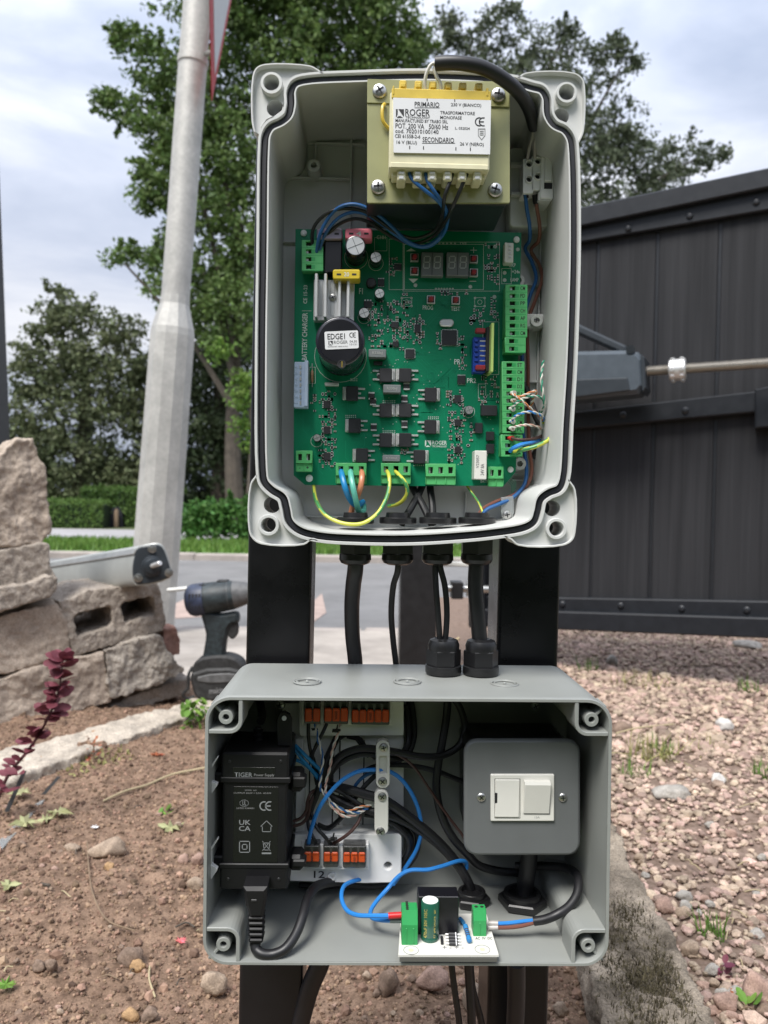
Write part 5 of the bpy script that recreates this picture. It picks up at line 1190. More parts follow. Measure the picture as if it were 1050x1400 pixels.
# back wall screws
for x, y in ((383, 963), (732, 965), (545, 962)): screw(x, y, 6, .566, lsh, M['zinc'], M['dark_recess'], 'fixing_screw', .002)
obj('screw_pillar', MB().cyl(W(383, 963, .566), W(383, 963, YLB), .004, n=14), M['case_grey'], lsh); obj('screw_pillar', MB().cyl(W(732, 965, .566), W(732, 965, YLB), .004, n=14), M['case_grey'], lsh); obj('screw_pillar', MB().cyl(W(545, 962, .566), W(545, 962, YLB), .004, n=14), M['case_grey'], lsh)

# ---------------------------------------------------------------- power supply
ps = thing('power_supply', 'black power supply brick with grey print strapped inside the lower box', 'power supply', W(350, 1216, .53))
YS1, YS2 = .503, .549
bo = part('body', M['black_plastic'], ps, 304, 1064, 392, 1186, YS1+.001, YS2, c=.0012)
part('end_lid', M['black_plastic'], ps, 302.5, 1029, 395, 1067, YS1, YS2+.001, c=.0014)
part('end_lid', M['black_plastic'], ps, 300, 1183, 394, 1217, YS1, YS2+.001, c=.0014)
part('strap_band', M['black_plastic'], ps, 301, 1063, 397, 1071, YS1-.0005, YS2, c=.0006)
part('strap_band', M['black_plastic'], ps, 299, 1181, 395, 1188, YS1-.0005, YS2, c=.0006)
part('print_panel', mat('panel_black', (.006, .006, .007), .22), bo, 319, 1075, 380, 1180, YS1+.0007, YS1+.0015, c=.0001)
part('print_panel', mat('panel_black2', (.006, .006, .007), .22), bo, 318, 1049, 376, 1062, YS1-.0003, YS1+.0004, c=.0001)
for x, y in ((314, 1041), (384, 1041), (312, 1202), (381, 1202)): obj('rivet', MB().lathe(W(x, y, YS1), FRONT, [(0, .0011), (.0004, .0008), (.0004, 0)], 10), M['black_cable'], ps)
for y0, y1 in ((1057, 1084), (1170, 1192)): part('latch', M['black_plastic'], ps, 395, y0, 414, y1, .512, .528, c=.002); part('latch_tongue', M['black_plastic'], ps, 399, y0+6, 418, y1-6, .510, .520, c=.001)
hb = MB().prism(pxo([(379,1020),(378,985),(382,976),(389,973),(396,977),(399,985),(399,1020)], .515), BACK*.004, .0005); hk = obj('hanging_tab', hb, M['black_plastic'], ps); obj('tab_hole', MB().cyl(W(388.5, 982, .5149), W(388.5, 982, .5145), .0016, n=14), M['case_light'], hk)
mb = MB()
for q in range(4): mb.lathe(W(353, 1022-q*7, .53), UP, [(0, .0045-q*.0005), (.0018, .005-q*.0005), (.0022, .0038-q*.0005), (.0034, .0036-q*.0005)], 14)
obj('strain_relief', mb, M['black_plastic'], ps)
for y0, y1 in ((1035, 1090), (1147, 1206)):
    mb = MB(); mb.prism([W(286, y0+14, .497), W(297, y0, .497), W(298, y0+1, .497), W(289, y0+16, .497), W(289, (y0+y1)/2+6, .497), W(297, y1-18, .497), W(297, y1-16, .497), W(286, y1, .497)], BACK*.004, .0002); obj('side_bracket', mb, M['case_light'], ps)
    part('bracket_arm', M['black_plastic'], ps, 290, (y0+y1)/2-6, 306, (y0+y1)/2+8, .506, .52, c=.001)
YZ = YS1+.00058; C1 = lambda a, b_: (270+a/3.62, 900+b_/3.62); C2 = lambda a, b_: (270+a/3.62, 1100+b_/3.62)
text('TIGER', *C1(183,565), *C1(272,588), YS1-.0004, ps, M['bin_print']); text('Power Supply', *C1(280,571), *C1(380,588), YS1-.0004, ps, M['print_grey'])
text('OUTPUT 24.0V = 2.5A  60.0W', *C1(178,663), *C1(365,671), YZ, bo, M['print_grey']); text('MODEL  NO.', *C1(235,650), *C1(295,657), YZ, bo, M['print_grey']); ce(*C1(306,707), *C1(376,755), YZ, bo, 'bin_print')
text('UK\nCA', *C2(205,76), *C2(263,131), YZ, bo, M['bin_print'])
text('LISTED E340051', *C1(193,738), *C1(280,746), YZ, bo, M['print_grey'])
def outline(name, P_, w, Y, par, m, closed=True):
    mb = MB(); n = len(P_)
    for i in range(n if closed else n-1):
        (x0, y0), (x1, y1) = P_[i], P_[(i+1) % n]; dx, dy = x1-x0, y1-y0; L = math.hypot(dx, dy) or 1; ex, ey = dx/L*w/2, dy/L*w/2; nx_, ny_ = -ey, ex
        mb.face([W(x0-ex+nx_, y0-ey+ny_, Y), W(x0-ex-nx_, y0-ey-ny_, Y), W(x1+ex-nx_, y1+ey-ny_, Y), W(x1+ex+nx_, y1+ey+ny_, Y)])
    return obj(name, mb, M[m], par)
outline('class_mark', [C2(208,182), C2(258,182), C2(258,236), C2(208,236)], 1.2, YZ, bo, 'bin_print'); outline('class_mark', [C2(222,197), C2(245,197), C2(245,221), C2(222,221)], 1.2, YZ, bo, 'bin_print')
outline('house_mark', [C2(313,108), C2(342,80), C2(370,108), C2(363,108), C2(363,134), C2(321,134), C2(321,108)], .9, YZ, bo, 'bin_print')
outline('bin_mark', [C2(325,190), C2(358,190), C2(353,225), C2(331,225)], .9, YZ, bo, 'bin_print'); outline('bin_mark', [C2(322,182), C2(360,228)], .8, YZ, bo, 'bin_print', False); outline('bin_mark', [C2(360,182), C2(322,228)], .8, YZ, bo, 'bin_print', False); outline('bin_mark', [C2(322,241), C2(361,241)], 2.2, YZ, bo, 'bin_print', False)
outline('test_mark', [C1(231+22*math.cos(R(a)), 717+16*math.sin(R(a))) for a in range(0, 360, 20)], .9, YZ, bo, 'bin_print'); text('UL', *C1(222,706), *C1(241,728), YZ, bo, M['bin_print'])
# mains plug and lead
pl = thing('mains_plug', 'black moulded mains plug with ribbed strain relief under the power supply', 'plug', W(350, 1290, .52))
mb = MB(); Yq = .4875
mb.prism(pxo([(332,1214),(365,1214),(364,1232),(359,1256),(341,1256),(336,1240)], Yq), BACK*.018, .002); obj('moulding', mb, M['black_plastic'], pl)
part('grip_mark', M['black_cable'], pl, 343, 1230, 351, 1234, Yq-.0003, Yq+.001)
for q in range(5): part('relief_rib', M['black_plastic'], pl, 338.5+q*.4, 1254+q*7.6, 360-q*.2, 1259.5+q*7.6, Yq+.001, Yq+.0125, c=.0008)
obj('relief_core', MB().tube([W(350, 1250, .4955), W(349.5, 1270, .4945), W(349, 1292, .4935)], .0036, 12, 3), M['black_plastic'], pl)
wire('mains_lead', 'black mains lead curving from the plug up behind the white carrier', [(349,1288,493.5),(350,1297,492),(358,1304,490),(372,1305,490),(389,1298,491),(404,1278,498),(414,1252,508),(420,1230,520),(430,1214,534),(446,1207,550),(470,1204,568)], .0033, 'black_cable', 'cable', n=12)

# ---------------------------------------------------------------- white connector carrier with lever connectors
cr_ = thing('connector_carrier', 'white plastic carrier plate holding orange lever connectors in the lower box', 'carrier', W(470, 1208, .56))
YK = .556
plate('back_plate', [rrect(386, 962, 552, 1196, 3)], .571, .5745, M['white_plastic'], cr_, bev=.0005)
for x in (423, 455, 464, 497): part('slot', M['dark_recess'], cr_, x-.8, 1012, x+.8, 1134, .5702, .5715, c=0)
for x0, x1 in ((440, 453), (463, 474), (480, 496)): part('slot', M['dark_recess'], cr_, x0, 1131, x1, 1132.4, .5702, .5715, c=0)
plate('top_shelf', [rrect(409, 955, 552, 1006, 3)], YK, .572, M['white_plastic'], cr_, bev=.0006)
plate('lower_shelf', [[(396,1150),(405,1141),(546,1140),(549,1143),(549,1196),(541,1207),(500,1208),(396,1205)], circ(530.5, 1184, 5.2, 18)], YK-.002, .572, M['white_plastic'], cr_, bev=.0008)
obj('hole_liner', MB().cyl(W(530.5, 1184, .570), W(530.5, 1184, .5705), .0032, n=16), mat('hole_green', (.16, .26, .12), .5), cr_)
mb = MB(); mb.lathe(W(453.7, 1199, YK-.0035), BACK, [(.003, .0012), (.0002, .0012), (0, .0016), (0, .0028), (.0004, .0032), (.004, .0034)], 18); mb.f = [f for f in mb.f if len(f) == 4]; mb.sm = [True]*len(mb.f); mb.mi = [0]*len(mb.f); obj('boss', mb, M['white_plastic'], cr_)
for x0, x1, y0, y1 in ((404, 414, 1010, 1062), (404, 416, 1060, 1140)): part('side_rail', M['white_plastic'], cr_, x0, y0, x1, y1, .560, .572, c=.0006)
for x0, x1 in ((412,416),(438,443),(476,480.5),(532.5,536)): part('cradle', M['white_plastic'], cr_, x0, 957, x1, 992, .550, .557, c=.0004)
for x0, x1 in ((412,415.6),(437.4,442),(462.7,469),(500,504)): part('cradle', M['white_plastic'], cr_, x0, 1154, x1, 1187, .5475, .555, c=.0004)
part('cradle_bar', M['white_plastic'], cr_, 412, 1184, 504, 1189, .5475, .555, c=.0004)
text('12', 429, 1190.5, 444, 1200.5, YK-.0022, cr_, M['print_black'])
for q, (x, y) in enumerate(((430, 997), (459, 998))): mark('pen_mark', [(x-5,y-1.5),(x+4,y-2),(x+5,y+1),(x-3,y+2)], cr_, 'print_black', YK-.0001)
def lever(lab, x0, y0, x1, y1, n, down):
    Yf = .5405; t = thing('lever_connector', lab, 'connector', W((x0+x1)/2, y1, .548)); w = (x1-x0)/n; hh = y1-y0
    part('housing', M['clear_grey'], t, x0, y0, x1, y1, Yf+.0022, .5555, c=.0005)
    for q in range(n):
        a = x0+q*w
        ly0, ly1 = (y0+hh*.36, y1-hh*.1) if down else (y0+hh*.34, y1-hh*.24)
        part('lever', M['lever_orange'], t, a+.5, ly0, a+w-.5, ly1, Yf, Yf+.004, c=.0007)
        part('window', M['slot_dark'], t, a+w*.18, y0+1.5, a+w*.82, y0+hh*.3, Yf+.0020, Yf+.003, c=0)
        part('lever_tip', M['lever_orange'], t, a+1.2, ly0-1.2, a+w-1.2, ly0+2.5, Yf-.0006, Yf+.001, c=.0004)
    if down is not None:
        c_ = (x0+x1)/2; text('WAGO', c_-1.5, y0+hh*.45, c_+1.5, y0+hh*.8, Yf-.0008, t, M['print_black'], 90)
    return t
lever('two way orange lever connector on the upper row, beside the hanging tab', 416, 959, 438, 990, 2, True)
lever('three way orange lever connector on the upper row, in the middle', 443, 958, 476, 990, 3, True)
lever('five way orange lever connector on the upper row', 480.5, 961, 532.5, 991, 5, True)
lever('two way orange lever connector on the lower row with a blue wire', 415.6, 1156.5, 437, 1186, 2, False)
lever('two way orange lever connector on the lower row with a brown wire', 442, 1157, 462.7, 1186, 2, False)
lever('three way orange lever connector on the lower row, empty', 469, 1157, 500, 1187, 3, False)
def clamp(lab, x0, y0, x1, y1, s1, s2, hollow):
    t = thing('cable_clamp', lab, 'clamp', W((x0+x1)/2, y1, .56), 'white cable clamps'); Yc = .538
    outs = [rrect(x0, y0, x1, y1, 9)]
    if hollow: outs.append(rrect(x0+4.5, y0+22, x1-4.5, y1-20, 2))
    plate('bar', outs, Yc, Yc+.006, M['warm_white'], t, bev=.0006)
    if hollow: part('bar_floor', M['warm_white'], t, x0+4, y0+20, x1-4, y1-18, Yc+.003, Yc+.006)
    for x, y in (s1, s2): screw(x, y, 6, Yc-.0002, t, M['zinc'], M['dark_recess']); obj('pillar', MB().cyl(W(x, y, Yc+.0055), W(x, y, .572), .0032, n=12), M['warm_white'], t)
clamp('upper white cable clamp bar with a recessed middle', 514, 1012, 533, 1078, (524.5, 1022), (523, 1068), True)
clamp('lower white cable clamp bar with a plain flat middle', 512, 1080, 531, 1142, (522.5, 1089), (520, 1136.5), False)

# ---------------------------------------------------------------- wiring in the lower box
C4 = lambda a, b_: (400+a/4.375, 940+b_/4.375)
def c4(*p): return [(*C4(a, b_), z) for a, b_, z in p]
bk = 'black_cable'
B = lambda lab, r, *p: wire('black_lead', lab, c4(*p), r, bk, 'cable', n=10)
B('black cable bridging from the upper clamp to a wide loop below the top glands', .0026, (215,560,556),(235,470,552),(300,400,548),(400,365,546),(500,368,545),(600,382,546),(760,412,552),(900,405,558),(1000,340,562),(1030,230,566),(1000,120,568),(960,60,568))
B('second black cable curving under the upper clamp beside the bridging cable', .0022, (200,600,560),(230,510,556),(300,440,551),(400,400,548),(510,402,548),(600,425,552),(650,400,560),(690,330,566),(690,200,570),(680,100,572))
B('black cable hanging from the top and bending down to the right locknut', .0030, (930,50,566),(920,180,566),(895,330,562),(870,470,560),(860,600,560),(890,760,560),(960,900,562),(1050,1000,564),(1110,1060,567),(1220,1095,570),(1420,1110,573))
B('thick black cable from the lower clamp running down to the locknut', .0034, (225,590,558),(330,610,548),(440,640,546),(540,670,546),(650,740,550),(780,840,556),(900,950,560),(990,1060,560),(1050,1160,562),(1075,1230,566))
B('black cable below the lower clamp following the thick one', .0028, (240,660,562),(350,690,554),(470,740,549),(560,760,549),(680,810,555),(820,900,560),(930,1000,562),(1010,1100,562),(1060,1200,566))
B('thin black cable passing behind the clamps toward the switch', .0019, (430,500,566),(500,470,562),(600,462,560),(720,470,560),(860,500,562),(960,540,564),(1040,570,566))
B('black cable looping round the right end of the white carrier', .0026, (560,780,560),(660,840,562),(705,900,564),(700,980,566),(650,1060,570),(560,1100,575))
B('black cable looping wide round the carrier end', .0024, (560,740,562),(680,800,566),(745,880,568),(740,980,570),(690,1060,574),(600,1120,578))
B('thin black lead rising to the first upper connector', .0013, (95,215,548),(95,290,548),(105,370,550),(125,430,554),(150,520,558))
B('thin black lead slanting from the middle upper connector', .0013, (205,215,548),(180,270,546),(140,350,546),(118,410,550),(130,500,554),(145,580,558))
B('black bundle lead running steeply down the carrier', .0026, (285,250,562),(250,330,558),(205,430,554),(175,540,552),(150,620,552),(110,720,554),(95,780,558))
B('black lead slanting behind the blue arc up to the lower clamp', .0018, (500,520,552),(440,580,550),(390,640,550),(330,720,552),(280,790,556),(210,840,560),(150,820,562))
B('thin black lead dropping into the first lower connector', .0013, (85,770,554),(100,850,548),(130,910,546),(150,960,550))
B('thin black lead dropping into the second lower connector from the bundle', .0013, (110,750,552),(140,830,546),(190,890,545),(225,930,546),(230,965,550))
B('black lead bending down from the upper clamp across the carrier', .0020, (330,290,566),(400,310,562),(440,370,556),(500,420,556))
B('black lead along the top of the carrier behind the connectors', .0020, (280,300,568),(320,280,568),(370,290,566),(420,350,564),(460,410,560))
B('thick black lead under the bundle in front of the slots', .0028, (170,600,556),(230,650,554),(300,690,552),(380,720,551),(470,735,551))
wire('wire', 'bright blue wire arching over the carrier into the lower connector', c4((92,965,550),(100,900,544),(120,820,541),(160,720,539),(230,620,538),(310,545,538),(400,500,540),(480,492,541),(560,495,543),(640,540,546),(710,630,550),(755,740,554),(770,850,557),(745,960,560),(680,1070,560),(600,1180,556)), .0015, 'wire_blue_bright')
wire('wire', 'bright blue wire from the locknut lying across to the small board', [(638,1187,562),(637,1179,560),(628,1177,556),(605,1184,550),(585,1189,546),(560,1190,546),(545,1198,546),(530,1215,544),(515,1232,536),(507,1245,528),(508,1254,520),(522,1258,513),(542,1258,508)], .0015, 'wire_blue_bright')
wire('wire', 'bright blue wire looping under the carrier to the red ferrule', [(540,1200,562),(510,1200,560),(485,1204,552),(470,1212,542),(467,1228,532),(474,1244,522),(488,1251,514),(510,1252,509),(536,1252,506)], .0015, 'wire_blue_bright')
wire('wire', 'dull blue wire fanning out from the power supply latch', c4((15,345,548),(60,390,546),(110,440,548),(160,490,552),(200,560,556)), .0014, 'wire_cyan')
wire('wire', 'dull blue wire below the other latch wire', c4((10,365,549),(60,430,548),(110,490,550),(150,540,553),(190,600,558)), .0014, 'wire_cyan')
wire('wire', 'dull blue wire lying lowest beside the latch', c4((15,430,550),(60,450,549),(110,490,551),(160,540,555)), .0013, 'wire_cyan')
wire('wire', 'teal blue wire curving behind the bright arc to the clamp', c4((350,650,553),(380,580,550),(430,530,548),(500,500,548)), .0013, 'wire_blue')
wire('wire', 'thin brown wire falling from the upper clamp to the switch', c4((590,390,546),(660,420,548),(730,480,551),(800,580,554),(880,700,556),(960,810,558),(1020,890,560),(1060,980,562)), .0010, 'wire_dbrown')
wire('wire', 'thin brown wire looping to the second lower connector', c4((240,935,547),(300,900,544),(360,850,544),(400,790,546),(405,740,548),(370,680,550),(310,620,552),(240,580,556)), .0012, 'wire_dbrown')
wire('wire', 'dark red wire curving from the power supply edge', c4((5,800,546),(50,780,546),(80,740,547),(90,680,548),(110,630,550),(150,610,554)), .0012, 'wire_dbrown')
wire('wire', 'dark brown wire beside the dark red one at the power supply edge', c4((5,830,547),(60,810,547),(90,770,548),(105,700,549),(130,640,552),(170,600,556)), .0012, 'wire_dbrown')
pair('blue and white twisted wire falling from the first upper connector', c4((135,215,547),(150,300,543),(180,420,541),(170,520,541),(165,600,541),(200,650,542),(260,710,542),(340,745,542),(400,745,544),(450,720,546)), 'wire_blue', r=.00062)
pair('pink and white twisted wire falling from the middle upper connector', c4((290,215,547),(270,280,544),(240,370,542),(225,470,542),(200,570,542),(200,640,542),(240,720,542),(310,770,542),(380,760,544),(440,720,546)), 'core_pink', r=.0006)
pair('thin orange twisted strands between the bundle and the lower clamp', c4((210,690,545),(260,730,543),(330,740,542),(400,715,543),(470,705,546)), 'core_orange', r=.0005)
for x, y, l in ((240, 905, 'black cable tie stub above the second lower connector'), (262, 258, 'black cable tie stub under the middle upper connector')):
    t = thing('cable_tie', l, 'cable tie', W(*C4(x, y+20), .55)); mb = MB()
    c_ = W(*C4(x, y), .5425); mb.box(c_-Vector((.0016, .001, .0012)), c_+Vector((.0016, .001, .0012)), .0003)
    mb.cyl(c_, c_+Vector((.0010, -.0016, .0048)), .0007, .0005, 6); mb.cyl(c_-Vector((.003, 0, .0006)), c_+Vector((.003, 0, .0006)), .0009, n=6)
    obj('tie_head', mb, M['black_plastic'], t)

B('black lead dropping from the top behind the power supply', .0030, (-200,60,574),(-190,110,570),(-180,160,560),(-190,200,545))
B('black cable curling at the right end of the carrier', .0030, (520,470,566),(600,440,566),(680,400,570),(720,300,574),(715,150,576),(700,60,577))
B('thin black lead hooked beneath the lower clamp', .0016, (430,760,552),(520,780,550),(620,830,552),(690,910,556),(680,1000,562),(600,1090,570))
B('thin black lead crossing the carrier slots diagonally', .0014, (140,560,553),(230,600,549),(330,650,547),(430,720,547),(500,760,550))
B('black lead along the floor edge under the carrier', .0020, (40,1180,572),(200,1190,570),(330,1180,568),(480,1190,568),(600,1170,570))
# ---------------------------------------------------------------- metal clad fused switch
sw = thing('fused_switch', 'grey metal fused switch box with white rocker inside the lower box', 'switch', W(714, 1170, .55))
YW = .516
plate('front_plate', [rrect(634.5, 1011, 794, 1170.5, 18)], YW, YW+.005, M['metal_clad'], sw, bev=.002, smooth_=False)
plate('back_box', [rrect(642, 1022, 787, 1163, 12)], YW+.005, .579, M['relay'], sw, bev=.001)  # near-black colour stands in for the shade behind the front plate
plate('bezel', [rrect(671, 1059, 758, 1123, 1.5)], YW-.0018, YW+.002, M['warm_white'], sw, bev=.0006)
part('fuse_carrier', M['warm_white'], sw, 677, 1065.5, 710.5, 1118, YW-.0026, YW, c=.0004)
part('carrier_slot', M['dark_recess'], sw, 677, 1084, 680, 1098, YW-.0027, YW-.002, c=0)
outline('carrier_gap', [(676.5,1065),(711,1065),(711,1118.5),(676.5,1118.5)], .7, YW-.00186, sw, 'dark_recess')
part('rocker_recess', M['print_grey'], sw, 716.5, 1069, 753, 1114, YW-.0021, YW, c=.0001)
mb = MB(); a0, a1 = W(717.5, 1073, YW-.0055), W(751, 1112, YW-.0024)
z0, z1 = a0.z, a1.z; x0_, x1_ = a0.x, a1.x
mb.prism([Vector((x0_, YW-.0015, z1)), Vector((x0_, YW-.0026, z1)), Vector((x0_, YW-.0062, z0)), Vector((x0_, YW-.0055, z0+.0018)), Vector((x0_, YW-.0015, z0+.002))], (x1_-x0_, 0, 0), .0003); obj('rocker', mb, M['warm_white'], sw)
text('13A', 731, 1116, 738, 1119, YW-.0019, sw, M['seg_light'])
screw(658, 1090, 6, YW-.0002, sw, M['zinc'], M['dark_recess'], h=.0012); screw(769.4, 1090.4, 6, YW-.0002, sw, M['zinc'], M['dark_recess'], h=.0012)


# ---------------------------------------------------------------- locknuts on the floor of the lower box
zf = mp2(cav)[len(cav)//2][1]; zf = W(555, 1312, YLF).z
def nut(lab, x, y, r, ri):
    g = G(x, y, zf+.004); t = thing('locknut', lab, 'locknut', (g.x, g.y, zf)); mb = MB()
    mb.lathe((g.x, g.y, zf), UP, [(0, r*.98), (.001, r), (.0045, r), (.0055, r*.94), (.0055, ri*1.28)], 6, False); obj('hex', mb, M['gland'], t)
    mb = MB(); mb.lathe((g.x, g.y, zf), UP, [(.0008, ri*1.28), (.0085, ri*1.28), (.009, ri*1.2), (.009, ri), (.001, ri)], 28); mb.f = [f for f in mb.f if len(f) == 4]; mb.sm = [True]*len(mb.f); mb.mi = [0]*len(mb.f); obj('thread', mb, M['gland'], t)
    obj('bore', MB().cyl((g.x, g.y, zf+.0004), (g.x, g.y, zf+.0012), ri, n=24), M['dark_recess'], t); return g
g1 = nut('black hex locknut on the floor of the lower box where thin cables leave', 645, 1226, .0135, .0078)
g2 = nut('larger black hex locknut on the floor below the fused switch', 714, 1228, .0175, .0105)
wire('switch_cable', 'thick black cable dropping from the fused switch into the larger locknut', [(724,1160,555),(722,1185,557),(719,1205,559),(716,1222,561),(714,1236,562)], .0062, bk, 'cable', n=14)
wire('supply_lead', 'black sheathed lead curving round the lower box corner to the small white board', [(730,1259.5,512),(745,1257,510),(762,1250,509),(778,1239,512),(788,1224,517),(791,1208,524),(788,1195,534),(775,1187,548),(745,1184,562),(705,1184,570)], .0030, bk, 'cable', n=12)
wire('lead_core', 'blue core between the black lead and the green two way terminal', [(732,1258,512),(712,1260,511),(695,1262,511),(668,1263,512)], .0013, 'wire_blue_bright')
wire('lead_core', 'brown core between the black lead and the green two way terminal', [(732,1261,511),(712,1266,510),(695,1268,510),(668,1268,511)], .0013, 'wire_brown')
mbx = MB().cyl(W(681, 1262.5, .511), W(668, 1262, .512), .0017, n=10); tag(obj('ferrule', mbx, M['wire_grey']), 'grey ferrule on the blue core at the two way terminal', 'ferrule')
mbx = MB().cyl(W(681, 1268, .510), W(668, 1268, .511), .0017, n=10); tag(obj('ferrule', mbx, M['wire_grey']), 'grey ferrule on the brown core at the two way terminal', 'ferrule')
mbx = MB().cyl(W(531, 1252, .506), W(549, 1251, .506), .0021, n=12); tag(obj('ferrule', mbx, M['red_ferrule']), 'red ferrule on the blue wire at the small board', 'ferrule')
mbx = MB().cyl(W(533, 1258, .508), W(549, 1258, .508), .0019, n=12); tag(obj('ferrule', mbx, M['film_grey']), 'grey ferrule on the blue wire below the red one', 'ferrule')

# ---------------------------------------------------------------- small white board lying on the floor of the lower box
zb_ = zf+.0045
sbd = thing('small_circuit_board', 'small white circuit board with green capacitor lying on the lower box floor', 'circuit board', (W(613, 1300, .5).x, .515, zf))
def Gz(x, y, z): return G(x, y, z)
c0, c1, c2, c3 = G(544.5, 1305, zb_), G(682, 1305, zb_), G(665, 1249, zb_), G(548, 1249, zb_)
mb = MB(); mb.prism([c0, c1, c2, c3], -UP*.0016, .0001); wb = obj('board', mb, M['warm_white'], sbd)
mb = MB(); mb.box((c0.x+.001, c0.y-.0005, zf+.0002), (c1.x-.001, c0.y+.002, zb_-.0018)); obj('support', mb, M['board_edge'], sbd); obj('support', MB().box((c3.x+.002, c3.y-.004, zf+.0002), (c2.x-.002, c3.y-.001, zb_-.0018)), M['board_edge'], sbd)
def hole(x, y):
    g = G(x, y, zb_+.0001); obj('fixing_hole', MB().lathe(g, UP, [(0, .0017), (.0001, .0017), (.0001, 0)], 14), M['bobbin_cream'], wb)
    m2 = MB()
    m2.lathe(g, UP, [(0, .0049), (.0001, .0049), (.0001, .0046), (0, .0046)], 28); m2.f = [f for f in m2.f if len(f) == 4]; m2.sm = [False]*len(m2.f); m2.mi = [0]*len(m2.f); obj('printed_ring', m2, M['print_grey'], wb)
hole(562, 1299); hole(659.5, 1298)
def stand(name, m, x0, x1, yb, h, dep, c=.0004, top=None):
    """upright block: photo x range and foot line yb on the board, height, depth back"""
    a, b_ = G(x0, yb, zb_), G(x1, yb, zb_); Y0 = (a.y+b_.y)/2
    mb = MB(); mb.box((a.x, Y0, zb_), (b_.x, Y0+dep, zb_+h), c)
    return obj(name, mb, M[m], sbd), a.x, b_.x, Y0
def gterm(x0, x1, yb, n, h=.021, dep=.010):
    a, b_ = G(x0, yb, zb_), G(x1, yb, zb_); Y0 = a.y; xa, xb = a.x, b_.x; w = xb-xa
    mb = MB(); pf = [(0, 0), (0, h*.62), (dep*.35, h), (dep*1.3, h), (dep*1.5, h*.7), (dep*1.5, 0)]
    n_ = len(pf); mb.prism([Vector((xa, Y0+y, zb_+z)) for y, z in pf], (w, 0, 0), .0004)
    t = obj('screw_terminal', mb, M['conn_green_dark'], sbd)
    return t, xa, xb, Y0
t1, xa, xb, Y0 = gterm(549, 571, 1292, 5)
for q in range(5):
    y = Y0+.0035+.0; obj('wire_entry', MB().lathe((xa+(xb-xa)*.35, Y0+.0045+q*.0022, zb_+.0208), UP, [(0, .0010), (.0004, .0010), (.0004, 0)], 10), M['slot_dark'], t1)
for q in (.28, .72): obj('rib', MB().box((xa+(xb-xa)*q-.0005, Y0-.0004, zb_+.001), (xa+(xb-xa)*q+.0005, Y0+.001, zb_+.011), .0002), M['conn_green_dark'], t1)
t2, xa, xb, Y0 = gterm(647, 665, 1280, 2, .0165, .007)
for q in (.28, .72): obj('wire_entry', MB().lathe((xa+(xb-xa)*q, Y0+.006, zb_+.0163), UP, [(0, .0012), (.0004, .0012), (.0004, 0)], 10), M['slot_dark'], t2)
for q in (.5,): obj('rib', MB().box((xa+(xb-xa)*q-.0005, Y0-.0004, zb_+.001), (xa+(xb-xa)*q+.0005, Y0+.001, zb_+.009), .0002), M['conn_green_dark'], t2)
g = G(588, 1288, zb_); r = 12.5*S(.505); mb = MB(); g = Vector((g.x, g.y+r*.7, zb_))
mb.lathe(g, UP, [(0, r*.95), (.001, r), (.0025, r), (.003, r*.95), (.0036, r), (.0245, r), (.0255, r*.93)], 28); ec = obj('capacitor', mb, M['cap_green'], sbd)
obj('can_top', MB().lathe(g+UP*.0254, UP, [(0, r*.88), (.0003, r*.86), (.0003, 0)], 28), M['white_plastic'], ec)
for s_, x0, x1 in (('470uF 50V 105C', 579.5, 584), ('PF SAMXON  GF', 591, 595.5)): text(s_, x0, 1243, x1, 1283, g.y-r*.93, ec, M['gold_print'], 90)
rb, *_ = stand('relay', 'relay', 571, 626.5, 1278, .0255, .0135, .0005)
for q in range(4):
    x0, y0 = 613+q*.3, 1277+q*4.2; a, b_ = G(x0, y0, zb_+.0016), G(x0+12, y0+.4, zb_+.0016); d = obj('diode', MB().cyl(a, b_, .0013, n=10, c=.0002), M['chip'], sbd)
    obj('lead', MB().cyl(a-RIGHT*.002, b_+RIGHT*.002, .0004, n=6), M['solder'], d); obj('cathode_band', MB().cyl(b_-RIGHT*.0014, b_-RIGHT*.0007, .00135, n=10), M['label_white'], d)
a, b_ = G(604.5, 1290, zb_+.001), G(604, 1281, zb_+.001); obj('small_diode', MB().cyl(a, b_, .0009, n=8), M['chip'], sbd)
a, b_ = G(642, 1287, zb_+.0022), G(636, 1265, zb_+.005); mb = MB(); L = (b_-a).length; mb.lathe(a, b_-a, [(0, .0004), (.0003, .0016), (L*.2, .0018), (L*.3, .0014), (L*.7, .0014), (L*.8, .0018), (L-.0003, .0016), (L, .0004)], 12); rz2 = obj('resistor', mb, M['resistor_blue'], sbd)
for q in (.3, .42, .54, .66): obj('colour_band', MB().cyl(a.lerp(b_, q), a.lerp(b_, q+.05), .00148, n=12), M['wire_dbrown'], rz2)
obj('resistor', MB().cyl(G(629, 1256, zb_+.002), G(634, 1262, zb_+.002), .0014, n=10), M['resistor_blue'], sbd)
def floor_text(s, x0, y0, x1, y1, par, m):
    me = text_mesh(s); a, b_, d = G(x0, y1, zb_+.0001), G(x1, y1, zb_+.0001), G(x0, y0, zb_+.0001)
    lo = Vector((min(v.co.x for v in me.vertices), min(v.co.y for v in me.vertices))); hi = Vector((max(v.co.x for v in me.vertices), max(v.co.y for v in me.vertices)))
    for v in me.vertices: u, w = (v.co.x-lo.x)/(hi.x-lo.x), (v.co.y-lo.y)/(hi.y-lo.y); v.co = a+(b_-a)*u+(d-a)*w
    return mobj('lettering', me, M[m], par)
floor_text('AC  0V  DC', 650, 1281, 673, 1284.5, wb, 'print_black'); floor_text('+ - + -', 605, 1293, 634, 1297, wb, 'print_grey')
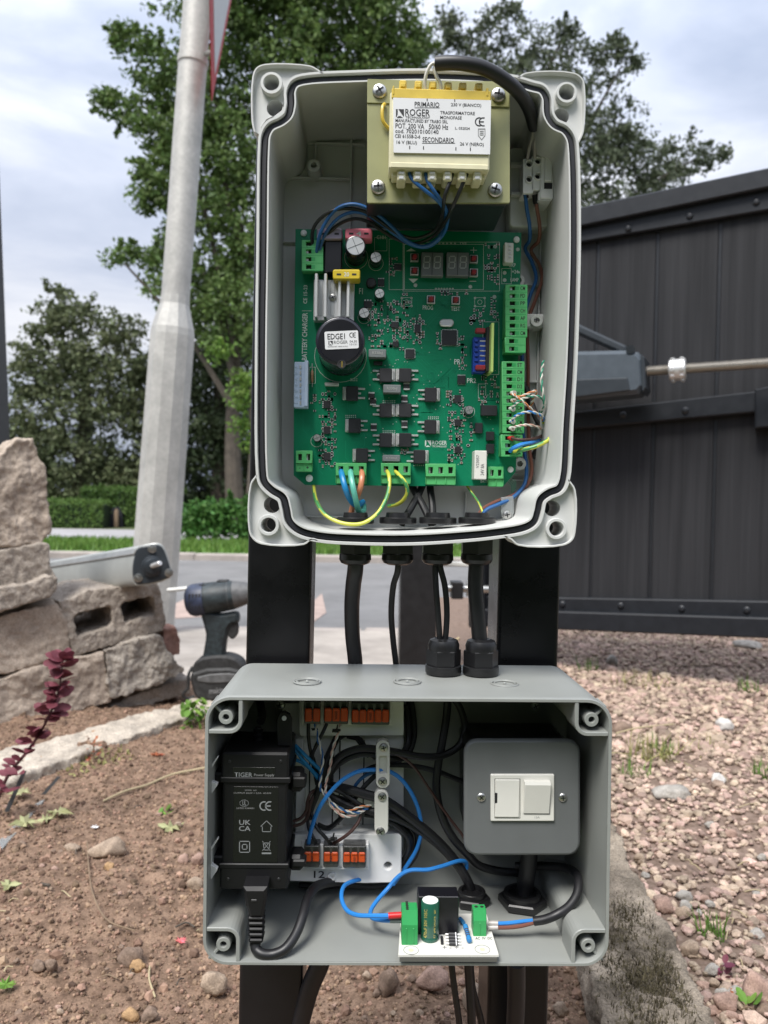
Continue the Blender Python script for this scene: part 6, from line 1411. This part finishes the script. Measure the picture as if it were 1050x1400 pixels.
# ---------------------------------------------------------------- cables leaving below
for lab, pts, r in [('thick black cable slanting down to the ground beside the post', [(452,1230,600),(440,1310,602),(424,1350,604),(408,1410,606),(395,1480,600)], .0075), ('thin black cable hanging below the lower box', [(617,1316,560),(621,1350,560),(628,1400,562),(632,1450,565)], .0024), ('black cable hanging below the lower box, middle of the three', [(640,1316,560),(642,1350,562),(644,1380,562),(646,1450,565)], .0032), ('thin black cable crossing behind the middle one below the lower box', [(643,1316,572),(646,1350,575),(655,1385,578),(668,1440,582)], .0026), ('thick black cable hanging in front of the post below the fused switch', [(706,1316,575),(706,1360,578),(704,1410,582),(703,1470,585)], .0068)]:
    wire('ground_cable', lab, pts, r, bk, 'cable', n=12)
# ================================================================ TREES, HEDGES, PLANTS
def leafmat(k, c, c2, tr=.25, hue=.015, isl=.35):
    m = mat(k, c, .55, var=.2, vs_=.9, col2=c2, isl=isl, hue=hue, spec=.35); t = m.node_tree; p = t.nodes['Principled BSDF']; o = [n for n in t.nodes if n.type == 'OUTPUT_MATERIAL'][0]
    tl_ = t.nodes.new('ShaderNodeBsdfTranslucent'); ms = t.nodes.new('ShaderNodeMixShader'); ms.inputs[0].default_value = tr
    t.links.new(p.inputs['Base Color'].links[0].from_socket, tl_.inputs[0]); t.links.new(p.outputs[0], ms.inputs[1]); t.links.new(tl_.outputs[0], ms.inputs[2]); t.links.new(ms.outputs[0], o.inputs[0]); M[k] = m
leafmat('leaf_oak', (.090, .150, .040), (.150, .225, .065), .3); leafmat('leaf_ever', (.085, .110, .065), (.140, .165, .100), .3); leafmat('leaf_grey', (.095, .122, .055), (.165, .190, .095)); leafmat('leaf_dark', (.055, .084, .036), (.095, .125, .060)); leafmat('leaf_lime', (.11, .21, .03), (.17, .28, .05)); leafmat('leaf_laurel', (.050, .14, .025), (.10, .23, .05)); leafmat('leaf_hedge', (.070, .145, .028), (.120, .205, .045)); leafmat('grass', (.095, .19, .028), (.15, .26, .05), .2)  # leaf_ever is paler and greyer: distant haze mixed into the leaf colour
leafmat('leaf_barberry', (.17, .040, .052), (.27, .075, .090), .2, .01, .3); leafmat('leaf_weed', (.10, .22, .03), (.19, .33, .06)); leafmat('dry_leaf', (.30, .32, .15), (.42, .40, .22), .15); leafmat('dry_grass', (.25, .26, .08), (.36, .32, .14), .15); leafmat('red_leaf', (.33, .08, .045), (.45, .14, .07), .15); leafmat('magenta_leaf', (.17, .04, .07), (.25, .07, .10), .2); leafmat('petal', (.75, .13, .16), (.8, .25, .25), .2)
dm('bark', (.085, .070, .055), .9, var=.3, vs_=9, bump=.8, bs=40); dm('twig', (.20, .14, .09), .85, var=.2); dm('straw', (.40, .33, .20), .85)
LEAF = (np.array([(0, -.5, 0), (.26, 0, .06), (0, .5, -.04), (-.26, 0, .06)]), np.array([(0, 1, 2), (0, 2, 3)]))
OVAL = (np.array([(0, 0, 0), (.24, .25, .05), (.30, .55, .06), (.16, .9, .02), (0, 1, -.03), (-.16, .9, .02), (-.30, .55, .06), (-.24, .25, .05), (0, .5, 0)]), np.array([(8, i, (i+1) % 8) for i in range(8)]))
rt_ = np.random.RandomState(17)
def crown_pts(blobs, Y, per, cl_r=.16, depth=.8):
    pts = []
    for bx_, by_, r, *yy in blobs:
        Yb = Y+(yy[0] if yy else 0); c = np.array(W(bx_, by_, Yb)); R_ = r*S(Yb); nc = max(8, int(1.45*(r/9)**2))
        d = rt_.normal(size=(nc, 3)); d /= np.linalg.norm(d, axis=1)[:, None]; rad = R_*(.35+.65*rt_.rand(nc)**.6)
        cc = c+d*rad[:, None]*np.array([1, depth, 1]); cr_s = max(.10, R_*cl_r)
        k = max(4, int(per)); L_ = rt_.normal(size=(nc, k, 3))*np.array([cr_s, cr_s, cr_s*.55]); pts.append((cc[:, None, :]+L_).reshape(-1, 3))
        ns_ = max(2, nc//7); dd = rt_.normal(size=(ns_, 3)); dd /= np.linalg.norm(dd, axis=1)[:, None]; q_ = rt_.rand(ns_, k, 1)*.55+.85      # loose sprays past the outline
        pts.append((c+dd[:, None, :]*q_*R_+rt_.normal(size=(ns_, k, 3))*R_*.06).reshape(-1, 3))
    return np.concatenate(pts)
def tree(name, label, cat, blobs, Y, per, leaf, m, trunk=None, limbs=(), group=None, cl_r=.16, depth=.8):
    base = Vector(trunk[0]) if trunk else Vector((W(blobs[0][0], 700, Y).x, Y, 0)); t = thing(name, label, cat, (base.x, base.y, 0), group)
    P_ = crown_pts(blobs, Y, per, cl_r, depth); n = len(P_); VV, FF = scatter([LEAF], P_, leaf*(.6+.8*rt_.rand(n)), rand_rot(n, rt_)); fast_mesh('crown', VV, FF, M[m], t)
    if trunk:
        tr_ = obj('trunk', MB().tube(trunk, [.20, .15, .11, .06], 10, 4), M['bark'], t)
        for l in limbs: obj('limb', MB().tube(l, [.07, .045, .02], 6, 3), M['bark'], tr_)
    return t
def Wl(Y, *p): return [W(x, y, Y) for x, y in p]
tree('oak_tree', 'large spreading green tree behind the lamp post, its boughs reaching left', 'tree',
     [(210,85,34),(180,60,20),(160,45,12),(245,110,50),(170,145,30),(140,142,14),(205,165,34),(250,185,48),(222,215,32),(195,233,14),(232,255,30),(198,272,14),(215,275,22),(300,40,70),(380,30,70),(460,30,70),(530,40,55),(560,70,35),(300,130,62),(330,210,66),(290,270,56),(330,320,62),(245,330,34),(205,345,22),(165,352,18),(225,375,34),(270,400,60),(330,420,70),(420,130,80),(500,110,60),(440,-40,90),(330,-40,80)], 15, 38, .11, 'leaf_oak',
     [Vector((W(318,700,15).x, 15.4, -.1)), W(318,600,15.4), W(322,480,15.4), W(330,300,15)], [Wl(15,(320,520),(280,380),(200,250)), Wl(15,(322,480),(270,250),(215,100)), Wl(15,(326,400),(400,200),(470,60)), Wl(15,(328,350),(300,200),(290,60)), Wl(15,(320,560),(250,450),(170,360))])
tree('dark_tree', 'dense dark tree filling the gap between lamp post and control box', 'tree', [(290,470,60),(330,500,60),(300,560,60),(340,590,60),(270,600,50),(310,640,44),(250,520,50),(240,640,40),(350,660,40)], 17, 30, .12, 'leaf_dark', [Vector((W(300,700,17).x, 17, -.1)), W(300,620,17), W(300,520,17), W(305,430,17)], [Wl(17,(300,600),(270,540),(250,480)), Wl(17,(300,580),(330,530),(345,480))], cl_r=.2)
tree('willow_tree', 'grey green fine leaved tree left of the lamp post', 'tree', [(75,412,24),(60,450,30),(100,440,38),(40,480,24),(30,520,26),(75,500,46),(130,470,44),(165,455,30),(120,540,56),(60,570,50),(20,580,30),(165,530,50),(175,600,52),(90,630,56),(30,640,46),(150,660,48),(200,500,34),(205,570,36),(195,650,40)], 16.5, 34, .115, 'leaf_grey', [Vector((W(110,700,17).x, 17, -.1)), W(112,630,17), W(118,540,17), W(110,470,17)], [Wl(17,(112,640),(70,560),(40,500)), Wl(17,(113,600),(150,520),(165,460)), Wl(17,(115,570),(90,480),(75,415)), Wl(17,(112,620),(60,600),(20,560))], cl_r=.2)
tree('evergreen_tree', 'feathery dark tree rising behind the control box and gate', 'tree', [(620,45,26),(610,22,12),(650,60,36),(680,40,30),(700,18,16),(720,70,40),(760,60,28),(775,38,14),(790,85,36),(830,75,24),(845,55,10),(850,90,22),(872,86,10),(660,110,50),(740,120,56),(810,150,50),(850,180,40),(780,200,60),(840,230,60),(890,220,44),(930,215,30),(960,210,18),(985,212,9),(900,250,40),(700,170,60),(820,280,60),(600,70,30),(640,170,60)], 19, 26, .12, 'leaf_ever', [Vector((W(740,700,19).x, 19, -.1)), W(738,500,19), W(735,300,19), W(730,100,19)], [Wl(19,(736,330),(680,180),(640,60)), Wl(19,(735,300),(800,180),(850,90)), Wl(19,(736,360),(860,270),(960,212)), Wl(19,(733,250),(740,120),(770,50))], cl_r=.17)
tree('lime_tree', 'light green leaves hanging beside the control box edge', 'tree', [(335,545,16),(340,575,18),(345,600,16),(330,520,10),(300,480,12)], 12.5, 26, .08, 'leaf_lime', [Vector((W(350,700,12.5).x, 12.5, -.1)), W(352,640,12.5), W(350,590,12.5), W(345,530,12.5)])
# clipped hedge with dark opening
def hedge(name, label, x0, x1, ytop, Y, dep, n, m='leaf_hedge', zb=-.13, leaf=.05):
    a, b = W(x0, ytop, Y), W(x1, ytop, Y); z1 = a.z; t = thing(name, label, 'hedge', ((a.x+b.x)/2, Y+dep/2, zb))
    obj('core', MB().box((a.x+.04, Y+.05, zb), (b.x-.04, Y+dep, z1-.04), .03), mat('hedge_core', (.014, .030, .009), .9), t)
    k = int(n*.6); P1 = np.stack([rt_.uniform(a.x, b.x, k), Y+rt_.normal(size=k)*.04+.03, rt_.uniform(zb, z1, k)], 1); k2 = n-k; P2 = np.stack([rt_.uniform(a.x, b.x, k2), rt_.uniform(Y, Y+dep, k2), z1+rt_.normal(size=k2)*.03], 1)
    P_ = np.concatenate([P1, P2]); VV, FF = scatter([LEAF], P_, leaf*(.6+.8*rt_.rand(n)), rand_rot(n, rt_)); fast_mesh('foliage', VV, FF, M[m], t); return t
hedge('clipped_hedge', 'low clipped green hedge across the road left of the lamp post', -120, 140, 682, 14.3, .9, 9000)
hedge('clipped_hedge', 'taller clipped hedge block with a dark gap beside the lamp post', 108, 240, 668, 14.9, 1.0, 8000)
tag(obj('bollard', MB().lathe(W(159, 721, 14.75)*1, UP, [(0, .04), (.02, .045), (.3, .04), (.34, .02), (.35, 0)], 10), M['twig']), 'small brown post standing in the dark hedge gap', 'post')
tag(obj('hedge_gap', MB().prism([Vector((W(x, y, 14.84).x, 14.84, W(x, y, 14.84).z)) for x, y in ((147,722),(150,700),(155,693),(163,693),(167,702),(168,722))], (0, .5, 0)), M['rubber']), 'dark arched opening in the clipped hedge', 'opening')
tree('laurel_bush', 'bright green leafy shrub along the verge right of the lamp post', 'shrub', [(255,710,18),(275,702,20),(298,708,22),(320,698,22),(342,703,22),(265,726,12),(300,726,12),(335,724,14)], 11.2, 60, .075, 'leaf_laurel', cl_r=.3)
tree('undergrowth', 'dim tangled undergrowth beneath the trees across the road', 'shrub', [(20,660,40),(80,665,40),(140,655,40),(210,660,40),(270,670,40),(330,670,40),(400,660,50),(480,670,50),(560,680,60),(640,690,50)], 18, 60, .14, 'leaf_dark', cl_r=.3)
# the planting goes on to both sides of the view
def copy_tree(t, label, dx, dy, rz):
    c = t.copy(); COL.objects.link(c); c.location = t.location+Vector((dx, dy, 0)); c.rotation_euler = (0, 0, rz); c['label'] = label; c['group'] = 'trees across the road'
    for ch in t.children:
        k = ch.copy(); COL.objects.link(k); k.parent = c
        for g in ch.children: q = g.copy(); COL.objects.link(q); q.parent = k
wt = [o for o in bpy.data.objects if o.name == 'willow_tree'][0]; dk = [o for o in bpy.data.objects if o.name == 'dark_tree'][0]
copy_tree(wt, 'grey green tree further along the far roadside', -7.5, 1, 1.7); copy_tree(dk, 'dense dark tree beyond the grey green ones', -10.5, -1, 2.6); copy_tree(wt, 'grey green tree at the far end of the hedge', -15, 2, 3.9); copy_tree(dk, 'dense dark tree standing behind the gate', 13, 2, 1.1); copy_tree(wt, 'grey green tree beyond the gate end', 20, 1, 4.4)
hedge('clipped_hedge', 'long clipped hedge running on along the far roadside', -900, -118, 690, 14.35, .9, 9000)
# added hedge, out of view behind the camera, keeping frontal sky light off the boxes
bh = thing('shade_hedge', 'tall dense hedge added out of view to shade the open boxes', 'hedge', (0, -3.6, -.1))
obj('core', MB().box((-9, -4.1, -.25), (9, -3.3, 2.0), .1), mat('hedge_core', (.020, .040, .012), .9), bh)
n = 9000; VV, FF = scatter([LEAF], np.stack([rt_.uniform(-9, 9, n), -3.28+rt_.normal(size=n)*.05, rt_.uniform(-.1, 2.05, n)], 1), .12*(.6+.8*rt_.rand(n)), rand_rot(n, rt_)); fast_mesh('foliage', VV, FF, M['leaf_hedge'], bh)
# verge grass
n = 16000; X_ = rt_.uniform(-6.5, 1.5, n); Y_ = rt_.uniform(8.4, 11, n); P_ = np.stack([X_, Y_, -.085-(Y_-8.36)*.0152], 1)
VV, FF = scatter([bl_], P_, .05+.05*rt_.rand(n), yaw_tilt(n, rt_, .35)); g_ = fast_mesh('verge_grass', VV, FF, M['grass'], org=(0, 8, 0)); stuff(g_); tag(g_, 'short green grass on the verge across the road', 'grass')
# ---------------------------------------------------------------- stones lying about
dm('stone_tan', (.36, .275, .205), .9, speck=.35, var=.3, vs_=60, bump=.8, bs=300, spec=.25); dm('stone_pink', (.37, .25, .20), .9, speck=.35, var=.3, vs_=60, bump=.8, bs=300, spec=.25); dm('stone_grey', (.36, .335, .30), .9, speck=.35, var=.3, vs_=60, bump=.8, bs=300, spec=.25); dm('stone_white', (.55, .53, .50), .9, var=.25, vs_=60, bump=.8, bs=300, spec=.25); dm('stone_brown', (.23, .165, .125), .9, speck=.35, var=.3, vs_=60, bump=.8, bs=300, spec=.25); dm('stone_ochre', (.40, .255, .135), .9, speck=.35, var=.25, vs_=60, bump=.8, bs=300, spec=.25)
RT = [rock_t(3, s+40, .34, 1) for s in range(8)]
def rock(label, px, py, w, h, m, hf=soil_h, seed=0, group=None, dep=.8):
    g = G(px, py+h*.4, 0); z = hf(g.x, g.y); g = G(px, py+h*.4, z); k = g.y/F; V, Fc = RT[seed % 8]; V = V.copy(); o = Vector((seed*3.7, seed*1.9, 2))
    V += np.array([[.05*noise.noise(Vector(v)*5+o)]*3 for v in V])*V
    a = seed*1.3; c_, s_ = math.cos(a), math.sin(a); V = V @ np.array([[c_, -s_, 0], [s_, c_, 0], [0, 0, 1]])
    V /= np.abs(V).max(0); V *= np.array([w*k/2, w*k/2*dep, h*k/2*1.08]); V += np.array([g.x, g.y+w*k*.2, z+h*k*.38])
    return tag(fast_mesh('stone', V, Fc, M[m], sm=True), label, 'stone', group)
sg1 = 'stones lying in the bare soil'; s2 = 'pebble half sunk in the bare soil of the bed'
for i, (l, px, py, w, h, m) in enumerate([('broad flat tan stone on the soil left of the lower box', 144, 1165, 52, 28, 'stone_tan'), ('small ochre stone in front of the broad flat tan one', 148, 1187, 15, 14, 'stone_ochre'), ('low tan stone sunk beside the broad flat one', 96, 1161, 24, 12, 'stone_tan'), ('grey brown stone with a smaller one leaning on it', 176, 1312, 38, 28, 'stone_brown'), ('small orange brown stone leaning on the grey brown one', 186, 1324, 24, 17, 'stone_ochre'), ('rounded tan stone beside the black post foot', 291, 1349, 36, 34, 'stone_tan'), ('ochre stone chip at the soil edge', 178, 1392, 28, 20, 'stone_ochre'), ('brown stone beside the ochre chip', 203, 1390, 26, 22, 'stone_brown'), ('dull round stone, one of two touching in the soil', 52, 1323, 18, 18, 'stone_brown'), ('dull round stone lying against another in the soil', 69, 1321, 18, 18, 'stone_brown'), ('pale round stone against the lower box side', 269, 1176, 20, 18, 'stone_pink'), ('reddish stone next to the pale round one at the box side', 250, 1176, 15, 14, 'stone_pink'), ('long tan stone slanting by the lower box side', 267, 1211, 26, 20, 'stone_tan'), ('upright grey brown stone under the lower box', 531, 1346, 30, 40, 'stone_brown'), ('angular reddish stone under the lower box', 592, 1343, 48, 36, 'stone_pink'), ('tan stone behind the thin cables under the lower box', 650, 1368, 44, 40, 'stone_tan'), ('small tan stone right of the black post foot', 767, 1381, 24, 22, 'stone_tan')]): rock(l, px, py, w, h, m, soil_h, i, sg1)
rk = random.Random(4)
for i in range(34):
    px, py = rk.uniform(5, 270), rk.uniform(1090, 1395); w = rk.uniform(5, 12); cm = rk.choice(['tan', 'brown', 'pink', 'tan']); rock('%s pebble half sunk in the open soil of the bed' % {'pink': 'pinkish'}.get(cm, cm), px, py, w, w*rk.uniform(.6, .9), 'stone_'+cm, soil_h, i+3, 'pebbles in the soil')
for i in range(14):
    px, py = rk.uniform(430, 760), rk.uniform(1335, 1395); w = rk.uniform(7, 15); cm = rk.choice(['tan', 'brown', 'pink']); rock('%s pebble in the soil under the lower box' % {'pink': 'pinkish'}.get(cm, cm), px, py, w, w*rk.uniform(.6, .9), 'stone_'+cm, soil_h, i+5, 'pebbles under the lower box')
for i, (l, px, py, w, h, m) in enumerate([('white stone lump standing out of the gravel', 992, 993, 28, 24, 'stone_white'), ('long flat grey stone on the gravel near the kerb', 922, 1086, 54, 20, 'stone_grey'), ('pale grey stone behind the long flat one', 984, 1068, 24, 18, 'stone_white'), ('flat stone lying under the gate', 1026, 883, 42, 14, 'stone_grey'), ('small pale stone on the gravel beside the post', 838, 904, 17, 16, 'stone_grey'), ('brown stone half hidden by the lower box', 852, 997, 30, 20, 'stone_brown'), ('large pinkish stone at the gravel edge', 1042, 1358, 46, 50, 'stone_pink'), ('pink stone in front of the red leaf', 996, 1376, 38, 36, 'stone_pink'), ('tan stone against the mossy kerb', 946, 1300, 30, 24, 'stone_tan'), ('pinkish stone by the kerb with a grey one touching', 910, 1240, 26, 22, 'stone_pink'), ('grey stone touching the pinkish one by the kerb', 938, 1228, 26, 18, 'stone_grey'), ('tan stone in front of the two by the kerb', 936, 1250, 24, 18, 'stone_tan'), ('dark stone on the gravel past the kerb', 858, 1290, 1, 1, 'stone_brown')][:-1]): rock(l, px, py, w, h, m, grav_h, i+2, 'larger stones on the gravel')
for i in range(70):
    py = rk.uniform(1000, 1395); px = rk.uniform(845+max(0, py-1170)*.62, 1048); w = rk.uniform(12, 24)*(.6+.5*(py-1000)/400); cm = rk.choice(['pink', 'pink', 'tan', 'grey', 'brown']); rock('%s %s stone standing proud of the surrounding gravel' % ('chunky' if w > 17 else 'medium' if w > 12 else 'small', {'pink': 'pinkish'}.get(cm, cm)), px, py, w, w*rk.uniform(.5, .8), 'stone_'+cm, grav_h, i+1, 'coarser stones in the gravel')
# ---------------------------------------------------------------- small plants, leaves, twigs
def plant(name, label, cat, pos, n, size, m, spread, hgt, tmpl=OVAL, tilt=.9, group=None):
    t = thing(name, label, cat, pos, group); a = rt_.rand(n)*6.283; r = spread*np.sqrt(rt_.rand(n)); P_ = np.stack([pos[0]+r*np.cos(a), pos[1]+r*np.sin(a), pos[2]+hgt*rt_.rand(n)], 1)
    sc = size*(.6+.7*rt_.rand(n)); VV, FF = scatter([tmpl], P_, sc, yaw_tilt(n, rt_, tilt)); fast_mesh('leaves', VV, FF, M[m], t)
    obj('stem', MB().tube([Vector(pos)-UP*.01, Vector(pos)+UP*hgt*.9], .0016, 5, 1), M['twig'], t); return t
BL = (np.array([(-.03, 0, 0), (.03, 0, 0), (.022, .12, .5), (-.022, .12, .5), (0, .35, 1)]), np.array([(0, 1, 2), (0, 2, 3), (3, 2, 4)]))
def at_s(px, py, hf=soil_h):
    g = G(px, py, 0); return G(px, py, hf(g.x, g.y))
plant('weed', 'bright green leafy weed growing beside the drill', 'weed', at_s(268, 992), 60, .022, 'leaf_weed', .035, .05)
plant('weed', 'yellow green moss cushion on the pale edging', 'weed', at_s(108, 1055), 90, .010, 'dry_grass', .05, .012)
plant('weed', 'small yellow green tuft near the reddish seedlings', 'weed', at_s(150, 1038), 60, .010, 'dry_grass', .045, .012)
plant('weed', 'reddish seedling standing before the pale edging', 'weed', at_s(128, 1036), 24, .010, 'red_leaf', .02, .04)
plant('weed', 'small green sprout left of the lower box', 'weed', at_s(225, 1114), 16, .012, 'leaf_weed', .014, .008)
plant('weed', 'red seedling between the gravel stones', 'weed', at_s(986, 1338, grav_h), 10, .013, 'magenta_leaf', .009, .018, tilt=.7)
plant('weed', 'tiny green seedling at the gravel edge', 'weed', at_s(1020, 1385, grav_h), 7, .014, 'leaf_weed', .008, .01)
for l, px, py, n, s, sp in [('green grass tuft growing from the gravel by the kerb', 974, 1282, 44, .03, .016), ('yellowing grass tuft beside the lower box', 886, 1036, 60, .05, .05), ('thin grass tuft on the gravel below the gate', 1022, 946, 40, .045, .03), ('grass tuft by the white stone', 1044, 1064, 40, .04, .025), ('small grass tuft near the black post', 806, 916, 40, .04, .04), ('sparse grass on the open gravel', 878, 936, 70, .04, .09), ('thin grass tuft behind the long flat stone', 902, 1030, 40, .04, .03), ('short grass by the long flat grey stone', 868, 1064, 30, .04, .03), ('faint grass tuft further along the gravel', 940, 1025, 40, .035, .06)]:
    plant('grass_tuft', l, 'grass', at_s(px, py, grav_h), n, s, 'dry_grass' if 'yellow' in l or 'sparse' in l or 'faint' in l else 'grass', sp, .004, BL, .8)
def flat_leaf(label, px, py, size, m, hf=soil_h, seed=1, cat='leaf', group=None):
    p = at_s(px, py, hf)+UP*.006; r = random.Random(seed); n = 11; pts = []
    for k in range(n*2): a = math.pi*k/n+r.uniform(-.1, .1); q = size*(.5 if k % 2 else r.uniform(.8, 1.1)); pts.append(p+Vector((math.cos(a)*q, math.sin(a)*q*.9, r.uniform(-.1, .35)*size)))
    mb = MB(); mb.add([p+UP*size*.1]+pts, [(0, k+1, (k+1) % (n*2)+1) for k in range(n*2)], True); return tag(obj('leaf', mb, M[m]), label, cat, group)
for i, (l, px, py, s, m) in enumerate([('pale dried leaf on the soil near the barberry', 34, 1132, .025, 'dry_leaf'), ('pale dried leaf beside another on the soil', 62, 1126, .018, 'dry_leaf'), ('curled pale leaf further along the soil', 80, 1117, .024, 'dry_leaf'), ('green lobed leaf beside the barberry stem', 28, 1090, .022, 'dry_leaf'), ('crumpled green leaf left of the lower box', 232, 1138, .024, 'dry_leaf'), ('green leaf at the soil edge by the twig', 12, 1218, .018, 'dry_leaf'), ('pinkish red petal on the soil', 247, 1293, .008, 'petal'), ('small white fragment on the soil', 130, 1136, .008, 'label_white'), ('reddish brown leaf on the soil', 215, 1036, .016, 'red_leaf')]): flat_leaf(l, px, py, s, m, soil_h, i)
flat_leaf('orange red leaf lying on the gravel', 1012, 1369, .014, 'red_leaf', grav_h, 5); flat_leaf('green leaf lying at the soil corner', 8, 1355, .014, 'leaf_weed', soil_h, 7)
def twig(label, pts, r, m='twig', hf=soil_h, cat='twig'): return tag(obj('twig', MB().tube([at_s(x, y, hf)+UP*(h+r) for x, y, h in pts], r, 6, 4), M[m]), label, cat)
twig('long pale root lying across the soil toward the lower box', [(141,1100,.004),(170,1088,.006),(200,1078,.004),(235,1066,.008),(282,1055,.006)], .0022, 'straw')
twig('thin wiry root curving over the soil', [(119,1160,.01),(121,1190,.006),(130,1235,.003),(150,1265,.003),(184,1279,.005)], .0010, 'twig')
twig('short broken twig on the soil', [(36,1215,.003),(50,1214,.004),(68,1215,.003)], .0018, 'bark')
twig('pale root thread near the brown stone', [(205,1325,.004),(204,1345,.004),(212,1370,.004)], .0011, 'straw')
twig('thin twig under the lower box edge', [(240,1273,.004),(255,1268,.005),(266,1272,.003)], .0012, 'bark')
twig('pale dead stem lying on the gravel beside the lower box', [(842,1010,.01),(870,1004,.012),(920,996,.008)], .0022, 'straw', grav_h)
for i in range(16):
    px, py = rk.uniform(10, 270), rk.uniform(1090, 1390); a = rk.uniform(0, 3.14); L = rk.uniform(10, 30); twig('fine root thread strewn on the bare soil', [(px, py, .002), (px+L*.5*math.cos(a)+rk.uniform(-3, 3), py+L*.25*math.sin(a), .005), (px+L*math.cos(a), py+L*.5*math.sin(a), .002)], .0008, rk.choice(['twig', 'straw', 'bark']))['group'] = 'root threads on the soil'
for i in range(18):
    py = rk.uniform(1090, 1390); px = rk.uniform(880+max(0, py-1170)*.6, 1045); a = rk.uniform(0, 3.14); L = rk.uniform(12, 34); twig('dry straw strewn over the gravel', [(px, py, .006), (px+L*.5*math.cos(a), py+L*.25*math.sin(a)+2, .011), (px+L*math.cos(a), py+L*.5*math.sin(a), .006)], .0008, rk.choice(['straw', 'straw', 'twig']), grav_h)['group'] = 'dry straws on the gravel'
# barberry sprig
bb = thing('barberry_sprig', 'purple red leaved sprig leaning up in front of the stacked wall', 'plant', at_s(-12, 1118))
sp = [at_s(-12, 1118), W(10, 1062, 1.32), W(40, 1024, 1.30), W(64, 985, 1.28), W(80, 945, 1.27), W(86, 905, 1.27)]
SP = smooth(sp, 5); obj('stem', MB().tube(sp, [.0035, .003, .0025, .0018, .001], 6, 5), mat('barberry_stem', (.07, .022, .026), .7), bb)
ov = OVAL; lme = []
for k in range(3):
    me = bpy.data.meshes.new('leaf'); V = ov[0].copy(); V[:, 2] += .08*np.sin(V[:, 1]*3+k); me.from_pydata([tuple(v) for v in V], [], [tuple(f) for f in ov[1]]); me.polygons.foreach_set('use_smooth', [True]*len(me.polygons)); me.materials.append(M['leaf_barberry']); lme.append(me)
def bleaf(p, dirv, s):
    o = bpy.data.objects.new('leaf', lme[rk.randrange(3)]); COL.objects.link(o); o.parent = bb; o.location = p-ROOT[bb.name]
    d = Vector(dirv).normalized(); o.rotation_euler = (d.to_track_quat('Y', 'Z') @ Quaternion((0, 1, 0), rk.uniform(-1.2, 1.2))).to_euler(); o.scale = (s, s, s)
for i, p in enumerate(SP[4:]):
    f = i/len(SP[4:]); nl = 2 if f < .35 else 4
    for k in range(nl):
        a = rk.uniform(0, 6.28); bleaf(p, (math.cos(a), math.sin(a)*.7-.3, rk.uniform(-.1, .8)), rk.uniform(.020, .032)*(1 if f > .3 else .8))
for k in range(5): a = k*1.25; bleaf(SP[-1], (math.cos(a)*.7, math.sin(a)*.5, .8), .026)
for q in ((24, 1060), (6, 1085)):
    for k in range(3): a = rk.uniform(0, 6.28); bleaf(W(q[0], q[1], 1.3), (math.cos(a), math.sin(a), .4), .026)
tag(obj('plastic_strip', MB().prism([at_s(-4, 1156)+UP*.004, W(52, 1094, 1.42), W(63, 1092, 1.42), W(60, 1104, 1.42), at_s(2, 1166)+UP*.004], (0, .0015, .001)), M['clear_clip']), 'clear plastic strip sticking up from the soil beside the sprig', 'strip')
for l, a, b in [('dark thin blade leaning behind the sprig', (8, 1112), (33, 1054)), ('dark thin blade leaning beside the pale edging', (56, 1090), (80, 1062))]:
    A, B_ = at_s(*a), W(*b, at_s(*a).y); tag(obj('blade', MB().prism([A-RIGHT*.004, A+RIGHT*.004, B_+RIGHT*.004, B_-RIGHT*.003], (0, .001, 0)), M['slate']), l, 'blade')
tag(obj('dead_stem', MB().tube([W(600, 905, 2.2), W(612, 885, 2.2), W(628, 872, 2.2)], .004, 6), M['straw']), 'dry plant stem standing on the pavement behind the cables', 'twig')
